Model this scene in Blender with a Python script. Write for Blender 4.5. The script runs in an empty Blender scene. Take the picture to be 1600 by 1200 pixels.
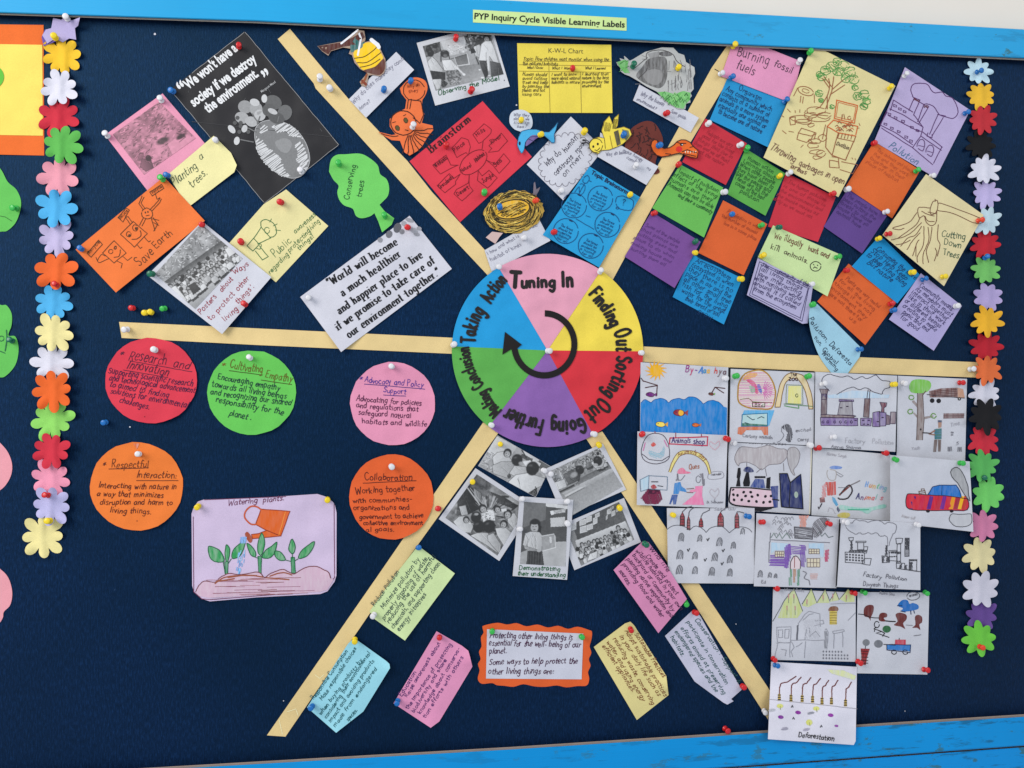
import bpy, math, random
import numpy as np
from mathutils import Vector
from mathutils.geometry import delaunay_2d_cdt

# ---------------------------------------------------------------- camera, light
scene = bpy.context.scene
COL = scene.collection
TAN, YAW, DIST = 0.62, math.radians(7.0), 1.28     # half field of view, yaw to the right, metres from the board
CX = -DIST * math.tan(YAW)
SY, CY = math.sin(YAW), math.cos(YAW)

cam_data = bpy.data.cameras.new('camera')
cam = bpy.data.objects.new('camera', cam_data)
COL.objects.link(cam)
cam_data.sensor_width = 36.0
cam_data.lens = 36.0 / (2 * TAN)
cam_data.clip_start = 0.05
cam_data.clip_end = 50
cam.location = (CX, -DIST, 0)
cam.rotation_euler = (math.pi / 2, 0, -YAW)
scene.camera = cam

world = bpy.data.worlds.new('World')
scene.world = world
world.use_nodes = True
world.node_tree.nodes['Background'].inputs[0].default_value = (0.80, 0.88, 1.0, 1)
world.node_tree.nodes['Background'].inputs[1].default_value = 0.60

def area(name, loc, target, sx, sy, watts, col):
    l = bpy.data.lights.new(name, 'AREA')
    l.shape = 'RECTANGLE'; l.size = sx; l.size_y = sy; l.energy = watts; l.color = col
    o = bpy.data.objects.new(name, l); COL.objects.link(o)
    o.location = loc
    d = Vector(target) - Vector(loc)
    o.rotation_euler = d.to_track_quat('-Z', 'Y').to_euler()
    return o
area('window_light', (-2.3, -2.0, 1.2), (0.0, 0, 0.0), 1.6, 1.8, 72, (1.0, 0.97, 0.93))
area('room_light', (1.6, -2.6, 1.6), (0.2, 0, 0), 2.2, 1.2, 24, (0.93, 0.96, 1.0))
scene.view_settings.view_transform = 'Standard'
scene.view_settings.look = 'None'
scene.view_settings.exposure = 0.0
scene.view_settings.gamma = 1.0

# ---------------------------------------------------------------- board plane <-> photograph pixels
def world_of(px, py, h):
    """points of the board plane (y = 0), h metres proud of it, laid out as measured off the photograph"""
    px = np.asarray(px, float); py = np.asarray(py, float); h = np.asarray(h, float)
    u = (px - 800) / 800 * TAN; v = (600 - py) / 800 * TAN
    t = (DIST - h) / (CY - u * SY)
    return np.stack([CX + (SY + u * CY) * t, -h + 0 * px, v * t], -1)

# ---------------------------------------------------------------- materials
def lin(c):
    out = []
    for v in c[:3]:
        v = v / 255.0
        out.append(v / 12.92 if v <= 0.04045 else ((v + 0.055) / 1.055) ** 2.4)
    return out
MATS = {}
def new_mat(name):
    m = bpy.data.materials.new(name); m.use_nodes = True
    nt = m.node_tree; b = nt.nodes['Principled BSDF']
    return m, nt, b
def tex_coord(nt, scale, which='Object'):
    tc = nt.nodes.new('ShaderNodeTexCoord'); mp = nt.nodes.new('ShaderNodeMapping')
    mp.inputs['Scale'].default_value = scale
    nt.links.new(tc.outputs[which], mp.inputs[0]); return mp
def noise(nt, mp, scale, detail=3, rough=.55):
    n = nt.nodes.new('ShaderNodeTexNoise'); n.inputs['Scale'].default_value = scale
    n.inputs['Detail'].default_value = detail; n.inputs['Roughness'].default_value = rough
    nt.links.new(mp.outputs[0], n.inputs['Vector']); return n
def ramp(nt, src, stops):
    r = nt.nodes.new('ShaderNodeValToRGB'); nt.links.new(src, r.inputs[0])
    e = r.color_ramp.elements
    while len(e) < len(stops): e.new(0.5)
    for el, (p, c) in zip(e, stops): el.position = p; el.color = (*c[:3], 1)
    return r
def mix(nt, fac, a, b, mode='MIX'):
    m = nt.nodes.new('ShaderNodeMix'); m.data_type = 'RGBA'; m.blend_type = mode
    for s, v in ((0, fac), (6, a), (7, b)):
        if hasattr(v, 'is_linked') or hasattr(v, 'node'): nt.links.new(v, m.inputs[s])
        elif isinstance(v, (int, float)): m.inputs[s].default_value = v
        else: m.inputs[s].default_value = (*v[:3], 1)
    return m.outputs[2]
def bump(nt, b, height, strength, dist):
    bp = nt.nodes.new('ShaderNodeBump'); bp.inputs['Strength'].default_value = strength
    bp.inputs['Distance'].default_value = dist
    nt.links.new(height, bp.inputs['Height']); nt.links.new(bp.outputs[0], b.inputs['Normal']); return bp

def paper(c, crumple=1.0):
    g = .3 * c[0] + .55 * c[1] + .15 * c[2]; c = tuple(v + (g - v) * .06 for v in c)   # slightly faded stock
    key = ('paper', tuple(c), crumple)
    if key in MATS: return MATS[key]
    m, nt, b = new_mat('paper')
    base = lin(c)
    mp = tex_coord(nt, (1, 1, 1), 'Generated' if 0 else 'Object')
    n1 = noise(nt, mp, 22, 4); n2 = noise(nt, mp, 700, 2)
    c1 = mix(nt, n1.outputs[0], [x * 0.86 for x in base], [min(1, x * 1.10) for x in base])
    r2 = ramp(nt, n2.outputs[0], [(0.3, (0.93,) * 3), (0.7, (1.04,) * 3)])
    col = mix(nt, 1.0, c1, r2.outputs[0], 'MULTIPLY')
    nt.links.new(col, b.inputs['Base Color'])
    b.inputs['Roughness'].default_value = 0.72
    b.inputs['Specular IOR Level'].default_value = 0.16
    n3 = noise(nt, mp, 11, 2, .45)
    add = nt.nodes.new('ShaderNodeMath'); add.operation = 'MULTIPLY_ADD'
    nt.links.new(n2.outputs[0], add.inputs[0]); add.inputs[1].default_value = 0.006
    nt.links.new(n3.outputs[0], add.inputs[2])
    bump(nt, b, add.outputs[0], 0.6 * crumple, 0.016)
    MATS[key] = m; return m

def ink(c, rough=0.6):
    key = ('ink', tuple(c), rough)
    if key in MATS: return MATS[key]
    m, nt, b = new_mat('ink')
    base = lin(c)
    mp = tex_coord(nt, (1, 1, 1)); n = noise(nt, mp, 420, 3)
    col = mix(nt, n.outputs[0], [x * .8 for x in base], [min(1, x * 1.22 + .004) for x in base])
    nt.links.new(col, b.inputs['Base Color'])
    b.inputs['Roughness'].default_value = rough; b.inputs['Specular IOR Level'].default_value = 0.25
    MATS[key] = m; return m

def crayon(c, lighter=0.35):
    """wax or felt pen colouring: streaky strokes of the pen with paler gaps"""
    key = ('crayon', tuple(c), lighter)
    if key in MATS: return MATS[key]
    m, nt, b = new_mat('crayon')
    base = lin(c); pale = [x + (0.72 - x) * lighter for x in base]
    mp = tex_coord(nt, (260, 260, 60)); mp.inputs['Rotation'].default_value = (0, 0.6, 0)
    n = noise(nt, mp, 1.0, 3)
    r = ramp(nt, n.outputs[0], [(0.38, base), (0.68, pale)])
    nt.links.new(r.outputs[0], b.inputs['Base Color'])
    b.inputs['Roughness'].default_value = 0.65; b.inputs['Specular IOR Level'].default_value = 0.2
    MATS[key] = m; return m

def print_mat(tint):
    key = ('print', tuple(tint))
    if key in MATS: return MATS[key]
    m, nt, b = new_mat('photo_print')
    a = nt.nodes.new('ShaderNodeAttribute'); a.attribute_name = 'tone'
    col = mix(nt, 1.0, a.outputs['Color'], tint, 'MULTIPLY')
    nt.links.new(col, b.inputs['Base Color'])
    b.inputs['Roughness'].default_value = 0.42
    MATS[key] = m; return m

def plastic(c):
    key = ('plastic', tuple(c))
    if key in MATS: return MATS[key]
    m, nt, b = new_mat('pin_plastic')
    b.inputs['Base Color'].default_value = (*lin(c), 1)
    b.inputs['Roughness'].default_value = 0.3
    b.inputs['Subsurface Weight'].default_value = 0.12
    b.inputs['Subsurface Radius'].default_value = (.004, .004, .004)
    b.inputs['Subsurface Scale'].default_value = 0.3
    MATS[key] = m; return m

def felt_mat():
    m, nt, b = new_mat('navy_felt')
    mp = tex_coord(nt, (1, 1, 0.2)); n = noise(nt, mp, 520, 4, .7)
    mq = tex_coord(nt, (1, 1, 1)); n2 = noise(nt, mq, 2.2, 3); n4 = noise(nt, mq, 140, 2)
    r = ramp(nt, n.outputs[0], [(0.26, lin((4, 12, 32))), (0.5, lin((8, 24, 54))), (0.74, lin((20, 47, 88)))])
    c = mix(nt, ramp(nt, n2.outputs[0], [(0.38, (0, 0, 0)), (0.62, (0.6,) * 3)]).outputs[0], r.outputs[0], lin((4, 16, 36)))
    lint = ramp(nt, n4.outputs[0], [(0.74, (0, 0, 0)), (0.80, (0.25,) * 3)])
    c = mix(nt, lint.outputs[0], c, lin((70, 95, 130)))
    nt.links.new(c, b.inputs['Base Color'])
    b.inputs['Roughness'].default_value = 0.52
    b.inputs['Specular IOR Level'].default_value = 0.42
    b.inputs['Specular Tint'].default_value = (0.12, 0.42, 0.75, 1)
    bump(nt, b, n.outputs[0], 0.6, 0.0012)
    return m

def paint_mat(c, chips, name='blue_paint'):
    m, nt, b = new_mat(name)
    base = lin(c)
    mq = tex_coord(nt, (1, 1, 1)); big = noise(nt, mq, 5, 4)
    col = mix(nt, big.outputs[0], [x * .86 for x in base], [min(1, x * 1.12) for x in base])
    ms = tex_coord(nt, (9, 9, 60)); sc = noise(nt, ms, 1, 6, .7)
    scr = ramp(nt, sc.outputs[0], [(0.585 - .03 * chips, (0, 0, 0)), (0.64 - .03 * chips, (0.9 * min(1, chips),) * 3)])
    mc = tex_coord(nt, (20, 20, 45)); ch = noise(nt, mc, 1, 8, .75)
    chp = ramp(nt, ch.outputs[0], [(0.64 - .04 * chips, (0, 0, 0)), (0.66 - .04 * chips, (0.85,) * 3)])
    side = nt.nodes.new('ShaderNodeSeparateXYZ'); tc = nt.nodes.new('ShaderNodeTexCoord')
    nt.links.new(tc.outputs['Generated'], side.inputs[0])
    wear = nt.nodes.new('ShaderNodeMapRange'); nt.links.new(side.outputs[0], wear.inputs[0])
    wear.inputs[1].default_value = 0.25; wear.inputs[2].default_value = 0.85
    w1 = nt.nodes.new('ShaderNodeMath'); w1.operation = 'MULTIPLY'
    nt.links.new(wear.outputs[0], w1.inputs[0]); nt.links.new(scr.outputs[0], w1.inputs[1])
    w2 = nt.nodes.new('ShaderNodeMath'); w2.operation = 'MULTIPLY'
    nt.links.new(wear.outputs[0], w2.inputs[0]); nt.links.new(chp.outputs[0], w2.inputs[1])
    col = mix(nt, w1.outputs[0], col, lin((18, 92, 130)))
    col = mix(nt, w2.outputs[0], col, lin((58, 98, 84)))
    mw = tex_coord(nt, (60, 60, 60)); wn = noise(nt, mw, 1, 3)
    white = ramp(nt, wn.outputs[0], [(0.765, (0, 0, 0)), (0.79, (0.5,) * 3)])
    col = mix(nt, white.outputs[0], col, lin((190, 215, 235)))
    nt.links.new(col, b.inputs['Base Color'])
    b.inputs['Roughness'].default_value = 0.45; b.inputs['Specular IOR Level'].default_value = 0.22
    mg = tex_coord(nt, (3, 3, 260)); gr = noise(nt, mg, 1, 3)
    bump(nt, b, gr.outputs[0], 0.35, 0.0015)
    return m

def plain_mat(name, c, var=.08, scale=20, rough=.8, bmp=.2, bdist=.002):
    m, nt, b = new_mat(name)
    base = lin(c); mp = tex_coord(nt, (1, 1, 1)); n = noise(nt, mp, scale, 5)
    col = mix(nt, n.outputs[0], [x * (1 - var) for x in base], [min(1, x * (1 + var)) for x in base])
    nt.links.new(col, b.inputs['Base Color']); b.inputs['Roughness'].default_value = rough
    bump(nt, b, n.outputs[0], bmp, bdist)
    return m

# ---------------------------------------------------------------- geometry helpers
def link_mesh(name, verts, faces, mat, parent=None, smooth=False, origin=None):
    me = bpy.data.meshes.new(name)
    verts = np.asarray(verts, float)
    if origin is not None: verts = verts - np.asarray(origin)
    me.from_pydata(verts.tolist(), [], faces); me.materials.append(mat)
    if smooth: me.polygons.foreach_set('use_smooth', [True] * len(me.polygons))
    me.update()
    o = bpy.data.objects.new(name, me); COL.objects.link(o)
    if parent is not None: o.parent = parent
    elif origin is not None: o.location = origin
    return o
def tag(o, label=None, cat=None, group=None, kind=None):
    if label: o['label'] = label
    if cat: o['category'] = cat
    if group: o['group'] = group
    if kind: o['kind'] = kind
    return o

def resample(poly, step, closed=True):
    out = []; n = len(poly)
    for i in range(n if closed else n - 1):
        a = poly[i]; b = poly[(i + 1) % n]
        d = math.hypot(b[0] - a[0], b[1] - a[1]); k = max(1, int(math.ceil(d / step)))
        for j in range(k): out.append((a[0] + (b[0] - a[0]) * j / k, a[1] + (b[1] - a[1]) * j / k))
    if not closed: out.append(tuple(poly[-1]))
    return out
def inside(poly, X, Y):
    X = np.asarray(X, float); Y = np.asarray(Y, float)
    r = np.zeros(X.shape, bool); n = len(poly)
    for i in range(n):
        x1, y1 = poly[i]; x2, y2 = poly[(i + 1) % n]
        if y1 == y2: continue
        c = (y1 > Y) != (y2 > Y)
        r ^= c & (X < (x2 - x1) * (Y - y1) / (y2 - y1) + x1)
    return r
def edge_dist(poly, X, Y):
    d = np.full(np.shape(X), 1e9); n = len(poly)
    for i in range(n):
        x1, y1 = poly[i]; x2, y2 = poly[(i + 1) % n]
        L = (x2 - x1) ** 2 + (y2 - y1) ** 2 + 1e-9
        t = np.clip(((X - x1) * (x2 - x1) + (Y - y1) * (y2 - y1)) / L, 0, 1)
        d = np.minimum(d, np.hypot(X - x1 - t * (x2 - x1), Y - y1 - t * (y2 - y1)))
    return d
def catmull(pts, k=6, closed=False):
    n = len(pts); out = []
    if n < 3: return list(pts)
    rng = range(n if closed else n - 1)
    for i in rng:
        if closed: p0, p1, p2, p3 = pts[i - 1], pts[i], pts[(i + 1) % n], pts[(i + 2) % n]
        else: p0, p1, p2, p3 = pts[max(i - 1, 0)], pts[i], pts[i + 1], pts[min(i + 2, n - 1)]
        for j in range(k):
            t = j / k; t2 = t * t; t3 = t2 * t
            out.append(tuple(0.5 * (2 * p1[c] + (p2[c] - p0[c]) * t + (2 * p0[c] - 5 * p1[c] + 4 * p2[c] - p3[c]) * t2
                             + (3 * p1[c] - p0[c] - 3 * p2[c] + p3[c]) * t3) for c in (0, 1)))
    if not closed: out.append(tuple(pts[-1]))
    return out
def ell(cx, cy, rx, ry, rot=0, n=28, a0=0, a1=360):
    r = math.radians(rot); out = []
    full = abs(a1 - a0) >= 360
    for i in range(n if full else n + 1):
        a = math.radians(a0 + (a1 - a0) * i / n)
        x, y = rx * math.cos(a), ry * math.sin(a)
        out.append((cx + x * math.cos(r) - y * math.sin(r), cy + x * math.sin(r) + y * math.cos(r)))
    return out
def tri_fill(poly, step):
    """triangulate a polygon with inner points so that it can follow a curved sheet"""
    out = resample(poly, step); n = len(out)
    xs = [p[0] for p in out]; ys = [p[1] for p in out]
    gx, gy = np.meshgrid(np.arange(min(xs) + step * .5, max(xs), step), np.arange(min(ys) + step * .5, max(ys), step))
    gx[1::2] += step * .5
    gx = gx.ravel(); gy = gy.ravel()
    ok = inside(poly, gx, gy)
    gx, gy = gx[ok], gy[ok]
    if len(gx):
        ok = edge_dist(poly, gx, gy) > step * .4; gx, gy = gx[ok], gy[ok]
    pts = [Vector(p) for p in out] + [Vector((float(a), float(b))) for a, b in zip(gx, gy)]
    v, e, f, *_ = delaunay_2d_cdt(pts, [], [list(range(n))], 1, 1e-4)
    return [(p[0], p[1]) for p in v], [tuple(q) for q in f]

SHEETS = []
BOARD_H = 0.0
class Sheet:
    """a piece of paper pinned to the board; stacking follows the order of definition"""
    def __init__(s, name, poly, color, label, cat, group=None, curls=(), amp=.0005, crumple=1.0, gap=.0010,
                 step=8, mesh=True, kind=None, mat=None, wave=None, thick=.00035, base=None):
        s.poly = poly; s.seed = random.Random(int(poly[0][0] * 7 + poly[0][1] * 13 + len(SHEETS)))
        s.curls = curls; s.amp = amp; s.h0 = 0; s.n = 0
        s.wv = []
        for _ in range(3):
            a = s.seed.uniform(0, math.pi); L = s.seed.uniform(55, 120)
            s.wv.append((math.cos(a) * 2 * math.pi / L, math.sin(a) * 2 * math.pi / L, s.seed.uniform(0, 6.28)))
        s.wave = wave
        pts = np.array(resample(poly, 6)); xs, ys = pts[:, 0], pts[:, 1]
        gx, gy = np.meshgrid(np.arange(xs.min(), xs.max(), 6), np.arange(ys.min(), ys.max(), 6))
        gx, gy = gx.ravel(), gy.ravel(); k = inside(poly, gx, gy)
        gx = np.concatenate([gx[k], xs]); gy = np.concatenate([gy[k], ys])
        need = 0.0
        rel = s.H(gx, gy)
        need = max(need, float((0.0004 - rel).max()))
        for o in SHEETS:
            k = inside(o.poly, gx, gy)
            if k.any(): need = max(need, float((o.H(gx[k], gy[k]) + gap - rel[k]).max()))
            op = o.outline; k = inside(poly, op[:, 0], op[:, 1])
            if k.any(): need = max(need, float((o.H(op[k, 0], op[k, 1]) + gap - s.H(op[k, 0], op[k, 1])).max()))
        s.h0 = need if base is None else base
        s.outline = np.array(resample(poly, 6))
        cx, cy = sum(p[0] for p in poly) / len(poly), sum(p[1] for p in poly) / len(poly)
        s.origin = world_of(cx, cy, s.h0)
        s.color = color; s.parts = {}
        s.mat = mat or (paper(color, crumple) if color else None)
        if mesh:
            s.obj = s.surface(name, poly, s.mat, None, 0, step, thick)
        else:
            s.obj = bpy.data.objects.new(name, None); COL.objects.link(s.obj); s.obj.location = s.origin
            s.obj.empty_display_size = .03
        tag(s.obj, label, cat, group, kind)
        SHEETS.append(s)
    def H(s, x, y):
        x = np.asarray(x, float); y = np.asarray(y, float)
        h = s.h0 + 0 * x
        for a, b, c in s.wv: h = h + s.amp / 3 * (1 + np.sin(a * x + b * y + c))
        for cx, cy, R, L in s.curls:
            d = np.clip(1 - np.hypot(x - cx, y - cy) / R, 0, 1); h = h + L * d * d
        if s.wave: h = h + s.wave(x, y)
        return h
    def W(s, pts, e=0.0):
        a = np.array(pts, float).reshape(-1, 2)
        return world_of(a[:, 0], a[:, 1], s.H(a[:, 0], a[:, 1]) + e)
    def surface(s, name, poly, mat, parent, e, step, thick):
        v, f = tri_fill(poly, step)
        w = s.W(v, e); n = len(v)
        cnt = {}
        for q in f:
            for i in range(len(q)):
                k = (q[i], q[(i + 1) % len(q)]); cnt[k] = 1
        rim = [k for k in cnt if (k[1], k[0]) not in cnt]
        back = {}; vs = w.tolist(); F = []
        # orient faces towards the room (-Y)
        for q in f:
            a, b, c = (w[q[0]], w[q[1]], w[q[2]])
            F.append(q if np.cross(b - a, c - a)[1] < 0 else q[::-1])
        if thick:
            for a, b in rim:
                i = len(vs)
                pa, pb = w[a], w[b]
                vs += [pa.tolist(), pb.tolist(), [pb[0], pb[1] + thick, pb[2]], [pa[0], pa[1] + thick, pa[2]]]
                F.append((i, i + 1, i + 2, i + 3))
        o = link_mesh(name, vs, F, mat, parent, True, s.origin)
        return o
    def sub(s, name, poly, color, label=None, e=.0004, mat=None, step=8, parent=None, thick=.0003):
        s.n += 4
        o = s.surface(name, poly, mat or paper(color), parent or s.obj, e + s.n * 1e-5, step, thick)
        if label: o['label'] = label
        return o
    def bucket(s, part, mat):
        return s.parts.setdefault((part, mat.name), (mat, [], []))
    # --- flat fills and strokes in ink -------------------------------------
    def fill(s, poly, color, part='colouring', style='crayon', light=.3, step=9):
        s.n += 1; e = .00025 + s.n * 1.2e-5
        mat = crayon(color, light) if style == 'crayon' else ink(color)
        _, V, F = s.bucket(part, mat)
        v, f = tri_fill(poly, step); b = len(V)
        V += [(p[0], p[1], e) for p in v]; F += [tuple(i + b for i in q) for q in f]
    def stroke(s, pts, w, color, part='drawing', e=None, wf=None, caps=True):
        if len(pts) < 2: return
        if e is None: s.n += .12; e = .00032 + s.n * 1.2e-5
        _, V, F = s.bucket(part, ink(color))
        p = [pts[0]]
        for q in pts[1:]:
            if math.hypot(q[0] - p[-1][0], q[1] - p[-1][1]) > .02: p.append(q)
        if len(p) < 2: return
        pr = [p[0]]
        for a, b2 in zip(p, p[1:]):
            d = math.hypot(b2[0] - a[0], b2[1] - a[1]); k = max(1, int(d / 7))
            for j in range(1, k + 1): pr.append((a[0] + (b2[0] - a[0]) * j / k, a[1] + (b2[1] - a[1]) * j / k))
        p = pr; n = len(p); T = []
        for i in range(n - 1):
            dx, dy = p[i + 1][0] - p[i][0], p[i + 1][1] - p[i][1]; L = math.hypot(dx, dy) or 1; T.append((dx / L, dy / L))
        L_ = []
        for i in range(n):
            if i == 0: t = T[0]; m = 1
            elif i == n - 1: t = T[-1]; m = 1
            else:
                tx, ty = T[i - 1][0] + T[i][0], T[i - 1][1] + T[i][1]; q = math.hypot(tx, ty)
                if q < .35: t = T[i]; m = 1
                else: t = (tx / q, ty / q); m = min(1.35, 2 / q)
            ww = w * (wf(t) if wf else 1) * m / 2
            L_.append((p[i], t, ww))
        if caps:
            a, t, ww = L_[0]; L_.insert(0, ((a[0] - t[0] * ww * .8, a[1] - t[1] * ww * .8), t, ww * .55))
            a, t, ww = L_[-1]; L_.append(((a[0] + t[0] * ww * .8, a[1] + t[1] * ww * .8), t, ww * .55))
        b = len(V)
        for a, t, ww in L_:
            V.append((a[0] - t[1] * ww, a[1] + t[0] * ww, e)); V.append((a[0] + t[1] * ww, a[1] - t[0] * ww, e))
        for i in range(len(L_) - 1): F.append((b + 2 * i, b + 2 * i + 1, b + 2 * i + 3, b + 2 * i + 2))
    def line(s, pts, color=(40, 35, 40), w=1.0, part='drawing', smooth=False, closed=False, wob=0.25):
        R = s.seed
        if closed: pts = list(pts) + [pts[0]]
        if smooth: pts = catmull(pts, 5)
        elif wob: pts = resample(pts, 9, False)
        if wob: pts = [(x + R.uniform(-wob, wob), y + R.uniform(-wob, wob)) for x, y in pts]
        s.stroke(pts, w, color, part)
    def hatch(s, poly, color, gap=2.2, ang=35, w=1.0, part='colouring', jit=.6):
        R = s.seed; a = math.radians(ang); ca, sa = math.cos(a), math.sin(a)
        q = [(x * ca + y * sa, -x * sa + y * ca) for x, y in poly]
        y0, y1 = min(p[1] for p in q), max(p[1] for p in q); y = y0 + gap * .5; s.n += .5; e = .0003 + s.n * 1.2e-5
        while y < y1:
            xs = []
            for i in range(len(q)):
                (ax, ay), (bx, by) = q[i], q[(i + 1) % len(q)]
                if (ay > y) != (by > y): xs.append(ax + (y - ay) * (bx - ax) / (by - ay))
            xs.sort()
            for i in range(0, len(xs) - 1, 2):
                if xs[i + 1] - xs[i] < 1: continue
                A = (xs[i] + R.uniform(0, jit), y + R.uniform(-jit, jit) * .5); B = (xs[i + 1] - R.uniform(0, jit), y + R.uniform(-jit, jit))
                s.stroke([(A[0] * ca - A[1] * sa, A[0] * sa + A[1] * ca), (B[0] * ca - B[1] * sa, B[0] * sa + B[1] * ca)],
                         w * R.uniform(.7, 1.2), color, part, e + R.uniform(0, 1e-5), caps=False)
            y += gap * R.uniform(.75, 1.25)
    def finish(s):
        for (part, _), (mat, V, F) in s.parts.items():
            a = np.array(V, float)
            w = world_of(a[:, 0], a[:, 1], s.H(a[:, 0], a[:, 1]) + a[:, 2])
            FF = []
            for q in F:
                n = np.cross(w[q[1]] - w[q[0]], w[q[2]] - w[q[0]])
                FF.append(q if n[1] < 0 else tuple(q[::-1]))
            link_mesh(part, w, FF, mat, s.obj, False, s.origin)
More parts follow.
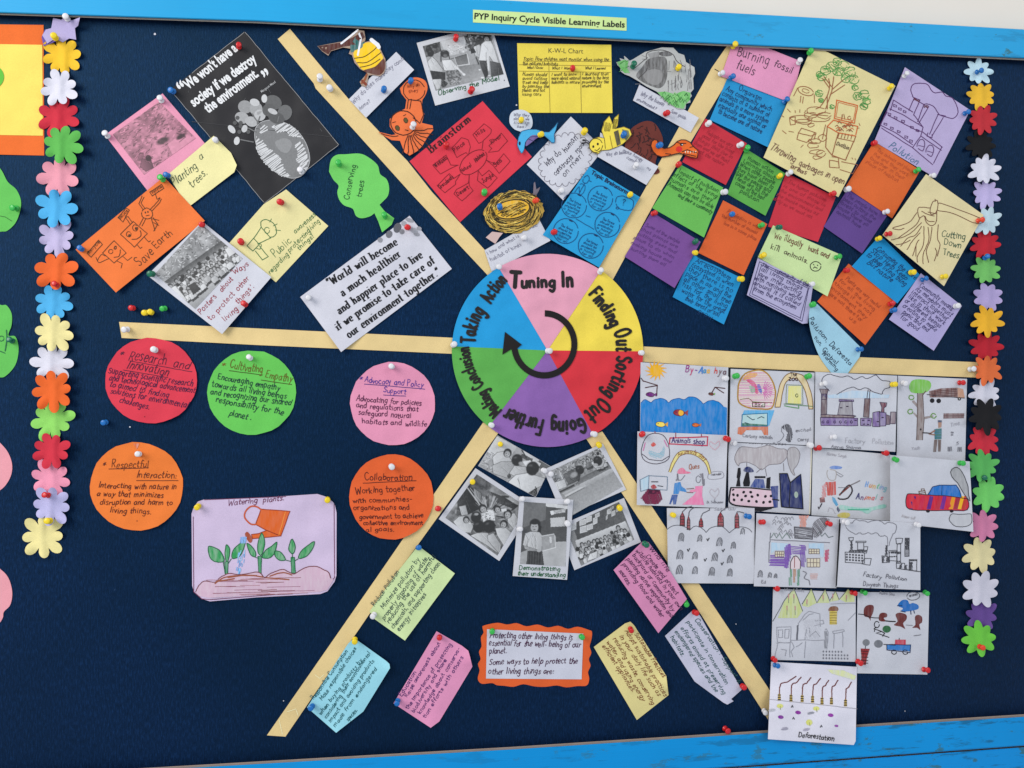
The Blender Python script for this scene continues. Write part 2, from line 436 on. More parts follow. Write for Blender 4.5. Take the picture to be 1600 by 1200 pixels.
# ---------------------------------------------------------------- pen lettering
G = {
'a': (6, "~4.8,4.6 3,5.9 1,4.6 .6,2 2,.1 4,1.2 4.9,4|4.9,5.8 4.9,1.5 5.5,.2"),
'b': (5.8, ".8,10 .8,0|~.8,3 2.4,5.6 4.6,5 5,2.6 3.6,.2 .9,.6"),
'c': (5, "~4.6,5 2.8,6 .9,4.4 .7,1.8 2.4,0 4.6,.9"),
'd': (6, "~4.7,4.4 3,5.8 .9,4.4 .7,1.6 2.4,0 4.6,1.6|4.9,10 4.9,.2"),
'e': (5.4, "~.9,3 4.6,3.4 4,5.6 2,5.8 .7,3.4 1,1 2.8,0 4.7,.9"),
'f': (4, "~4.2,9.2 2.8,10 1.9,8.4 1.8,0|.3,5.8 3.7,5.8"),
'g': (5.8, "~4.8,4.8 3,5.9 .9,4.4 1,1.4 3,.4 4.7,2|~4.9,5.8 4.8,-1.5 3.2,-4 .8,-2.8"),
'h': (5.6, ".8,10 .8,0|~.8,3.2 2.6,5.8 4.4,5 4.7,0"),
'i': (2.4, "1.2,5.8 1.2,0|1.2,8 1.2,8.6"),
'j': (2.8, "~1.8,5.8 1.8,-2.5 .2,-3.8|1.8,8 1.8,8.6"),
'k': (5, ".8,10 .8,0|4.2,5.8 .9,2.6 4.6,0"),
'l': (2.4, "1.2,10 1.2,0"),
'm': (8.4, ".8,6 .8,0|~.8,3.6 2.4,5.8 4,4.8 4.1,0|~4.1,3.6 5.8,5.8 7.3,4.8 7.4,0"),
'n': (5.6, ".8,6 .8,0|~.8,3.6 2.6,5.8 4.5,4.8 4.7,0"),
'o': (5.8, "~3,5.9 .9,4.6 .8,1.4 2.9,0 4.9,1.5 4.9,4.4 3,5.9"),
'p': (5.8, ".8,5.8 .8,-4|~.8,4 2.6,5.9 4.8,4.6 4.7,1.6 2.8,.1 .9,1.2"),
'q': (5.8, "~4.8,4.8 3,5.9 .9,4.4 1,1.4 3,.2 4.7,2|4.9,5.8 4.9,-4"),
'r': (4.2, ".8,6 .8,0|~.8,3.4 2.2,5.6 3.9,5.4"),
's': (4.8, "~4.3,5.2 2.6,6 1,4.8 2.6,3.2 4.2,1.8 3,0 .7,.7"),
't': (4, "~1.9,9 1.8,1.6 2.6,0 3.8,.5|.3,5.8 3.7,5.9"),
'u': (5.6, "~.8,5.8 .9,1.4 2.4,0 4.6,1.6|4.8,5.8 4.8,0"),
'v': (5, ".6,5.8 2.5,0 4.6,5.8"),
'w': (7.4, ".5,5.8 2,0 3.7,4.6 5.3,0 7,5.8"),
'x': (5, ".6,5.8 4.5,0|4.5,5.8 .6,0"),
'y': (5.2, ".6,5.8 2.7,.8|~4.8,5.8 2.8,.6 1.6,-3.4 .2,-3.6"),
'z': (5, ".6,5.8 4.4,5.8 .6,0 4.6,0"),
'A': (7.4, ".4,0 3.6,10 7,0|1.6,3.6 5.8,3.6"),
'B': (6.6, "1,10 1,0|~1,10 4.6,9.6 5,7.4 3.6,5.4 1,5.2|~1,5.2 5,4.8 5.8,2.6 4.2,.2 1,0"),
'C': (7, "~6.4,8.4 4,10 1.4,8 .8,4 2.4,.6 4.6,0 6.5,1.6"),
'D': (7.2, "1,10 1,0|~1,10 4.6,9.4 6.4,6 5.8,2 3.4,.2 1,0"),
'E': (6, "5.4,10 1,10 1,0 5.6,0|1,5.2 4.6,5.2"),
'F': (5.8, "5.4,10 1,10 1,0|1,5.2 4.4,5.2"),
'G': (7.4, "~6.4,8.4 4,10 1.4,8 .8,4 2.4,.6 4.8,.2 6.4,2.4|3.8,4.4 6.5,4.4 6.5,.2"),
'H': (7, "1,10 1,0|6,10 6,0|1,5.2 6,5.2"),
'I': (3, "1.5,10 1.5,0"),
'J': (5.4, "~4,10 4,2.4 2.4,0 .6,1.6|2,10 5.4,10"),
'K': (6.4, "1,10 1,0|5.6,10 1,4.6 5.8,0"),
'L': (5.4, "1,10 1,0 5,0"),
'M': (8.6, "1,0 1,10 4.3,3.4 7.6,10 7.6,0"),
'N': (7.2, "1,0 1,10 6.2,0 6.2,10"),
'O': (7.8, "~4,10 1.4,8.2 .8,4.6 2,.8 4.2,0 6.6,2 7,6 5.6,9.4 4,10"),
'P': (6.2, "1,10 1,0|~1,10 4.6,9.6 5.4,7.2 3.8,5 1,4.6"),
'Q': (7.8, "~4,10 1.4,8.2 .8,4.6 2,.8 4.2,0 6.6,2 7,6 5.6,9.4 4,10|4.8,2.4 7.4,-1"),
'R': (6.6, "1,10 1,0|~1,10 4.6,9.6 5.4,7.4 3.8,5.2 1,5|2.8,5 6,0"),
'S': (6.2, "~5.6,8.6 3.6,10 1.2,8.4 2,6 4.6,4.6 5.4,2 3.4,0 .8,1.2"),
'T': (6.6, ".4,10 6.2,10|3.3,10 3.3,0"),
'U': (7, "~1,10 1,3 2.4,.2 4.6,.2 6,3 6,10"),
'V': (6.8, ".5,10 3.4,0 6.3,10"),
'W': (9.6, ".5,10 2.6,0 4.8,7.6 7,0 9.1,10"),
'X': (6.6, ".6,10 6,0|6,10 .6,0"),
'Y': (6.4, ".5,10 3.2,5 5.9,10|3.2,5 3.2,0"),
'Z': (6.4, ".8,10 5.8,10 .6,0 6,0"),
'0': (6, "~3,10 1,8 .8,3 3,0 5,3 4.9,8 3,10"),
'1': (3.4, "1,8.4 2.2,10 2.2,0"),
'2': (5.8, "~1,8 3,10 4.8,8 3.6,4.6 .8,0 5,0"),
'3': (5.6, "~1,9.4 4.4,9 4.4,6.4 2.4,5.4 4.8,4 4.4,.6 .8,.4"),
'5': (5.6, "4.8,10 1.4,10 1.2,6|~1.2,6 4,6 4.8,3 3.4,.2 .8,.6"),
'7': (5.4, ".6,10 5,10 2,0"),
'.': (2.4, "1,.2 1.3,.9"), ',': (2.4, "1.4,.8 .7,-1.6"), ':': (2.6, "1.2,.4 1.2,1|1.2,4 1.2,4.6"),
'!': (2.6, "1.2,10 1.2,3|1.2,.2 1.2,.9"), "'": (2.2, "1.2,10 .9,7.6"), '-': (4.4, ".7,4 3.8,4"),
'?': (5.6, "~1,8 3,10 4.8,8 2.8,5 2.8,3|2.8,.3 2.8,.9"),
'(': (3, "~2.4,10.5 1,7 1,3 2.4,-.5"), ')': (3, "~.6,10.5 2,7 2,3 .6,-.5"),
'*': (5.4, "2.7,7 2.7,1.6|.6,5.8 4.8,2.8|.8,2.4 4.6,6.2"),
'&': (6.6, "~6,0 1.8,7.6 3,10 4.4,8 1,3.4 1.8,.4 4,.4 6,4"),
'+': (6, "3,7 3,1|.4,4 5.6,4"),
'<': (4.2, "2.4,10.4 1,8 2,7.4|4,10.4 2.6,8 3.6,7.4"), '>': (4.2, "1,10 1.6,9.4 .4,7|3,10 3.6,9.4 2.4,7"),
}
GL = {}
for ch, (w, d) in G.items():
    st = []
    for part in d.split('|'):
        sm = part.startswith('~'); pts = [tuple(map(float, q.split(','))) for q in part.lstrip('~').split()]
        st.append((sm, pts))
    GL[ch] = (w, st)

def advance(text, space=3.6, track=.9):
    return sum((space if c == ' ' else GL.get(c, (5, 0))[0]) + track for c in text)

def put_text(S, text, path, size, color, w=None, part='handwriting', jit=1.0, slant=0.0, serif=False, tight=1.0, track=.9):
    """letters drawn with a pen along a baseline path given in board pixels"""
    R = S.seed; w = (w or size * .11) * (.83 if not serif and part == 'handwriting' else 1); space = 3.6
    if part == 'handwriting' and not serif and jit == 1.0:
        jit = 1.5; slant = S.hand_slant = getattr(S, 'hand_slant', R.uniform(-.04, .26))
        S.hand = getattr(S, 'hand', (R.random() < .45, R.uniform(.86, 1.16), R.uniform(0, 6.3)))
    path = resample(path, 3, False); cum = [0]
    for a, b in zip(path, path[1:]): cum.append(cum[-1] + math.hypot(b[0] - a[0], b[1] - a[1]))
    total = cum[-1]; adv = advance(text, space, track); sx = total / adv; sy = size / 10
    def at(d):
        d = max(0, min(total, d)); i = 0
        lo, hi = 0, len(cum) - 1
        while hi - lo > 1:
            m = (lo + hi) // 2
            if cum[m] <= d: lo = m
            else: hi = m
        i = lo; L = cum[i + 1] - cum[i] or 1; t = (d - cum[i]) / L
        a, b = path[i], path[i + 1]
        return a[0] + (b[0] - a[0]) * t, a[1] + (b[1] - a[1]) * t, (b[0] - a[0]) / L, (b[1] - a[1]) / L
    s_n = S.n; S.n += 1; base_e = .00034 + S.n * 1.2e-5
    x = track * .5; k = 0
    curve = len(path) > 2 and abs((path[-1][0] - path[0][0]) * (path[1][1] - path[0][1]) - (path[-1][1] - path[0][1]) * (path[1][0] - path[0][0])) > 1
    hand = S.hand if jit == 1.5 else None; last = None
    for ch in text:
        if ch == ' ': last = None
        if ch == ' ' or ch not in GL: x += (space if ch == ' ' else 5) + track; continue
        gw, strokes = GL[ch]
        if serif and ch == 'a': gw, strokes = (6, [(True, [(1, 4.8), (2.8, 6), (4.4, 5), (4.5, 1.2), (5.6, .1)]), (True, [(4.4, 3.7), (1.8, 3.2), (.8, 1.5), (2.2, 0), (4.4, 1.5)])])
        px, py, tx, ty = at((x + (gw / 2 if curve else 0)) * sx)
        off = -gw / 2 if curve else 0
        jr = R.uniform(-.07, .07) * jit; jy = R.uniform(-.45, .45) * jit; js = 1 + R.uniform(-.08, .08) * jit; jy += (.5 * math.sin(x * .13 + hand[2])) if hand else 0; js *= hand[1] if hand and ch.islower() else 1; jsl = slant + R.uniform(-.06, .06) * jit
        cr, sr = math.cos(jr), math.sin(jr)
        for sm, pts in strokes:
            q = catmull(pts, 4) if sm else pts
            out = []
            for gx, gy in q:
                gx2 = (gx + off + gy * jsl) * sx * tight + (R.uniform(-.12, .12) * jit * sx); gy2 = (gy * js + jy + (R.uniform(-.15, .15) * jit)) * sy
                gx2, gy2 = gx2 * cr - gy2 * sr, gx2 * sr + gy2 * cr
                out.append((px + gx2 * tx + gy2 * ty, py + gx2 * ty - gy2 * tx))
            k += 1
            if hand and hand[0] and last and ch.islower() and sm is strokes[0][0] and pts is strokes[0][1] and math.hypot(out[0][0] - last[0], out[0][1] - last[1]) < size * .55:
                S.stroke([last, ((last[0] + out[0][0]) / 2 + ty * -.1 * size, (last[1] + out[0][1]) / 2 + tx * .1 * size), out[0]], w * .7, color, part, base_e)
            last = out[-1] if ch.islower() else None
            wf = None
            if serif:
                wf = lambda t, tx=tx, ty=ty: .42 + .78 * abs(t[0] * ty - t[1] * tx) ** 1.2 if abs(t[0] * ty - t[1] * tx) > 0.3 else .45
            ww = w * (R.uniform(.78, 1.14) if jit > 1 else 1)
            if sm: S.stroke(out, ww, color, part, base_e + (k % 9) * 1.1e-6, wf, caps=not serif)
            else:
                for sa, sb in zip(out, out[1:]): S.stroke([sa, sb], ww, color, part, base_e + (k % 9) * 1.1e-6 + R.uniform(0, 1e-6), wf, caps=not serif)
            if serif and not sm:
                for (gx, gy) in (pts[0], pts[-1]):
                    if ch in ".,'<>-" or (gy not in (0, 10, 6, 5.8, -4)): continue
                    gx2 = (gx + off) * sx; gy2 = gy * sy + (-.35 if gy > 1 else .35) * sy
                    L = w * 1.0 if gy in (0, -4) else w * .85
                    sh = -w * .3 if gy > 1 and ch not in 'vwxyVWXYk' else 0
                    c = (px + (gx2 + sh) * tx + gy2 * ty, py + (gx2 + sh) * ty - gy2 * tx)
                    S.stroke([(c[0] - L * tx, c[1] - L * ty), (c[0] + L * tx, c[1] + L * ty)], w * .38, color, part, base_e + (k % 9) * 1.1e-6 + 5e-7, caps=False)
        x += gw + track + (R.uniform(-.3, .3) if jit > 1 else 0)

def T(S, text, x0, y0, x1, y1, size, color=(35, 32, 45), w=None, **k):
    put_text(S, text, [(x0, y0), (x1, y1)], size, color, w, **k)

def block(S, x, y, ang, step, size, color, lines, w=None, **k):
    """lines: (text, length[, indent]) set one under the other along direction ang (degrees, clockwise)"""
    a = math.radians(ang); c, s_ = math.cos(a), math.sin(a)
    for i, ln in enumerate(lines):
        text, L = ln[0], ln[1]; ind = ln[2] if len(ln) > 2 else 0
        bx = x - s_ * step * i + c * ind; by = y + c * step * i + s_ * ind
        if text: T(S, text, bx, by, bx + c * L, by + s_ * L, size, color, w, **k)

def typed(S, text, x0, y0, x1, y1, height, color, bold=0.0, part='printed_text', font_shear=0):
    """type set with Blender's own font, laid on the sheet"""
    cu = bpy.data.curves.new('type', 'FONT'); cu.body = text; cu.size = 1; cu.offset = bold; cu.shear = font_shear
    cu.resolution_u = 3
    o = bpy.data.objects.new('type', cu); COL.objects.link(o)
    bpy.context.view_layer.update()
    me = bpy.data.meshes.new_from_object(o.evaluated_get(bpy.context.evaluated_depsgraph_get()))
    vs = [v.co.copy() for v in me.vertices]; fs = [tuple(p.vertices) for p in me.polygons]
    bpy.data.objects.remove(o); bpy.data.curves.remove(cu); bpy.data.meshes.remove(me)
    xa = min(v.x for v in vs); xb = max(v.x for v in vs); L = math.hypot(x1 - x0, y1 - y0)
    tx, ty = (x1 - x0) / L, (y1 - y0) / L; sx = L / (xb - xa); sy = height / 0.70
    S.n += 1; e = .00036 + S.n * 1.2e-5
    _, V, F = S.bucket(part, ink(color)); b = len(V)
    for v in vs:
        a, c = (v.x - xa) * sx, v.y * sy
        V.append((x0 + a * tx + c * ty, y0 + a * ty - c * tx, e))
    F += [tuple(i + b for i in q) for q in fs]

# ---------------------------------------------------------------- black and white photographs printed on paper
def vnoise(X, Y, L, seed=0):
    x = X / L + seed * 17.3; y = Y / L + seed * 9.1
    xi = np.floor(x); yi = np.floor(y); fx = x - xi; fy = y - yi
    fx = fx * fx * (3 - 2 * fx); fy = fy * fy * (3 - 2 * fy)
    def hsh(a, b):
        v = np.sin(a * 127.1 + b * 311.7 + seed * 5.7) * 43758.5453; return v - np.floor(v)
    return (hsh(xi, yi) * (1 - fx) + hsh(xi + 1, yi) * fx) * (1 - fy) + (hsh(xi, yi + 1) * (1 - fx) + hsh(xi + 1, yi + 1) * fx) * fy
class Photo:
    """tone painted over a fine grid of vertices; positions in board pixels"""
    def __init__(p, S, quad, cell=1.0, base=.5):
        p.S = S; a, b, c, d = [np.array(q, float) for q in quad]
        nu = int(max(np.hypot(*(b - a)), np.hypot(*(c - d))) / cell); nv = int(max(np.hypot(*(d - a)), np.hypot(*(c - b))) / cell)
        U, V = np.meshgrid(np.linspace(0, 1, nu), np.linspace(0, 1, nv))
        p.U, p.V = U, V
        pt = (a[None, None] * ((1 - U) * (1 - V))[..., None] + b * (U * (1 - V))[..., None] + c * (U * V)[..., None] + d * ((1 - U) * V)[..., None])
        p.X, p.Y = pt[..., 0], pt[..., 1]; p.t = np.full(U.shape, float(base)); p.R = random.Random(int(a[0] + a[1]))
    def put(p, m, v): p.t = p.t * (1 - m) + v * m
    def e(p, cx, cy, rx, ry, v, rot=0, soft=.15, tex=0):
        r = math.radians(rot); dx, dy = p.X - cx, p.Y - cy
        d = np.hypot((dx * math.cos(r) + dy * math.sin(r)) / rx, (-dx * math.sin(r) + dy * math.cos(r)) / ry)
        m = np.clip((1 + soft - d) / (2 * soft), 0, 1); p.put(m, v + .7 * tex * (vnoise(p.X, p.Y, 2.5, 3) - .5))
    def g(p, poly, v, tex=0, L=3):
        p.put(inside(poly, p.X, p.Y).astype(float) * .95, v + .7 * tex * (vnoise(p.X, p.Y, L, 5) - .5))
    def l(p, a, b, w, v):
        L2 = (b[0] - a[0]) ** 2 + (b[1] - a[1]) ** 2
        t = np.clip(((p.X - a[0]) * (b[0] - a[0]) + (p.Y - a[1]) * (b[1] - a[1])) / L2, 0, 1)
        d = np.hypot(p.X - a[0] - t * (b[0] - a[0]), p.Y - a[1] - t * (b[1] - a[1])); p.put(np.clip(1.2 - d / (w / 2), 0, 1), v)
    def grain(p, amp=.25, L=2.0, big=0.0):
        amp *= .5
        p.t = p.t + amp * (vnoise(p.X, p.Y, L, 1) - .5) + amp * .6 * (vnoise(p.X, p.Y, L * 2.3, 2) - .5) + big * (vnoise(p.X, p.Y, 18, 4) - .5)
    def gg(p, poly, v0, v1, ang=90):
        """polygon shaded from v0 to v1 across the direction ang"""
        a = math.radians(ang); q = p.X * math.cos(a) + p.Y * math.sin(a); z = [x * math.cos(a) + y * math.sin(a) for x, y in poly]
        k = np.clip((q - min(z)) / (max(z) - min(z) + 1e-6), 0, 1); m = inside(poly, p.X, p.Y).astype(float); p.put(m, v0 + (v1 - v0) * k)
    def cloth(p, poly, v, n=6, ang=80, edge=.22, w=.9):
        """a garment: shaded body, darker outline, folds"""
        p.gg(poly, v + .06, v - .14, ang - 60)
        xs = [q[0] for q in poly]; ys = [q[1] for q in poly]; L = max(max(xs) - min(xs), max(ys) - min(ys)) * .35
        for _ in range(n):
            x, y = p.R.uniform(min(xs), max(xs)), p.R.uniform(min(ys), max(ys)); a = math.radians(ang + p.R.uniform(-28, 28))
            e = (x + L * math.cos(a), y + L * math.sin(a))
            if inside(poly, np.array([x, e[0]]), np.array([y, e[1]])).all():
                p.l((x, y), e, w * 1.3, v - .2); p.l((x + 1, y), (e[0] + 1, e[1]), w * .8, min(1, v + .12))
        for s_, t_ in zip(poly, poly[1:] + poly[:1]): p.l(s_, t_, w, edge)
    def head(p, x, y, s, rot=0, face=True, hair=.08):
        p.e(x, y, s, s * 1.1, hair, rot, .1); p.e(x - s * .3, y - s * .45, s * .35, s * .2, hair + .16, rot - 20, .6)
        if face:
            r = math.radians(rot); f = lambda dx, dy: (x + (dx * math.cos(r) - dy * math.sin(r)) * s, y + (dx * math.sin(r) + dy * math.cos(r)) * s)
            p.e(*f(0, .28), s * .68, s * .78, .58, rot, .15); p.e(*f(.2, .35), s * .4, s * .5, .66, rot, .6)
            for d in (-.27, .27): p.e(*f(d, .2), s * .13, s * .1, .14, rot, .4)
            p.e(*f(0, .68), s * .22, s * .07, .25, rot, .4)
    def crowd(p, poly, n, size=4, rot=0):
        """heads, shirts and arms packed together"""
        xs = [q[0] for q in poly]; ys = [q[1] for q in poly]; pts = []
        for _ in range(n * 30):
            x, y = p.R.uniform(min(xs), max(xs)), p.R.uniform(min(ys), max(ys))
            if inside(poly, np.array([x]), np.array([y]))[0] and all(math.hypot(x - a, y - b) > size * .95 for a, b in pts): pts.append((x, y))
            if len(pts) >= n: break
        r = math.radians(rot); cx, sx = math.cos(r), math.sin(r)
        for x, y in sorted(pts, key=lambda q: -q[0] * sx + q[1] * cx):
            s = size * p.R.uniform(.8, 1.15); f = lambda dx, dy: (x + (dx * cx - dy * sx) * s, y + (dx * sx + dy * cx) * s)
            sh = p.R.choice((.72, .8, .86, .66, .4))
            p.cloth([f(-.55, .5), f(.55, .5), f(1.0, 1.1), f(.95, 2.3), f(-.95, 2.3), f(-1.0, 1.1)], sh, 2, 85 + rot, .2, .6)
            if p.R.random() < .6: p.l(f(.8, 1.1), f(p.R.uniform(-.2, 1.6), 2.1), s * .32, .52)
            p.g([f(-.9, 2.2), f(.9, 2.2), f(1.1, 2.9), f(-1.1, 2.9)], .16)
            p.head(*f(0, 0), s * .58, rot + p.R.uniform(-15, 15), p.R.random() < .75)
    def make(p, tint=(1, 1, 1), lo=.025, hi=.68, name='photo_print'):
        S = p.S; S.n += 1; e = .0003 + S.n * 1.2e-5
        x, y = p.X.ravel(), p.Y.ravel(); w = world_of(x, y, S.H(x, y) + e)
        nv, nu = p.X.shape; idx = np.arange(nu * nv).reshape(nv, nu)
        F = np.stack([idx[:-1, :-1], idx[1:, :-1], idx[1:, 1:], idx[:-1, 1:]], -1).reshape(-1, 4)
        q = F[0]
        if np.cross(w[q[1]] - w[q[0]], w[q[2]] - w[q[0]])[1] > 0: F = F[:, ::-1]
        o = link_mesh(name, w, F.tolist(), print_mat(tint), S.obj, True, S.origin)
        t = np.clip((p.t.ravel() - .5) * 1.25 + .52, 0, 1) ** 1.5 * (hi - lo) + lo
        at = o.data.color_attributes.new('tone', 'FLOAT_COLOR', 'POINT')
        at.data.foreach_set('color', np.stack([t, t, t, np.ones_like(t)], -1).ravel().astype(np.float32))
        return o

def cv(ox, oy, k):
    """points read off an enlarged part of the board"""
    return lambda *a: [(ox + a[i] / k, oy + a[i + 1] / k) for i in range(0, len(a), 2)]
# ================================================================ the wall, the board and its frame
WHITE = (206, 206, 214); STRIP = (230, 201, 138)
def slab(name, poly, h0, h1, mat, parent=None, origin=None, bev=.0015, **tags):
    """a board cut to an outline, h0..h1 metres proud, with eased front edges"""
    n = len(poly); a = np.array(poly, float); c = a.mean(0)
    k = 1 - bev / .001 / np.maximum(1, np.hypot(*(a - c).T))[:, None]
    k = np.clip(k, .5, 1)
    ins = a.copy(); 
    for i in range(n):
        p, q, r = a[i - 1], a[i], a[(i + 1) % n]
        d1 = (p - q) / (np.hypot(*(p - q)) + 1e-9); d2 = (r - q) / (np.hypot(*(r - q)) + 1e-9)
        m = d1 + d2
        if np.hypot(*m) < .3: m = np.array([-d2[1], d2[0]])
        m = m / np.hypot(*m)
        t = q + m * .5
        if not inside(poly, np.array([t[0]]), np.array([t[1]]))[0]: m = -m
        ins[i] = q + m * bev * 1000 * 1.2
    v = np.concatenate([world_of(a[:, 0], a[:, 1], h0), world_of(a[:, 0], a[:, 1], h1 - bev), world_of(ins[:, 0], ins[:, 1], h1)])
    F = []
    for i in range(n):
        j = (i + 1) % n
        F += [(i, j, n + j, n + i), (n + i, n + j, 2 * n + j, 2 * n + i)]
    F += [tuple(range(2 * n, 3 * n)), tuple(range(n))[::-1]]
    o = link_mesh(name, v, F, mat, parent, False, origin)
    bpy.context.view_layer.update()
    return tag(o, **tags)
wall = link_mesh('wall', [(-6, .022, -2.5), (6, .022, -2.5), (6, .022, 2.5), (-6, .022, 2.5)], [(0, 1, 2, 3)],
                 plain_mat('wall_plaster', (232, 222, 208), .05, 6, .85, .25, .004))
tag(wall, kind='structure')

board = bpy.data.objects.new('notice_board', None); COL.objects.link(board); board.location = (0, 0, 0); board.empty_display_size = .1
tag(board, 'large school notice board covered in navy felt inside a sky blue wooden frame', 'notice board')
TOPLINE = [(-340, 8), (0, 20), (400, 33), (800, 53), (1200, 72), (1600, 91), (1960, 107)]
BOTLINE = [(1960, 1093), (1600, 1116), (1200, 1141), (800, 1167), (400, 1190), (0, 1213), (-340, 1233)]
def up(l, d): return [(x, y + d) for x, y in l]
link_mesh('felt_panel', world_of(*np.array([(-340, -10), (1960, 60), (1960, 1140), (-340, 1270)]).T, np.zeros(4)),
          [(0, 1, 2, 3)], felt_mat(), board, False, (0, 0, 0))
slab('top_rail', [(-340, -31), (780, 0), (1600, 46), (1960, 66)] + up(TOPLINE[::-1], 0), -.018, .016, paint_mat((30, 158, 212), .35), board, (0, 0, 0))
slab('edge_strip', TOPLINE + up(TOPLINE[::-1], 3.2), -.002, .011, plain_mat('bare_wood', (168, 158, 146), .15, 60, .8), board, (0, 0, 0), bev=.0005)
slab('bottom_rail', up(BOTLINE, 4) + [(-340, 1310), (800, 1223), (1200, 1194), (1600, 1165), (1960, 1139)], -.018, .016, paint_mat((0, 144, 214), 1.2), board, (0, 0, 0))
slab('bottom_rail', [(1960, 1141), (1600, 1167.5), (1200, 1196.5), (800, 1225.5), (-340, 1312), (-340, 1360), (1960, 1240)], -.018, .0145, paint_mat((4, 142, 214), .9), board, (0, 0, 0))
slab('edge_strip', BOTLINE + up(BOTLINE[::-1], 4.4), -.002, .010, plain_mat('bare_wood_low', (158, 138, 122), .15, 60, .8), board, (0, 0, 0), bev=.0005)

# paper label glued on the top rail
S = Sheet('title_label', [(739, 15), (979, 28), (979, 48), (739, 35)], (205, 230, 150), 'light green strip label reading PYP Inquiry Cycle Visible Learning Labels on the top blue rail', 'label', amp=.0001, crumple=.3, curls=(), base=.0166)
typed(S, 'PYP Inquiry Cycle Visible Learning Labels', 741, 29.5, 976, 43, 9.6, (28, 30, 30), .02)

# ---------------------------------------------------------------- cream paper strips that divide the board
GS = 'cream paper strips dividing the board'
def strip(poly, label):
    return Sheet('paper_strip', poly, STRIP, label, 'paper strip', GS, amp=.0011, crumple=1.0)
s1 = strip([(434, 61), (490, 130), (493, 138), (550, 200), (640, 300), (762, 430), (782, 416), (757, 390), (675, 300), (637, 252), (592, 205), (545, 155), (515, 120), (453, 45)],
      'cream paper strip slanting down from the upper left beside the beehive cut-out to the wheel')
s2 = strip([(935, 420), (1005, 300), (1112, 106), (1140, 66), (1165, 80), (1032, 300), (957, 438)], 'cream paper strip slanting up right from the wheel to the pink burning fuels note')
s3 = strip([(186, 503), (400, 513), (712, 528), (712, 553), (400, 539), (190, 528)], 'level cream paper strip left of the wheel above the round red note')
s4 = strip([(1000, 541), (1200, 552), (1528, 566), (1528, 590), (1200, 578), (1000, 565)], 'level cream paper strip right of the wheel above the white drawings')
s5 = strip([(755, 660), (590, 900), (417, 1149), (446, 1151), (620, 897), (779, 676)], 'cream paper strip slanting down left from the wheel to a taped torn end')
s6 = strip([(915, 684), (1062, 908), (1200, 1124), (1207, 1085), (1092, 912), (1042, 827), (941, 674)], 'cream paper strip slanting down right from the wheel to the deforestation drawing')
for q in [(424, 1143, 436, 1136), (440, 1120, 458, 1112), (452, 1128, 462, 1126), (492, 1055, 505, 1060)]: pass
for S in (s5,):   # clear tape at the torn end
    S.line([(436, 1125), (441, 1147)], (246, 226, 176), 1.3, 'tape_edge', wob=.4); S.line([(449, 1112), (462, 1108), (466, 1118)], (246, 226, 176), 1.2, 'tape_edge', wob=.6)
    S.line([(492, 1054), (500, 1060), (506, 1054)], (246, 226, 176), 1.2, 'tape_edge', wob=.4)
s2.line([(1117, 108), (1124, 112)], (40, 40, 44), 1.2, 'pen_mark', wob=0)

# ================================================================ garlands of paper flowers
def flower(cx, cy, r, n, color, label, group, rot=0, ri=.5, pw=.5, lift=.006, seed=0, gap=.0009, sq=1.0):
    R = random.Random(seed); pts = []; m = n * 10
    am = [1 + R.uniform(-.16, .12) for _ in range(n)]; ph = [R.uniform(-.07, .07) for _ in range(n)]
    for i in range(m):
        a = 2 * math.pi * i / m; k = i / 10.0; j = int(round(k)) % n
        c = abs(math.cos(n * a / 2)) ** pw
        rr = r * (ri + (am[j] - ri) * c)
        b = a + math.radians(rot) + ph[j] * c; pts.append((cx + rr * math.cos(b), cy + rr * math.sin(b) * sq))
    fold = R.uniform(-.4, .4)
    def wave(x, y, cx=cx, cy=cy, r=r, fold=fold, n=n, rot=rot):
        d = np.hypot(x - cx, y - cy) / r; a = np.arctan2(y - cy, x - cx)
        return lift * np.clip(d - .35, 0, 1) ** 1.5 * (.75 + .6 * np.sin(a * 2 + fold * 9) + .4 * np.cos(a * 5 + fold * 20)) + .0014 * d * np.cos(n * a - math.radians(rot) * n) + .0026 * np.exp(-((x - cx - fold * 10) / (r * .16)) ** 2)
    return Sheet('paper_flower', pts, color, label, 'paper flower', group, amp=.0004, wave=wave, step=5, gap=gap)
WF = (216, 214, 226); LV = (178, 166, 208); SB = (74, 172, 226); CRm = (232, 220, 146); OG = (236, 100, 40); RD = (208, 44, 62)
GR = (104, 190, 82); PK = (228, 150, 172); YL = (240, 190, 40); BK = (26, 26, 28); LB = (186, 222, 234); PU = (112, 78, 150)
GL_ = 'paper flowers of the left garland'; GRt = 'paper flowers of the right garland'
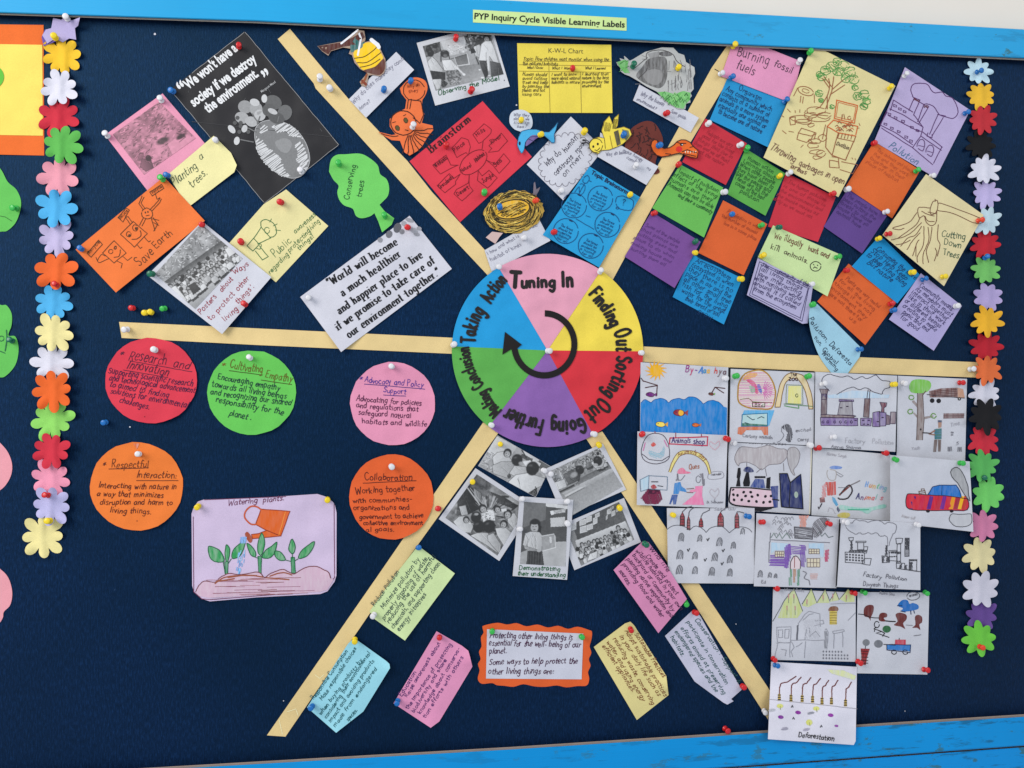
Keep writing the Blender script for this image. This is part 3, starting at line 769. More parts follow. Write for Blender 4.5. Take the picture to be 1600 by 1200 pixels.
left = [
 ((97, 48), 31, LV, 'lavender paper flower with torn edges at the top of the left garland'),
 ((98, 88), 33, YL, 'deep yellow paper flower below the torn lavender one in the left garland'),
 ((92, 137), 31, WF, 'white paper flower between the yellow and the upper red one in the left garland'),
 ((92, 182), 33, RD, 'red paper flower above the mid green one in the left garland'),
 ((97, 226), 33, (92, 180, 78), 'mid green paper flower above the upper pink one in the left garland'),
 ((91, 276), 34, (230, 150, 166), 'pink paper flower just under the mid green one in the left garland'),
 ((88, 325), 32, SB, 'sky blue paper flower above the crumpled lavender one in the left garland'),
 ((88, 372), 31, (190, 178, 214), 'crumpled lavender paper flower above the orange flower with a red pin'),
 ((87, 423), 33, OG, 'orange paper flower with a red pin in its lowest petal in the left garland'),
 ((84, 472), 31, SB, 'sky blue paper flower between the orange and the pale yellow one in the left garland'),
 ((84, 520), 33, (234, 220, 150), 'pale yellow paper flower midway down the left garland'),
 ((81, 567), 32, WF, 'white paper flower midway down the left garland above the lower orange one'),
 ((82, 610), 33, (236, 100, 36), 'orange paper flower above the light green one in the left garland'),
 ((82, 656), 34, (142, 214, 96), 'light green paper flower in the lower left garland'),
 ((81, 704), 30, (212, 48, 66), 'red paper flower above the lower pink one in the left garland'),
 ((79, 748), 31, (240, 150, 176), 'pink paper flower just above the red pin in the left garland'),
 ((80, 790), 33, (184, 180, 222), 'pale lavender paper flower second from the bottom of the left garland'),
 ((68, 838), 35, (236, 222, 150), 'large pale yellow paper flower at the bottom end of the left garland')]
# ================================================================ things cut off by the left edge of the photograph
S = Sheet('bordered_card', [(-70, 37), (68, 39), (69, 243), (-70, 240)], (238, 108, 40), 'orange card with a yellow centre cut off by the left edge at the upper left', 'card', amp=.0006)
S.sub('yellow_centre', [(-60, 68), (66, 70), (67, 212), (-60, 210)], (246, 218, 96))
S.sub('green_dot', ell(-14, 120, 20, 19), (98, 190, 60), e=.0011)
o1 = Sheet('tree_cutout', catmull([(-60, 262), (-20, 250), (0, 263), (12, 284), (26, 297), (33, 318), (26, 345), (12, 360), (0, 362), (-30, 366), (-66, 330)], 5, True), (98, 192, 84), 'green tree shaped paper cut-out half outside the left edge, upper of two', 'paper cutout', 'green paper cut-outs at the left edge')
o1.line([(-2, 337), (8, 339), (18, 345)], (50, 110, 44), 1.0)
o2 = Sheet('tree_cutout', catmull([(-60, 470), (-20, 462), (0, 476), (10, 477), (18, 490), (18, 508), (13, 524), (24, 526), (29, 545), (24, 570), (8, 588), (-6, 590), (-40, 596), (-70, 540)], 5, True), (98, 192, 84), 'green tree shaped paper cut-out half outside the left edge, lower of two', 'paper cutout', 'green paper cut-outs at the left edge')
o2.line([(10, 516), (11, 530), (8, 548)], (30, 100, 60), 2.0); o2.line(ell(2, 529, 4, 4, n=12), (30, 100, 60), 1.4); o2.line([(-2, 548), (8, 552)], (30, 100, 60), 1.4)
Sheet('pink_cutout', catmull([(-60, 680), (-20, 676), (0, 692), (13, 708), (19, 728), (15, 748), (0, 766), (-30, 776), (-66, 730)], 5, True), (236, 156, 166), 'pink rounded paper cut-out half outside the left edge, upper of two', 'paper cutout', 'pink paper cut-outs at the left edge')
Sheet('pink_cutout', catmull([(-60, 880), (-20, 878), (0, 889), (13, 903), (19, 925), (16, 945), (6, 956), (4, 966), (-6, 976), (-40, 980), (-66, 930)], 5, True), (236, 156, 166), 'pink rounded paper cut-out half outside the left edge, lower of two', 'paper cutout', 'pink paper cut-outs at the left edge')
order = list(range(len(left)))
for i in [j for j in order if j % 2] + [j for j in order if j % 2 == 0 and j != 0]:
    (c, r, col, lab) = left[i]
    flower(*c, r, 7 if i in (5, 6, 8) else 8, col, lab, GL_, rot=(i * 37) % 45 - 90, ri=.55, pw=.62, seed=i * 3 + 1, lift=.007)
# the torn lavender one
S = Sheet('paper_flower', [(83, 28), (96, 31), (103, 24), (112, 32), (125, 27), (122, 40), (117, 44), (119, 62), (108, 60), (98, 66), (86, 60), (74, 68), (66, 55), (72, 46), (80, 44)], LV, left[0][3], 'paper flower', GL_, curls=((123, 30, 22, .012),), step=5)
S.sub('purple_back', [(70, 46), (82, 46), (96, 60), (84, 66), (68, 72), (65, 58)], (104, 84, 160), e=-.0009)

right = [
 ((1529, 112), 20, (196, 226, 236), 8, 'pale blue curled paper flower at the top of the right garland'),
 ((1533, 150), 22, (240, 186, 48), 9, 'yellow paper flower below the pale blue one at the top of the right garland'),
 ((1535, 187), 22, (200, 48, 56), 9, 'red paper flower above the upper black one in the right garland'),
 ((1533, 226), 22, BK, 9, 'black paper flower in the upper right garland between red and white'),
 ((1538, 265), 23, WF, 9, 'white paper flower below the upper black one in the right garland'),
 ((1541, 303), 22, (192, 178, 222), 9, 'lavender paper flower below the upper white one in the right garland'),
 ((1542, 345), 22, (192, 214, 222), 9, 'pale grey blue paper flower beside the cutting down trees drawing'),
 ((1540, 382), 22, (200, 40, 52), 9, 'red paper flower just above the blue pin in the right garland'),
 ((1541, 422), 22, (112, 188, 96), 9, 'green paper flower just below the blue pin in the right garland'),
 ((1544, 464), 23, (176, 160, 206), 8, 'lavender paper flower above the lower yellow one in the right garland'),
 ((1543, 502), 23, (238, 176, 40), 9, 'yellow paper flower midway down the right garland'),
 ((1541, 542), 24, (190, 34, 48), 9, 'red paper flower above the orange one in the right garland'),
 ((1543, 578), 22, (228, 108, 56), 9, 'orange paper flower at the right end of the level cream strip'),
 ((1540, 616), 23, WF, 9, 'white paper flower below the orange one in the right garland'),
 ((1541, 650), 26, (30, 29, 31), 9, 'black paper flower midway down the right garland under the white one'),
 ((1537, 688), 24, (208, 46, 62), 9, 'red paper flower below the lower black one in the right garland'),
 ((1535, 728), 24, (88, 178, 88), 9, 'darker green paper flower above the dark green pin in the right garland'),
 ((1545, 772), 26, (112, 206, 100), 8, 'bright green paper flower below the dark green pin in the right garland'),
 ((1536, 822), 23, (206, 122, 158), 8, 'pink paper flower below the bright green one in the right garland'),
 ((1532, 867), 26, (226, 212, 158), 8, 'cream paper flower in the lower right garland'),
 ((1533, 921), 28, (206, 202, 214), 8, 'large white paper flower above the purple one in the right garland'),
 ((1534, 962), 24, (104, 74, 146), 8, 'purple paper flower second from the bottom of the right garland'),
 ((1531, 998), 26, (110, 202, 66), 8, 'bright green paper flower at the bottom end of the right garland')]
def right_garland():
    order = list(range(len(right)))
    for i in [j for j in order if j % 2] + [j for j in order if j % 2 == 0]:
        c, r, col, n, lab = right[i]
        flower(*c, r * 1.08, n, col, lab, GRt, rot=(i * 29) % 40, ri=.64, pw=1.2, seed=i * 5 + 2, lift=.006)

# ================================================================ upper left sheets
S = Sheet('pink_photo_sheet', [(254, 146), (164, 211), (232, 300), (321, 225)], (232, 150, 176), 'pink sheet with a dark printed photograph of people planting, left of the black poster', 'sheet')
p = Photo(S, [(249, 159), (176, 210), (225, 273), (306, 216)], .75, .56)
p.grain(.5, 5, .3)
for i in range(420):
    u, v = p.R.random(), p.R.random(); x = 249 * (1 - u) * (1 - v) + 176 * u * (1 - v) + 225 * u * v + 306 * (1 - u) * v; y = 159 * (1 - u) * (1 - v) + 210 * u * (1 - v) + 273 * u * v + 216 * (1 - u) * v
    a = p.R.uniform(-1.1, .3) - .3; L = p.R.uniform(2, 6); p.l((x, y), (x + L * math.cos(a), y + L * math.sin(a)), p.R.uniform(.7, 1.5), p.R.choice((.1, .2, .35, .8, .9, .7)))
p.g([(262, 226), (285, 207), (304, 216), (270, 242)], .8, .15); p.e(254, 220, 10, 4.5, .12, -25, .3, .4); p.e(283, 213, 8, 3.5, .1, -30, .3, .4); p.l((276, 208), (290, 214), 1.2, .1); p.l((290, 214), (280, 222), 1.2, .2)
p.cloth([(222, 248), (236, 250), (240, 262), (228, 268), (219, 260)], .4, 6, 40, .08); p.head(232, 247, 4.4, -30, False); p.l((238, 256), (252, 250), 2, .3)
p.make((.92, .36, .5), .04, .8)

S = Sheet('black_poster', [(382, 49), (266, 140), (413, 318), (530, 226)], (46, 45, 47), 'black poster with a white quote about society and the environment over a grey globe tree', 'poster', crumple=1.6, amp=.0008,
          curls=((268, 141, 40, .003), (530, 226, 50, .003)))
S.mat.node_tree.nodes['Principled BSDF'].inputs['Roughness'].default_value = .5
for a, b in (((383, 50), (529, 226)), ((268, 142), (412, 316)), ((414, 317), (528, 227)), ((300, 114), (381, 51))): S.line([a, b], (150, 150, 150), .7, 'worn_edge', wob=.4)
WH = (226, 226, 226)
typed(S, '\u201c', 288, 153, 297, 147, 26, WH, .03)
typed(S, "We won't have a", 294, 140, 372, 78, 15.5, WH, .035)
typed(S, 'society if we destroy', 303, 167, 402, 95, 15.5, WH, .035)
typed(S, 'the environment.', 325, 177, 405, 118, 15.5, WH, .035)
typed(S, '\u201d', 421, 134, 430, 128, 26, WH, .03)
for i in range(40):
    x, y = S.seed.uniform(290, 510), S.seed.uniform(80, 300); a_ = S.seed.uniform(0, 3.1); L_ = S.seed.uniform(1, 9)
    if inside(S.poly, np.array([x, x + L_]), np.array([y, y + L_])).all(): S.line([(x, y), (x + L_ * math.cos(a_), y + L_ * math.sin(a_))], (84, 84, 86), .6, 'scuffs', wob=.2)
S.line([(300, 190), (520, 214)], (60, 60, 62), .8, 'scuffs', wob=.3)
typed(S, 'Margaret Mead', 409, 145, 431, 129, 4, (170, 170, 170), .01)
def gtone(v): return (v, v, v)
S.fill(catmull([(398, 214), (402, 196), (418, 188), (440, 190), (462, 202), (478, 224), (484, 250), (476, 270), (462, 278), (446, 276), (424, 264), (406, 240)], 5, True), gtone(124), 'globe_print', 'ink')
for poly in ([(401, 213), (412, 220), (420, 232), (430, 238), (441, 247), (442, 257), (447, 268), (459, 276), (440, 277), (424, 267), (411, 254), (402, 240), (399, 226)], [(424, 198), (440, 191), (455, 195), (466, 204), (473, 217), (463, 214), (452, 213), (445, 206), (432, 208)], [(460, 228), (470, 220), (478, 232), (484, 250), (479, 266), (470, 264), (462, 250), (465, 240)], [(402, 206), (410, 198), (420, 194), (418, 203), (408, 209)]):
    S.hatch(poly, gtone(206), 2.5, -35, 2.0, 'globe_print', jit=2.2)
S.fill(catmull([(430, 222), (446, 216), (456, 224), (450, 238), (438, 236)], 4, True), gtone(142), 'globe_print', 'ink')
S.line(catmull([(398, 214), (402, 196), (418, 188), (440, 190), (462, 202), (478, 224), (484, 250), (476, 270), (462, 278), (446, 276), (424, 264), (406, 240)], 5, True), gtone(176), 1.0, 'globe_print', closed=True, wob=0)
for cx, cy, rx, ry, v in ((383, 167, 10, 9, 160), (378, 184, 10, 8, 176), (393, 190, 9, 7, 186), (400, 170, 9, 9, 170), (406, 180, 8, 8, 196), (398, 160, 7, 5, 205), (427, 160, 12, 10, 110), (445, 176, 10, 11, 118), (420, 172, 9, 9, 104), (432, 184, 12, 8, 100)):
    S.fill(ell(cx, cy, rx * 1.12, ry * 1.12, 20), gtone(v - 14), 'leaf_print', 'ink')
for cx, cy, rx, ry, a, v in ((413, 154, 4.5, 6.5, 0, 200), (362, 202, 4.5, 7.5, -40, 195), (382, 201, 4.5, 6, 20, 190), (370, 220, 4.5, 6.5, 10, 200), (426, 174, 8, 4, 25, 185)): S.fill(ell(cx, cy, rx, ry, a), gtone(v), 'leaf_print', 'ink')
for cx, cy in ((371, 184), (367, 192), (376, 192), (374, 206), (388, 206), (376, 197)): S.fill(ell(cx, cy, 3.2, 3.2), gtone(84), 'leaf_print', 'ink')
for l in ([(408, 198), (398, 184), (394, 178)], [(400, 206), (388, 200)], [(396, 222), (376, 218)], [(434, 190), (436, 182)], [(402, 192), (406, 182)]): S.line(l, gtone(110), 1.8, 'leaf_print')

S = Sheet('cream_note', [(334, 212), (262, 273), (294, 324), (366, 269), (370, 258), (361, 239)], (236, 226, 160), 'cream note reading planting a trees pinned over the corner of the black poster', 'note', curls=((368, 262, 34, .005),))
INK = (40, 44, 46)
T(S, 'Planting', 271, 292, 309, 261, 12, (62, 84, 60)); T(S, 'a', 313, 251, 319, 246, 11, (62, 84, 60)); T(S, 'trees.', 300, 295, 325, 270, 11, (62, 84, 60))

S = Sheet('orange_drawing', [(256, 276), (118, 390), (181, 457), (320, 345)], (240, 118, 54), 'orange sheet with pen drawn square characters and the words Save Earth', 'drawing', curls=((181, 457, 60, .006),), amp=.0007)
OI = (74, 46, 22)
T(S, 'Save', 217, 417, 242, 396, 14, OI, 1.3); T(S, 'Earth', 243, 389, 271, 366, 12, OI, 1.3)
def shp(S, pts, col=OI, w=1.1, **k): S.line(pts, col, w, closed=True, **k)
shp(S, [(136, 396), (154, 375), (160, 382), (142, 402)]); T(S, 'Recycle', 139, 397, 157, 378, 5, OI, .8)
shp(S, [(160, 395), (178, 376), (197, 395), (178, 411)]); S.line([(150, 402), (154, 410), (163, 407), (170, 404)], OI, smooth=True); S.line([(152, 407), (158, 398), (165, 400)], OI, smooth=True)
S.line(ell(173, 393, 3.4, 3.4, n=12), OI, 1); S.line(ell(180, 387, 1.6, 2.4, 20, n=10), OI, 1.4); S.line([(178, 402), (186, 400), (188, 390)], OI, 1.1, smooth=True)
S.line([(183, 408), (191, 412), (189, 419)], OI); S.line([(192, 401), (199, 407), (206, 402)], OI)
shp(S, [(188, 366), (208, 346), (230, 365), (210, 386)]); S.line(ell(201, 366, 3.6, 4.4, -20, n=12), OI, 1); S.line(ell(211, 356, 4, 5, -20, n=12), OI, 1)
S.fill(ell(202, 368, 1.8, 2.2), OI, style='ink'); S.fill(ell(212.5, 357, 1.8, 2.4), OI, style='ink'); S.line([(206, 374), (214, 373), (220, 368), (219, 360)], OI, 1.2, smooth=True)
S.line([(214, 382), (219, 388), (222, 386)], OI); S.line([(225, 370), (232, 378), (235, 376)], OI)
S.line([(206, 347), (200, 338), (196, 340), (203, 350)], OI); shp(S, [(184, 340), (197, 325), (202, 328), (192, 347)]); T(S, 'Recycle', 188, 343, 200, 329, 5, OI, .8)
S.line(catmull([(222, 330), (228, 325), (234, 327), (238, 332), (237, 339), (230, 342), (222, 338)], 4, True), OI, 1.1)
S.line([(224, 340), (218, 352)], OI); S.line([(228, 341), (222, 353)], OI); S.fill(ell(227, 332, 1, 1.6), OI, style='ink'); S.fill(ell(231, 331, 1, 1.6), OI, style='ink'); S.line([(228, 337), (233, 336)], OI)
S.line([(223, 327), (217, 318), (222, 306)], OI); S.line([(226, 325), (220, 317), (225, 308)], OI); S.line([(234, 328), (246, 315), (250, 309), (246, 311)], OI, smooth=True); S.line([(237, 330), (249, 317), (252, 311)], OI)
shp(S, [(234, 300), (252, 288), (256, 294), (238, 306)]); T(S, 'Recycle', 238, 303, 254, 292, 5, OI, .8); S.line([(243, 303), (245, 311)], OI)
S.line([(236, 341), (239, 350), (242, 360)], OI); S.line([(239, 340), (246, 350), (240, 361)], OI); S.line([(238, 342), (248, 344)], OI); S.line([(240, 348), (248, 352)], OI)

F_ = Sheet('cream_drawing', [(447, 296), (412, 319), (358, 380), (431, 441), (513, 353)], (230, 218, 154), 'cream sheet with a green megaphone drawing about public awareness', 'drawing', curls=((447, 296, 40, .004),), amp=.0008)
GI = (66, 112, 66)
F_.line([(386, 384), (396, 372), (405, 382), (395, 392)], GI, 1.2, closed=True); F_.line([(396, 373), (408, 355), (423, 372), (403, 381)], GI, 1.2)
F_.line([(408, 355), (408, 346), (416, 343), (428, 350), (432, 362), (428, 369), (421, 371)], GI, 1.2, smooth=True); F_.line(ell(417, 360, 4, 5, n=10), GI, 1)
F_.line([(399, 392), (410, 406), (419, 401), (405, 384)], GI, 1.2); F_.line(catmull([(402, 381), (408, 382), (406, 389), (401, 388)], 4), GI, 1)
for a in ([(421, 347), (424, 342)], [(427, 353), (433, 350)], [(430, 359), (438, 360)]): F_.line(a, GI, 1)
T(F_, 'Public', 430, 404, 457, 376, 13, GI, 1.2); T(F_, 'awareness', 461, 366, 494, 336, 8.5, GI, 1.1)
T(F_, 'regarding', 422, 429, 452, 398, 8, GI, 1.1); T(F_, 'protecting', 452, 395, 486, 361, 8.5, GI, 1.1); T(F_, 'living', 484, 362, 500, 346, 8, GI, 1.1); T(F_, 'things!', 467, 392, 490, 370, 8, GI, 1.1)

S = Sheet('photo_note', [(316, 346), (230, 430), (347, 522), (424, 433)], WHITE, 'white sheet with a photograph of children in a garden and red handwriting about posters', 'photo', curls=((347, 522, 70, .005),), amp=.0008)
p = Photo(S, [(314, 350), (242, 428), (305, 483), (379, 404)], .72, .5)
p.grain(.4, 6, .2)
for i in range(950):   # hedge of leaves
    x = 240 + p.R.random() * 130; y = 348 + p.R.random() * 118; a = p.R.uniform(-1.6, 1.2); L = p.R.uniform(1.5, 4); v = p.R.choice((.16, .3, .5, .66, .8, .9)); p.l((x, y), (x + L * math.cos(a), y + L * math.sin(a)), p.R.uniform(.8, 1.7), v)
for k in range(8): p.l((258 + k, 440 + k * .6), (372 + k * .6, 358 + k), 1.6, .2 + .02 * k)
p.gg([(286, 470), (380, 402), (384, 412), (300, 488)], .75, .5, 60)
p.crowd([(268, 440), (292, 424), (330, 400), (362, 378), (378, 392), (350, 416), (312, 444), (288, 462)], 64, 5.2, -38)
p.cloth([(262, 452), (274, 446), (292, 468), (284, 478), (268, 466)], .88, 4, 50); p.head(266, 447, 3.6, -38); p.g([(294, 446), (304, 440), (314, 452), (302, 461)], .1); p.l((294, 446), (304, 440), .8, .7); p.cloth([(350, 388), (362, 382), (370, 394), (358, 402)], .84, 3, 40); p.head(352, 386, 3, -38)
p.grain(.12, 1.6)
p.make()
RI = (150, 40, 56)
T(S, 'Posters', 313, 492, 339, 464, 9, RI, 1.2); T(S, 'about', 346, 457, 364, 436, 8.5, RI, 1.2); T(S, "'Ways", 363, 430, 390, 414, 8.5, RI, 1.2)
T(S, 'to protect', 329, 502, 367, 460, 8.5, RI, 1.2); T(S, 'other', 372, 456, 390, 434, 8.5, RI, 1.2)
T(S, "living", 351, 503, 372, 483, 8.5, RI, 1.2); T(S, "things'.", 371, 476, 398, 448, 8.5, RI, 1.2)

S = Sheet('tree_note', catmull([(514, 268), (517, 250), (526, 242), (540, 241), (562, 240), (576, 246), (590, 258), (594, 272), (604, 280), (608, 293), (606, 306), (598, 315), (593, 320)], 4) + [(601, 330), (616, 341), (612, 351), (597, 363), (591, 346), (585, 333)] + catmull([(585, 333), (578, 338), (565, 341), (556, 337), (551, 326), (538, 321), (530, 312), (527, 300), (529, 290), (521, 281), (514, 268)], 4)[:-1],
          (112, 208, 96), 'bright green tree shaped note reading conserving trees', 'note', curls=((597, 363, 34, .006), (515, 262, 30, .003)), amp=.0007)
T(S, 'Conserving', 544, 313, 556, 258, 9, (20, 66, 40), 1.2); T(S, 'trees', 563, 309, 570, 282, 9, (20, 66, 40), 1.2)

S = Sheet('quote_sheet', [(640, 337), (469, 464), (533, 550), (706, 420)], (208, 207, 216), 'white printed quote sheet in bold black serif type starting World will become', 'poster', amp=.0009, crumple=1.3, curls=((533, 550, 70, .007), (640, 337, 40, .002)))
SI = (18, 18, 22)
for args in (('<World will become', 514, 448.5, 623, 381, ), ('a much healthier', 535, 464, 628, 399), ('and happier place to live', 530, 492, 662, 401), ('if we promise to take care of', 528, 517, 681, 410), ('our environment together.>', 545, 529, 690, 427)):
    T(S, args[0], args[1], args[2], args[3], args[4], 13, SI, 2.3, serif=True, jit=.0, part='printed_text', tight=.97, track=1.5)
for cx, cy, rx, ry, v in ((621, 356, 6, 8, 92), (608, 366, 5, 6, 110), (628, 362, 4, 4, 130), (651, 366, 5, 3, 150), (594, 375, 4, 4, 140), (655, 357, 4, 3, 150), (631, 349, 4, 4, 160), (640, 344, 7, 3, 150), (647, 360, 6, 4, 168)): S.fill(ell(cx, cy, rx, ry, 20, n=14), (v, v, v + 6), 'leaf_print', 'ink')
# ================================================================ upper middle: questions and cut-outs
PEN = (120, 118, 135)
S = Sheet('question_slip', [(619, 81), (545, 155), (572, 184), (647, 109)], WHITE, 'white handwritten slip lying under the beehive cut-out', 'paper slip', curls=((647, 109, 30, .004),))
T(S, 'Why do', 552, 163, 572, 143, 7, PEN, .8); T(S, 'bees make', 573, 141, 602, 117, 7, PEN, .8); T(S, 'honey comb', 599, 118, 631, 93, 7, PEN, .8); T(S, 'home?', 562, 172, 580, 160, 6, PEN, .7)
S = Sheet('beehive_cutout', [(496, 72), (506, 70), (534, 65), (536, 69), (551, 55), (558, 47), (569, 48), (571, 60), (570, 66), (577, 64), (581, 60), (590, 66), (592, 72), (597, 82), (602, 92), (603, 105), (600, 114), (594, 119), (582, 117), (576, 118), (574, 128), (572, 136), (565, 134), (562, 128), (574, 114), (563, 108), (554, 98), (550, 86), (545, 84), (548, 76), (536, 74), (517, 80), (513, 87), (503, 80)],
          (176, 150, 130), 'cut-out drawing of a yellow beehive hanging from a brown branch with white tape', 'paper cutout', curls=((496, 72, 30, .008), (560, 48, 24, .008)), step=5)
BR = (88, 44, 36)
S.fill([(497, 72), (534, 66), (552, 58), (566, 50), (570, 58), (556, 70), (536, 73), (517, 79), (513, 85), (503, 79)], BR, light=.08); S.fill([(547, 72), (556, 56), (562, 60), (563, 68), (570, 64), (568, 74), (556, 80), (548, 82)], (30, 96, 92), light=.2)
S.fill(catmull([(552, 84), (562, 72), (575, 66), (588, 70), (596, 84), (598, 92), (586, 104), (570, 110), (560, 102)], 4, True), (244, 200, 26), light=.08)
S.fill(catmull([(568, 110), (586, 104), (599, 92), (602, 103), (599, 112), (592, 117), (580, 115)], 4, True), (98, 52, 40), light=.08)
for l in ([(554, 91), (570, 88), (584, 78), (590, 72)], [(558, 98), (574, 97), (590, 86), (595, 82)], [(563, 105), (580, 101), (594, 92)]): S.line(l, (70, 36, 22), 1.3, smooth=True)
S.line([(573, 116), (570, 124), (565, 130)], (150, 84, 50), 3); S.line([(566, 126), (572, 132)], (130, 60, 40), 4)
for l, w in (([(533, 68), (548, 56), (559, 47), (564, 60), (561, 76), (559, 86)], 3), ([(580, 62), (590, 70), (592, 74)], 6)): S.line(l, (232, 232, 238), w, 'white_tape', wob=.1)

S = Sheet('octopus_cutout', catmull([(631, 131), (640, 123), (652, 121), (664, 126), (668, 137), (665, 148), (660, 156)], 4)[:-1] + [(660, 156), (659, 170), (663, 178), (659, 192), (676, 196), (677, 203), (668, 214), (660, 228), (652, 236), (640, 243), (632, 238), (625, 220), (612, 219), (596, 210), (591, 206), (596, 207), (612, 211), (618, 210), (609, 198), (609, 186), (620, 176), (633, 170), (635, 156), (627, 146), (625, 138)],
          (240, 116, 62), 'orange paper octopus cut-out with a round speech bubble above its head', 'paper cutout', curls=((640, 243, 30, .006), (591, 206, 20, .004)), step=5)
DK = (60, 24, 16)
S.line(ell(647, 141, 17, 16, n=18), DK, 1.2, wob=.5); S.line([(636, 170), (638, 156), (643, 155), (640, 170)], DK, 1.3); S.line([(644, 156), (658, 158), (660, 172), (662, 180), (656, 192), (646, 184)], DK, 1.4, wob=.8)
S.line(ell(630, 192, 20, 19, 20, n=20), DK, 1.5, wob=.3); T(S, 'Why do', 636, 138, 656, 134, 5, (120, 40, 20), .7); T(S, 'they', 638, 146, 654, 142, 5, (120, 40, 20), .7)
for x, y in ((634, 188), (621, 200)): S.fill(ell(x, y, 3.2, 4.2, -20), (90, 80, 40), style='ink'); S.line(ell(x, y, 3.2, 4.2, -20, n=12), DK, .8)
S.line([(633, 203), (638, 204)], DK, 1.3); S.line([(630, 181), (634, 179)], DK, 1); S.line([(613, 192), (618, 190)], DK, 1)
for k in range(9):
    a = math.radians(-4 + k * 14); x0, y0 = 640 + 8 * math.cos(a), 204 + 8 * math.sin(a); L = 32
    S.line(catmull([(x0, y0), (x0 + L * .35 * math.cos(a + .1), y0 + L * .35 * math.sin(a + .1)), (x0 + L * .7 * math.cos(a - .03), y0 + L * .7 * math.sin(a - .03)), (x0 + L * .9 * math.cos(a), y0 + L * .9 * math.sin(a))], 4), DK, 1.3, wob=.5)
S.line([(596, 209), (612, 213), (622, 212)], DK, 1.3, smooth=True)

S = Sheet('photo_sheet', [(651, 67), (767, 37), (796.5, 135), (680, 165)], (206, 206, 210), 'white bordered photograph captioned Observing the Model in green', 'photo', amp=.0006, curls=((767, 38, 30, .003),))
p = Photo(S, [(660.5, 72), (765, 44), (787, 116), (680.5, 141.5)], .7, .6)
q = cv(640, 40, 10)
p.gg(q(205, 320, 1250, 40, 1470, 755, 405, 1015), .62, .5, 90)
p.g(q(205, 320, 470, 250, 500, 400, 250, 500), .25, .5); p.gg(q(480, 250, 850, 165, 900, 400, 640, 470, 560, 430), .8, .7, 90); p.g(q(850, 165, 1250, 40, 1300, 300, 930, 400), .22, .5, 2)
for i in range(60): x, y = p.R.uniform(880, 1150), p.R.uniform(140, 380); p.e(*q(x, y)[0], p.R.uniform(.8, 2), p.R.uniform(.8, 2), p.R.choice((.1, .15, .6, .75, .4)), 0, .3)
for i in range(40): x, y = p.R.uniform(600, 860), p.R.uniform(290, 440); p.e(*q(x, y)[0], p.R.uniform(.6, 1.6), p.R.uniform(.4, 1), p.R.choice((.5, .62, .9, .95)), 0, .3)
p.gg(q(700, 500, 900, 450, 930, 600, 740, 630), .3, .42, 90); p.l(*q(650, 520, 910, 440), 1.3, .15); p.l(*q(700, 500, 760, 670), 1, .85); p.l(*q(895, 430, 940, 640), 1.4, .95); p.l(*q(740, 630, 930, 600), 1.2, .92)
p.gg(q(760, 640, 1100, 590, 1180, 820, 860, 890), .38, .62, 60)
p.head(*q(300, 370)[0], 4.6, 10, False); p.head(*q(400, 310)[0], 4.4, 0, False, .12); p.head(*q(330, 430)[0], 5.2, 0, False)
p.cloth(q(280, 560, 350, 480, 430, 560, 520, 680, 520, 730, 380, 740, 310, 700), .78, 7, 60); p.g(q(320, 700, 560, 730, 560, 850, 360, 850), .1, .1); p.cloth(q(350, 840, 510, 830, 480, 980, 420, 1010), .8, 4, 70); p.g(q(490, 820, 600, 900, 560, 960, 500, 970), .15, .4, 2)
p.l(*q(490, 470, 490, 560), 2.2, .08); p.l(*q(610, 460, 630, 530), 2, .08); p.e(*q(550, 440)[0], 7, 6, .1, 10, .1); p.l(*q(520, 400, 560, 390), 1, .5); p.e(*q(555, 470)[0], 3, 2.4, .35, 0, .4)
p.cloth(q(500, 540, 650, 530, 730, 620, 760, 690, 720, 690, 700, 740, 540, 700), .86, 7, 80, .3); p.l(*q(720, 640, 850, 765), 3.6, .84); p.e(*q(850, 765)[0], 2.2, 1.8, .9)
p.g(q(570, 700, 760, 690, 820, 800, 780, 920, 640, 930, 580, 830), .36, .7, 1.6); p.g(q(640, 860, 800, 840, 800, 900, 660, 940), .5, .7, 1.6)
p.head(*q(1090, 240)[0], 6, 10, False, .14); p.cloth(q(1000, 330, 1090, 290, 1150, 380, 1120, 540, 1080, 500, 1020, 470), .74, 5, 80); p.g(q(950, 370, 1010, 360, 1040, 420, 960, 440), .05); p.l(*q(1040, 500, 1080, 600), 3, .12)
p.e(*q(1200, 110)[0], 8, 6, .22, -10, .25, .4); p.head(*q(1200, 200)[0], 5.4, -8); p.cloth(q(1120, 290, 1180, 240, 1270, 240, 1310, 320, 1360, 480, 1400, 590, 1300, 560, 1250, 480, 1200, 550, 1080, 545), .86, 9, 75, .3); p.l(*q(1220, 400, 1230, 690), 4.6, .84); p.l(*q(1195, 420, 1200, 690), .8, .3)
p.cloth(q(1090, 550, 1200, 555, 1230, 780, 1180, 820, 1120, 660), .2, 5, 85, .08); p.cloth(q(1260, 560, 1420, 590, 1470, 755, 1280, 800), .24, 5, 85, .1); p.e(*q(1095, 690)[0], 1.8, 1, .95); p.e(*q(1140, 815)[0], 2.8, 1.2, .95); p.e(*q(1245, 780)[0], 2.2, 1.2, .8)
p.grain(.14, 1.5); p.make()
T(S, 'Observing', 684, 149, 729, 138, 8, (34, 92, 56), 1.3); T(S, 'the Model', 733, 137, 781, 124, 8, (34, 92, 56), 1.3); S.fill(ell(788, 125.5, 1, 1), (110, 110, 120), style='ink')

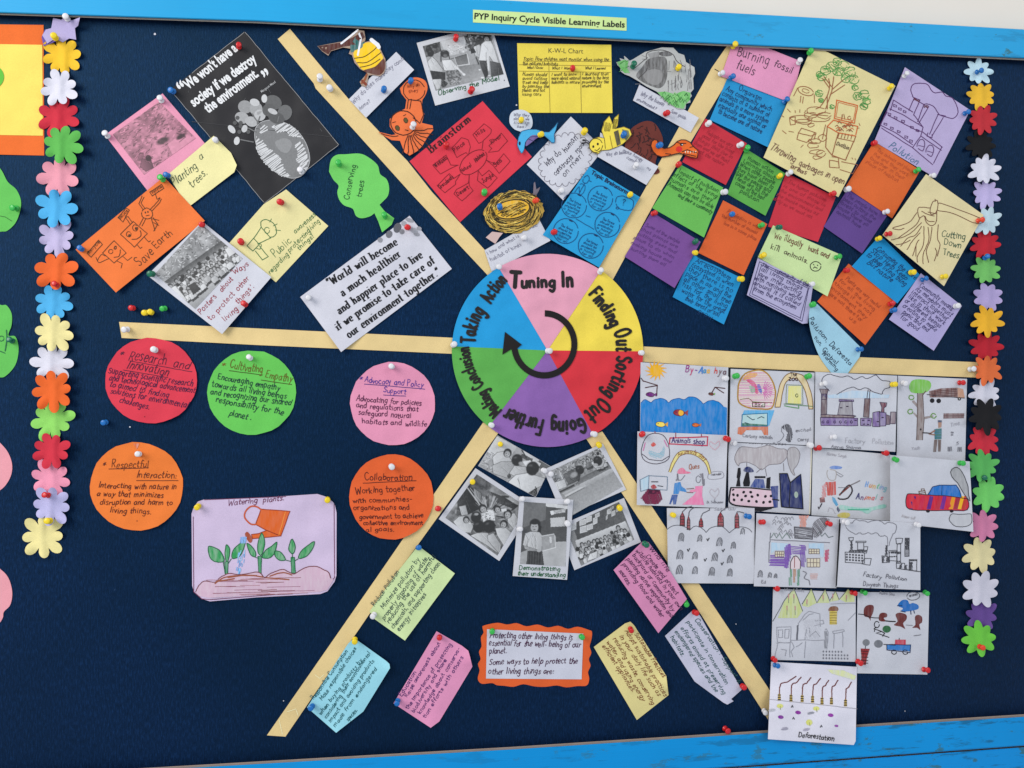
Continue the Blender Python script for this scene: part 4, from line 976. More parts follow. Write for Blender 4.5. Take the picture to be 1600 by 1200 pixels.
S = Sheet('red_mind_map', [(754, 158), (640, 252), (719, 347), (831, 245)], (226, 58, 74), 'red sheet titled Brainstorm with a hand-drawn mind map', 'sheet', amp=.0007)
S.stroke([(671, 238)] * 1 + [(671.1, 238.1)], .1, (40, 20, 24))
T(S, 'Brainstorm', 673, 240, 737, 188, 12.5, (46, 20, 26), 2.3, serif=True, jit=0, part='printed_text', track=1.6)
RK = (120, 20, 34); C0 = (739, 253)
S.line(ell(739.5, 253.5, 25, 14.5, -40, n=26), RK, 1.1, wob=.2); T(S, 'Natural', 722, 270, 737, 259, 6, (90, 20, 32), .9); T(S, 'Habitat', 743, 254, 758, 241, 6, (70, 14, 24), 1.2)
for pts, tx, a, b in (([(706, 231), (721, 215), (731, 218), (735, 229), (732, 242), (728, 238), (714, 246)], 'Place', (710, 239), (727, 225)),
                      ([(739, 210), (756, 193), (768, 202), (767, 208), (755, 220), (753, 233), (755, 221), (748, 224)], 'Hills', (745, 214), (759, 204)),
                      ([(764, 228), (783, 208), (793, 220), (779, 236), (763, 238), (768, 232)], 'River', (768, 226), (784, 214)),
                      ([(760, 250), (774, 256), (787, 240), (797, 252), (780, 271), (770, 258)], 'Sea', (774, 262), (785, 251)),
                      ([(747, 266), (753, 275), (764, 266), (777, 278), (762, 294), (746, 282)], 'Jungle', (755, 287), (772, 274)),
                      ([(733, 274), (733, 290), (739, 298), (722, 314), (709, 303), (713, 296), (732, 286)], 'Desert', (715, 307), (733, 294)),
                      ([(719, 272), (712, 283), (712, 288), (695, 301), (683, 290), (702, 271), (709, 279)], 'Grasslands', (687, 296), (709, 278)),
                      ([(716, 258), (704, 258), (697, 242), (676, 258), (688, 272), (702, 264)], 'Wetlands', (681, 262), (699, 248))):
    S.line(pts, RK, .9, closed=True, wob=.3); T(S, tx, *a, *b, 6.5, (76, 18, 28), 1.0)

S = Sheet('yellow_chart', [(808, 67.5), (955, 70), (957, 176.5), (811, 176)], (238, 214, 78), 'yellow K-W-L chart sheet with three ruled columns', 'chart', amp=.0007, curls=((957, 176, 26, .004), (955, 70, 20, .003)))
YK = (96, 84, 44)
typed(S, 'K-W-L Chart', 857, 82.5, 911, 83.5, 7.5, (74, 70, 50), -.005)
T(S, 'Topic: How children must monitor when using the', 817, 94, 953, 95.5, 5.5, YK, .9); T(S, 'the natural habitats', 816, 101.5, 872, 102.5, 5.5, YK, 1.0)
for l in (((820, 95.5), (954, 96)), ((811, 101), (954, 103)), ((811, 111), (954, 113)), ((857.5, 101), (859.5, 176)), ((907, 112), (908.5, 176))): S.line(l, (150, 130, 50), .7, 'ruled_lines', wob=0)
T(S, 'What I Know', 823, 107, 848, 107.5, 4, YK, .8); T(S, 'What I Want', 862, 108, 893, 108, 4, YK, .8); T(S, 'What I Learned', 914, 108, 946, 108.5, 4, YK, .8)
block(S, 816, 118, 1, 6.2, 5, YK, [('Human should', 38), ('avoid cutting', 38), ('trees and keep', 40), ('by planting the', 42), ('plants and not', 36), ('using cars', 30)], .85)
block(S, 861, 118, 0, 6.2, 5, YK, [('I want to know', 40), ('more about natural', 45), ('habitats in nature', 45)], .85)
block(S, 909, 117.5, 0, 6.2, 5, YK, [('I learned that', 42), ('nature is the best', 42), ('providing by the', 42), ('environment', 30)], .85)

S = Sheet('question_slip', [(999, 132), (989, 157), (1079, 207), (1092, 184)], WHITE, 'white handwritten slip sticking out under the grey cave cut-out', 'paper slip', curls=((1092, 184, 26, .006),))
T(S, 'Why the human', 1000, 148, 1036, 166, 7, PEN, .8); T(S, 'environment?', 994, 156, 1024, 172, 5.5, PEN, .8); T(S, 'Save guide.', 1047, 175, 1072, 187, 5.5, PEN, .8)
cave = [(963, 97), (971, 96), (968, 91), (976, 93), (975, 87), (980, 91), (984, 95), (990, 92), (1008, 81), (1020, 78), (1034, 74), (1052, 74.5), (1060, 83), (1069, 86), (1072, 97), (1085, 105), (1086, 115), (1083, 122), (1084, 139), (1079, 145), (1081, 150), (1078, 154), (1079, 160), (1072, 162), (1071, 170), (1063, 171), (1058, 170), (1053, 166), (1045, 163), (1040, 158), (1034, 152), (1030, 147), (1026, 143), (1010, 135), (998, 127), (984, 119), (976, 116), (969, 111), (970, 106), (965, 102)]
S = Sheet('cave_cutout', cave, (186, 186, 182), 'grey pencil cave cut-out with green grass tufts', 'paper cutout', curls=((963, 97, 26, .006), (1086, 110, 30, .004)), step=6)
S.fill(catmull([(994, 118), (1004, 104), (1012, 93), (1026, 89), (1040, 90), (1043, 108), (1040, 128), (1032, 137), (1022, 136), (1004, 128)], 4, True), (96, 94, 92), light=.25)
S.fill(catmull([(1006, 115), (1020, 108), (1034, 112), (1034, 126), (1024, 133), (1010, 127)], 4, True), (140, 138, 136), light=.1)
S.fill(catmull([(1030, 82), (1044, 80), (1050, 86), (1040, 88), (1031, 86)], 3, True), (86, 84, 84), light=.2); S.fill([(1012, 84), (1030, 80), (1030, 88), (1016, 91)], (138, 136, 134), light=.2)
for l in ([(1010, 92), (1012, 82), (1032, 78), (1050, 84), (1058, 96), (1070, 104)], [(990, 108), (1004, 96), (1012, 90)], [(998, 122), (1010, 110), (1014, 92)]): S.line(l, (70, 66, 66), 1, smooth=True)
for k in range(30):
    x = S.seed.uniform(1044, 1080); y = S.seed.uniform(92, 132); S.line([(x, y), (x + S.seed.uniform(-2, 3), y + S.seed.uniform(8, 18))], (116, 112, 112), .7, wob=.8)
for k in range(12):
    x = S.seed.uniform(990, 1060); y = S.seed.uniform(84, 132); S.line([(x, y), (x + 8, y + S.seed.uniform(-3, 3))], (128, 126, 124), .6, wob=.6)
GG = (112, 186, 100)
S.fill([(1027, 144), (1040, 143), (1054, 147), (1068, 142), (1079, 145), (1078, 156), (1072, 162), (1068, 170), (1056, 168), (1042, 159), (1034, 151)], GG, light=.15); S.fill([(964, 97), (976, 93), (982, 96), (980, 106), (984, 114), (976, 114), (970, 108)], GG, light=.15)
for k in range(46):
    x = S.seed.uniform(1034, 1076); y = S.seed.uniform(146, 166)
    if inside(cave, np.array([x]), np.array([y]))[0]: S.line([(x - 3, y + 1), (x, y - 3), (x + 2, y + 1)], S.seed.choice(((44, 96, 48), (60, 130, 60), (150, 214, 130))), .9, wob=.3)
for k in range(10):
    x = S.seed.uniform(968, 982); y = S.seed.uniform(96, 112); S.line([(x - 3, y), (x + 2, y - 3)], (70, 136, 66), .9)

S = Sheet('question_sheet', [(892, 182), (823, 257), (880, 313), (943, 233)], WHITE, 'white sheet with a cloud outline around handwriting on why do human', 'sheet', amp=.0008, curls=((880, 313, 36, .005),))
cl = []
for i in range(22):
    a = 2 * math.pi * i / 22; x, y = 40 * math.cos(a), 33 * math.sin(a); r_ = math.radians(-47)
    cx, cy = 883 + x * math.cos(r_) - y * math.sin(r_), 249 + x * math.sin(r_) + y * math.cos(r_)
    S.line(ell(cx, cy, 5.8, 5, math.degrees(a) - 47, n=8, a0=-85, a1=85), (116, 110, 120), .8, wob=.2)
T(S, 'Why do', 854, 261, 878, 240, 9.5, (60, 58, 74), 1.1); T(S, 'human', 883, 239, 903, 216, 9.5, (60, 58, 74), 1.1)
T(S, 'constructs', 868, 275, 896, 246, 8, (60, 58, 74), 1.1); T(S, 'road', 902, 240, 914, 226, 8, (60, 58, 74), 1.0); T(S, 'on river?', 882, 277, 914, 240, 8.5, (60, 58, 74), 1.0)

S = Sheet('mound_cutout', catmull([(976, 232), (984, 205), (996, 194), (1010, 189), (1022, 192), (1031, 204), (1036, 220), (1030, 236), (1024, 256), (1031, 268), (1022, 272), (1008, 262), (988, 244)], 4, True), (112, 52, 44), 'dark reddish brown scribbled mound cut-out between the bee and the snake', 'paper cutout', step=6)
for k in range(34):
    x = S.seed.uniform(982, 1026); y = S.seed.uniform(196, 250); a = S.seed.uniform(0, 3)
    if inside(S.poly, np.array([x]), np.array([y]))[0]: S.line(catmull([(x - 5 * math.cos(a), y - 5 * math.sin(a)), (x + 1.5 * math.sin(a), y), (x + 5 * math.cos(a), y + 5 * math.sin(a))], 4), (50, 20, 20), 1.2, wob=.5)
S = Sheet('question_slip', [(938, 207), (934, 245), (1010, 289), (1029, 260), (970, 227)], WHITE, 'white handwritten slip under the yellow bee cut-out held by a white pin', 'paper slip', curls=((1029, 260, 24, .004),))
T(S, 'Why do bees', 947, 244, 978, 240, 6, PEN, .8); T(S, 'make honey', 972, 236, 1004, 252, 6, PEN, .8); T(S, 'comb?', 978, 247, 998, 257, 6, PEN, .8); T(S, 'as', 1010, 262, 1016, 267, 5, PEN, .8)
bee = [(921, 224), (926, 217), (936, 214), (944, 216), (940, 204), (944, 190), (952, 181), (956, 190), (957, 194), (960, 184), (967, 178), (965, 196), (962, 201), (975, 198), (984, 202), (987, 210), (982, 217), (973, 225), (965, 229), (952, 234), (940, 235), (935, 240), (926, 238), (921, 232)]
S = Sheet('bee_cutout', bee, (244, 218, 74), 'smiling yellow bee cut-out with yellow wings held by a blue pin', 'paper cutout', curls=((967, 178, 22, .007),), step=5)
BKI = (40, 34, 26)
for l in (bee,): S.line(l, (120, 100, 40), .8, closed=True, wob=0)
S.fill([(959, 206), (966, 203), (970, 225), (964, 228)], (92, 84, 60), light=.1); S.fill([(972, 202), (982, 204), (984, 212), (978, 220), (974, 212)], (110, 120, 90), light=.1)
S.line(ell(931, 227, 10.5, 11, n=18), BKI, .9); S.line([(944, 215), (946, 232)], BKI, .8); S.line([(953, 212), (957, 232)], (120, 90, 30), .8)
for x, y in ((927, 229), (934, 225)): S.fill(ell(x, y, 1.6, 2), BKI, style='ink')
S.line([(929, 234), (933, 235), (937, 231)], BKI, 1, smooth=True)
for k in range(6):
    S.line([(945 + k * 1.5, 205), (943 + k * 2.4, 190 + k * .6)], (90, 76, 30), .7); 
for k in range(4): S.line([(957 + k * 1.5, 201), (959 + k * 1.8, 186)], (90, 76, 30), .7)
S2 = Sheet('antenna', [(909, 219), (913, 216.5), (920, 221), (922, 224), (914, 224), (909, 224)], (84, 84, 88), 'small grey feeler of the bee cut-out over the white cloud sheet', 'paper cutout', step=3) if 0 else None
for l in ([(922, 223), (917, 219), (911, 219)], [(921, 225), (916, 223), (910, 224)]): S.sub('antenna', [(l[0][0], l[0][1] - .7), (l[1][0], l[1][1] - .7), (l[2][0], l[2][1] - 1.6), (l[2][0] - 1.6, l[2][1]), (l[2][0], l[2][1] + 1.6), (l[1][0], l[1][1] + .7), (l[0][0], l[0][1] + .7)], (50, 50, 54), step=3)

dol = catmull([(811, 234), (808, 226), (810, 214), (815, 205), (826, 202), (838, 202), (850, 206), (858, 206), (866, 198), (872, 190), (869, 202), (866, 210), (867, 222), (862, 223), (855, 216), (850, 212), (838, 213), (828, 214), (821, 222), (819, 234), (815, 240)], 3, True)
S = Sheet('speech_bubble', catmull([(799, 176), (806, 172), (818, 172), (828, 178), (832, 188), (831, 198), (824, 205), (816, 208), (814, 206), (804, 202), (797, 194), (796, 184)], 4, True), (206, 212, 222), 'round white speech bubble cut-out above the blue dolphin', 'paper cutout', step=6)
for i, y in enumerate((181, 187, 193, 199)): T(S, ('Why they', 'should we', 'live in', 'sea?')[i], 802 + (i == 3) * 5, y, 827 - (i == 3) * 4, y + 1, 5, PEN, .8)
S = Sheet('dolphin_cutout', dol, (72, 176, 226), 'blue dolphin cut-out held by a yellow pin beside the cloud sheet', 'paper cutout', curls=((872, 190, 16, .005), (815, 240, 16, .005)), step=5)
S.fill(catmull([(824, 218), (832, 211), (842, 213), (836, 218), (826, 226), (821, 228)], 3, True), (112, 90, 150), light=.1)
S.fill(ell(812, 224, 1.6, 3), (20, 24, 50), style='ink'); S.line(dol[::3], (26, 60, 100), .8, closed=True, wob=0); S.line([(826, 217), (836, 222)], (20, 30, 60), .8)

S = Sheet('question_slip', [(757, 391), (842, 342), (860, 376), (800, 408), (768, 424)], WHITE, 'white handwritten slip under the yellow nest cut-out, its end behind the wheel', 'paper slip', curls=((860, 376, 22, .003),))
T(S, 'I how and what is', 762, 399, 812, 370, 6, PEN, .8); T(S, 'habitat of birds', 767, 409, 815, 383, 6.5, PEN, .8); T(S, 'build', 828, 358, 840, 353, 6, PEN, .8)
def rot_pt(cx, cy, x, y, deg):
    r_ = math.radians(deg); return (cx + x * math.cos(r_) - y * math.sin(r_), cy + x * math.sin(r_) + y * math.cos(r_))
R_ = random.Random(11)
S = Sheet('nest_cutout', [rot_pt(803, 331, 47 * k * math.cos(t), 33.5 * k * math.sin(t), -9) for t, k in [(i * 2 * math.pi / 70, R_.uniform(.955, 1.03)) for i in range(70)]], (184, 150, 66), 'yellow bird nest cut-out covered in black straw strokes', 'paper cutout', curls=((836, 300, 20, .006), (756, 338, 20, .004)), step=6)
S.sub('twig', [(833, 304), (834, 286), (836, 284), (838, 296), (844, 292), (842, 298), (838, 305)], (120, 110, 120), step=4)
S.sub('striped_tail', [(759, 371), (769, 362), (786, 364), (780, 371), (774, 381)], (206, 176, 170), step=5, e=-.0006)
S.fill(ell(800, 327, 27, 13.5, -10), (232, 180, 44), light=.1)
S.line(ell(800, 327, 28, 14.5, -10), (50, 38, 20), 1.6, closed=True); S.line(ell(799, 328, 31, 16.5, -10, a0=-60, a1=150), (60, 46, 20), 1.3)
for k in range(430):
    if k < 370:
        a = R_.uniform(0, 2 * math.pi); q = R_.uniform(.56, .97); da = R_.uniform(.12, .28) / q; ox, oy = -3 * (1 - q), -4 * (1 - q) * 2
        pts = [rot_pt(803 + ox, 331 + oy, 46.5 * (q + j * .02) * math.cos(a + da * j), 33 * (q + j * .02) * math.sin(a + da * j), -9) for j in (0, .5, 1)]
    else:
        t, u = R_.uniform(0, 6.28), R_.uniform(0, .8) ** .6; x, y = rot_pt(800, 327, 25 * u * math.cos(t), 12 * u * math.sin(t), -10); pts = [(x - 4, y + 1.8), (x, y - .4), (x + 5, y - 2.2)]
    S.line(pts, R_.choice(((46, 38, 20), (46, 38, 20), (70, 56, 24), (236, 204, 104), (206, 164, 66))), R_.uniform(.6, 1.2), smooth=True, wob=.2)

S = Sheet('blue_mind_map', [(921, 260), (848, 367), (936, 418), (1000, 308)], (38, 158, 214), 'blue sheet titled Topic Brainstorm with five circles of notes', 'sheet', amp=.0006, curls=((1000, 308, 20, .002),))
DB = (14, 70, 120)
typed(S, 'Topic Brainstorm', 923, 271, 980, 304, 6.3, (16, 26, 66), .035)
for cx, cy in ((897, 321), (938, 310), (884, 361), (949, 351), (923, 384)):
    S.line(ell(cx, cy, 19.5, 19.5, n=26), DB, 1.1, wob=.15); S.line([(cx + 6, cy - 17), (cx + 10, cy - 15)], (10, 40, 80), 1.8, wob=0)
    block(S, cx - 10, cy - 9, 24, 5.2, 4, DB, [('The forest', 20, 2), ('should be', 23), ('protecting', 25, -1), ('a home', 24, -1), ('for all', 18, 4)], .7)
S.line([(900, 342), (928, 358)], DB, 1.0); S.line([(916, 337), (922, 339)], DB, 1)
S.line(catmull([(962, 316), (964, 308), (972, 306), (980, 309), (988, 312), (990, 320), (986, 328), (976, 328), (966, 325)], 4, True), DB, 1, wob=.3); T(S, '?', 970, 320, 977, 322, 9, DB, 1.2); S.line(ell(965, 325, 2.5, 1.6, n=8), DB, 1)
S.line(catmull([(912, 278), (918, 274), (921, 280), (916, 286), (911, 284)], 4, True), DB, .9); S.line([(914, 286), (908, 296), (906, 300)], DB, 1); S.line(catmull([(906, 288), (914, 290), (912, 300), (906, 304)], 4, True), DB, .8); S.line([(904, 292), (898, 300)], DB, .9); S.line([(920, 282), (924, 284)], DB, 1)

# ================================================================ the six part wheel
wc = (855.5, 547.5); rim = [(705, 541), (778, 415.5), (937, 425), (1004, 549), (930, 685), (766, 664)]
ang = [math.atan2(y - wc[1], x - wc[0]) for x, y in rim]
def wr(a):   # radius of the disc seen in direction a
    x, y = math.cos(a), math.sin(a); return 1 / math.hypot(x / 149.5, y / 151.0)
circle = [(wc[0] + wr(2 * math.pi * i / 90) * math.cos(2 * math.pi * i / 90), wc[1] + wr(2 * math.pi * i / 90) * math.sin(2 * math.pi * i / 90)) for i in range(90)]
wheel = Sheet('cycle_wheel', circle, None, 'large round paper wheel of six coloured segments with a black circling arrow', 'wheel', amp=.0011, gap=.0016, mesh=False)
segc = [((32, 156, 218), 'blue segment reading Taking Action'), ((232, 158, 180), 'pink segment reading Tuning In'), ((242, 214, 74), 'yellow segment reading Finding Out'),
        ((222, 52, 62), 'red segment reading Sorting Out'), ((142, 98, 172), 'purple segment reading Going Further'), ((92, 174, 76), 'green segment reading Making Conclusion')]
for i in range(6):
    a0, a1 = ang[i], ang[(i + 1) % 6]
    while a1 < a0: a1 += 2 * math.pi
    pts = [wc] + [(wc[0] + wr(a0 + (a1 - a0) * j / 14) * math.cos(a0 + (a1 - a0) * j / 14), wc[1] + wr(a0 + (a1 - a0) * j / 14) * math.sin(a0 + (a1 - a0) * j / 14)) for j in range(15)]
    o = wheel.surface('segment', pts, paper(segc[i][0], 2.0), wheel.obj, .0003 * (i % 2) + (.0002 if i == 1 else 0), 8, .0003); o['label'] = segc[i][1]
wheel.n = 60
MK = (30, 26, 26)
def wt(text, path, size, w):
    put_text(wheel, text, catmull(path, 8) if len(path) > 2 else path, size, MK, w, part='lettering', jit=.55, track=1.5)
wt('T', [(794, 448.5), (815, 449)], 23, 6.6)
wt('uning', [(813, 449), (869, 448)], 17, 4.8)
wt('In', [(876, 447.5), (897, 447)], 23, 5.2)
wt('Finding', [(919, 459), (930, 472), (942, 487), (955, 513)], 20, 4.5)
wt('Out', [(959, 517), (963, 532), (963, 549)], 25, 4.2)
wt('Sorting', [(965, 555), (962, 577), (952, 601), (942, 616)], 23, 4.3)
wt('Out', [(940, 619), (928, 632), (912, 645)], 25, 4.2)
wt('Going', [(913, 653), (890, 658), (860, 658)], 22, 4.4)
wt('Further', [(851, 657), (822, 650), (792, 637)], 23, 4.2)
wt('Making', [(784, 642), (770, 627), (759, 608)], 18, 3.4)
wt('Conclusion', [(756, 602), (743, 582), (736, 561), (732, 541)], 19, 3.2)
wt('Taking', [(742, 537), (744, 516), (750, 499), (758, 486)], 22, 4.2)
wt('Action', [(766, 475), (777, 457), (793, 438)], 21, 3.8)
arc = ell(850.5, 538.0, 47.0, 48.5, 0, n=44, a0=-89, a1=172)
oi = [(850.5 + (x - 850.5) * (1 + 4.7 / 47), 538 + (y - 538) * (1 + 4.7 / 47)) for x, y in arc]; ii = [(850.5 + (x - 850.5) * (1 - 4.7 / 47), 538 + (y - 538) * (1 - 4.7 / 47)) for x, y in arc]
wheel.sub('arrow', oi + [(785, 554), (789, 518.5), (815.5, 538.5)] + ii[::-1], (34, 31, 31), 'black arrow that circles clockwise', e=.0007, step=5)

# snake lies over strip and red sheet: built later
right_garland()
# ================================================================ upper right: coloured notes
NG = 'coloured notes on the upper right of the board'
def note(poly, color, label, curls=None, **k):
    c = curls if curls is not None else ((poly[2][0], poly[2][1], 34, .006), (poly[3][0], poly[3][1], 34, .004))
    return Sheet('note_sheet', poly, color, label, 'note', NG, curls=c, amp=.0006, **k)
LS = [('Community is a group', 60), ('of living things', 52), ('that live in', 50), ('one place', 40)]
af = note([(1081, 397), (1160, 435), (1131, 507), (1051, 464)], (30, 146, 206), 'blue note crowded with dark writing below the orange note beside the cream strip end', curls=((1051, 464, 30, .006), (1131, 507, 34, .006)))
BD = (10, 50, 96)
block(af, 1084, 408, 27, 8.6, 7, BD, [('An ecosystem', 62, 2), ('Ecosystem is when', 74, -1), ('they there is no', 78, -2), ('place in air and the', 80, -2), ('all other small tree', 82, -1), ('fish for the living', 80, 0), ('water for the great', 76, 4), ('their forest or soil', 60, 14), ('grow.', 30, 40)], .95)
af.line([(1090, 402), (1118, 414)], BD, .8); af.line([(1096, 408), (1126, 422)], BD, .8)
ad = note([(1018, 331), (1095, 378), (1054, 450), (976, 401)], (124, 78, 150), 'purple note with faint writing beside the cream strip, lowest of its column', curls=((1054, 450, 40, .007), (976, 401, 30, .002)))
block(ad, 1008, 353, 27, 8.5, 6, (92, 54, 118), [('Some of the people', 60), ('that plants are', 64, -4), ('cutting trees and', 68, -6), ('place to do when', 72, -8), ('making house and', 70, -8), ('hunting them all', 60, -4)], .9)
ae = note([(1130, 313), (1199, 350), (1162, 430), (1091, 395)], (226, 98, 46), 'orange note with a blue pin and a green pin between green and blue notes', curls=((1162, 430, 34, .003),))
block(ae, 1131, 330, 27, 9, 6, (168, 68, 36), [('Population is when', 62, 4), ('the number of animal', 62, 0), ('live in a same place', 58, 8)], .9)
agl = note([(1063, 257), (1130, 293), (1100, 371), (1019, 325)], (104, 186, 82), 'green note under the red note, left of its green neighbour', curls=((1100, 371, 40, .007),))
DG = (30, 84, 40)
block(agl, 1056, 268, 27, 8.4, 7, DG, [('Impact of pollution', 68, 4), ('effect of the living', 78, -2), ('humans are they', 76, -4), ('Animals can not be able', 80, -2), ('and their a community', 60, 20)], 1.0)
arr = note([(1165, 232), (1227, 271), (1196, 337), (1136, 303)], (92, 170, 72), 'green note with dense writing and a yellow pin, right of the red note', curls=((1196, 337, 34, .004),))
block(arr, 1164, 247, 29, 7.2, 6, DG, [('Human action', 46, 4), ('Learning about', 56, 0), ('When other people', 62, -2), ('they have been to', 64, -3), ('stop the people and', 64, -3), ('These are all the', 60, 0), ('cause of the bad', 52, 6), ('pollution', 34, 18)], .95)
aa = note([(1102, 185), (1167, 224), (1134, 289), (1066, 253)], (206, 50, 64), 'red note with faint writing under the snake cut-out', curls=((1134, 289, 30, .003),))
block(aa, 1100, 206, 29, 8, 6, (164, 34, 50), [('Habitats are very', 46, 4), ('good for the living', 56, 0), ('things that live in', 62, -4), ('them and we all must', 62, -6), ('protect the nature', 60, -8)], .9)
xx = note([(1137, 121), (1230, 159), (1200, 230), (1109, 187)], (36, 148, 206), 'blue note under the pink burning fossil fuels note', curls=((1200, 230, 34, .006),))
block(xx, 1137, 133, 25, 9.2, 8, (14, 50, 96), [('Organism', 40, 18), ('Any community which', 80, 0), ('consists of a number of', 82, -2), ('animals in a more system', 84, -2), ('especially one animal or', 82, 0), ('to become one of nature', 76, 4)], 1.05)
ww = note([(1149, 55), (1252, 96), (1237, 161), (1127, 119)], (230, 150, 186), 'pink note reading Burning fossil fuels', curls=((1237, 161, 26, .002),))
T(ww, 'Burning', 1150, 86, 1201, 102, 15, (60, 44, 60), 1.3); T(ww, 'fossil', 1208, 103, 1237, 115, 10, (60, 44, 60), 1.3); T(ww, 'fuels', 1149, 107, 1178, 118, 14, (60, 44, 60), 1.3)
agr = note([(1228, 270), (1306, 308), (1278, 378), (1200, 354)], (208, 52, 66), 'red note with faint writing above the light green note', curls=((1278, 378, 24, .002),))
block(agr, 1227, 284, 26, 8.5, 6, (170, 38, 54), [('The human pollution', 66, 4), ('is one of those in', 72, 0), ('the environment and', 74, -2), ('the smoke makes air', 74, -4), ('dirty so we must not', 68, -6)], .85)
ah = note([(1326, 293), (1386, 337), (1347, 396), (1287, 354)], (100, 70, 140), 'purple note under the upper orange note', curls=((1347, 396, 30, .004),))
block(ah, 1321, 305, 33, 7.6, 6, (72, 46, 108), [('The people have', 56, 2), ('been cutting the', 60, 0), ('forest to make', 60, -2), ('house there so', 58, -2), ('animal have', 46, 2)], .95)
ai = note([(1366, 221), (1438, 266), (1394, 341), (1321, 292)], (228, 104, 46), 'orange note with faint writing under the lavender Pollution drawing', curls=((1394, 341, 26, .002),))
block(ai, 1370, 236, 32, 8, 6, (190, 84, 42), [('The animals and plants', 66, 0), ('live and they work', 64, -2), ('together in their', 64, -4), ('place of habitat', 60, -6)], .8)
zz = Sheet('drawing_sheet', [(1414, 105), (1516, 172), (1462, 278), (1366, 221)], (186, 170, 208), 'lavender sheet with a pen drawn factory ship and the word Pollution', 'drawing', curls=((1462, 278, 30, .003),))
q = cv(1200, 0, 4); PD = (82, 40, 96)
zz.line(catmull(q(905, 605, 893, 560, 910, 525, 960, 520, 1000, 530, 1022, 565, 1045, 580, 1090, 575, 1110, 600, 1150, 610, 1175, 650, 1188, 700, 1160, 740, 1110, 730, 1070, 715, 1040, 670, 1000, 650, 970, 650, 930, 625, 905, 605), 4), PD, 1.2, wob=.3)
for l in (q(785, 625, 905, 700), q(778, 650, 770, 680), q(785, 625, 765, 690), q(760, 680, 840, 715, 970, 795), q(750, 720, 920, 810, 955, 820), q(700, 780, 800, 830, 905, 905), q(710, 800, 900, 920, 1030, 1030), q(970, 795, 955, 850), q(905, 700, 880, 685), q(915, 610, 880, 690), q(950, 625, 910, 720), q(915, 610, 950, 625), q(975, 650, 935, 760), q(1005, 665, 940, 775), q(1060, 720, 1010, 840), q(1095, 735, 1025, 850), q(1060, 715, 1110, 725), q(960, 820, 1090, 920), q(955, 850, 1085, 940), q(1085, 920, 1035, 1020), q(955, 850, 905, 920), q(1000, 830, 995, 850, 1025, 860, 1025, 840), q(745, 690, 720, 740), q(910, 715, 970, 795), q(700, 780, 745, 700)): zz.line(l, PD, 1.2)
for x, y in ((795, 660), (825, 680), (855, 697), (760, 712), (798, 735), (845, 757), (900, 795), (935, 815), (735, 775), (775, 800), (818, 822), (865, 855), (895, 880)): zz.line(q(x - 9, y - 7, x + 9, y - 2, x + 7, y + 9, x - 10, y + 4), PD, 1, closed=True, wob=.2)
for x, y in ((960, 905), (1015, 940)): zz.line(catmull(q(x - 28, y + 10, x - 12, y - 30, x + 12, y - 30, x + 20, y, x + 5, y + 38), 3, True), PD, 1.1); zz.line(q(x - 20, y + 4, x + 14, y + 12), PD, .9)
zz.hatch(q(910, 612, 950, 625, 945, 640, 908, 625), (90, 30, 50), 1.4, 30, 1); zz.hatch(q(975, 650, 1005, 662, 1000, 680, 972, 668), (90, 30, 50), 1.4, 30, 1)
T(zz, 'Pollution', 1387, 229, 1433, 258, 12, (60, 110, 140), 1.3)
yy = Sheet('drawing_sheet', [(1270, 70), (1399, 134), (1310, 308), (1193, 246)], (228, 212, 150), 'large cream sheet with a drawn tree and overflowing dustbin captioned Throwing garbages', 'drawing', curls=((1310, 308, 40, .003),), amp=.0008)
TG = (60, 140, 60); TB = (150, 84, 50)
for (x, y, r_) in ((1300, 104, 9), (1308, 96, 7), (1290, 110, 8), (1318, 103, 9), (1328, 112, 9), (1284, 120, 7), (1310, 112, 8), (1334, 124, 8), (1322, 122, 8), (1280, 116, 5), (1336, 137, 5), (1280, 146, 6), (1283, 157, 4), (1300, 167, 4), (1340, 150, 7), (1350, 148, 8), (1354, 158, 6), (1350, 166, 6)):
    yy.line(ell(x, y, r_, r_ * .85, n=14), TG, 1, wob=.9)
    for k in range(6): yy.line([(x + yy.seed.uniform(-r_, r_), y + yy.seed.uniform(-r_, r_) * .7), (x + yy.seed.uniform(-r_, r_), y + yy.seed.uniform(-r_, r_) * .7)], yy.seed.choice((TG, (96, 170, 80))), .8)
for l in (q(380, 490, 385, 540, 370, 600, 325, 670), q(410, 480, 400, 560, 385, 610, 360, 680), q(385, 550, 340, 490), q(400, 560, 470, 500), q(390, 590, 480, 530), q(370, 600, 370, 680), q(325, 670, 300, 680), q(350, 480, 395, 540)): yy.line(l, TB, 1.3, smooth=True)
yy.line(ell(1259, 142, 12.5, 6.5, 18, n=18), TB, 1.1); yy.line(ell(1259, 142, 6, 3, 18, n=10), TB, .8)
for l in (q(185, 550, 160, 600), q(290, 590, 290, 640), q(205, 600, 200, 640), q(222, 605, 215, 645)): yy.line(l, TB, 1)
OR = (206, 96, 40)
yy.line(q(430, 625, 560, 660, 540, 770, 415, 740), OR, 1.5, closed=True); yy.line(q(440, 640, 550, 668, 532, 755, 425, 730), OR, .8, closed=True)
yy.line(q(370, 790, 410, 750, 560, 790, 550, 840), OR, 1.5); yy.line(q(370, 790, 440, 830, 550, 850), OR, 1.5); yy.line(q(370, 790, 360, 920, 400, 970, 485, 1000, 520, 920, 550, 850), TB, 1.3); yy.line(q(440, 830, 400, 970), TB, 1.2)
for x in range(445, 545, 20): yy.line(q(x, 832 + (x - 445) * .1, x - 8, 862 + (x - 445) * .1), TB, 1)
yy.line(q(435, 862, 540, 885), TB, 1)
T(yy, 'Dustbin', 1306, 226, 1326, 234, 6, (90, 60, 50), 1)
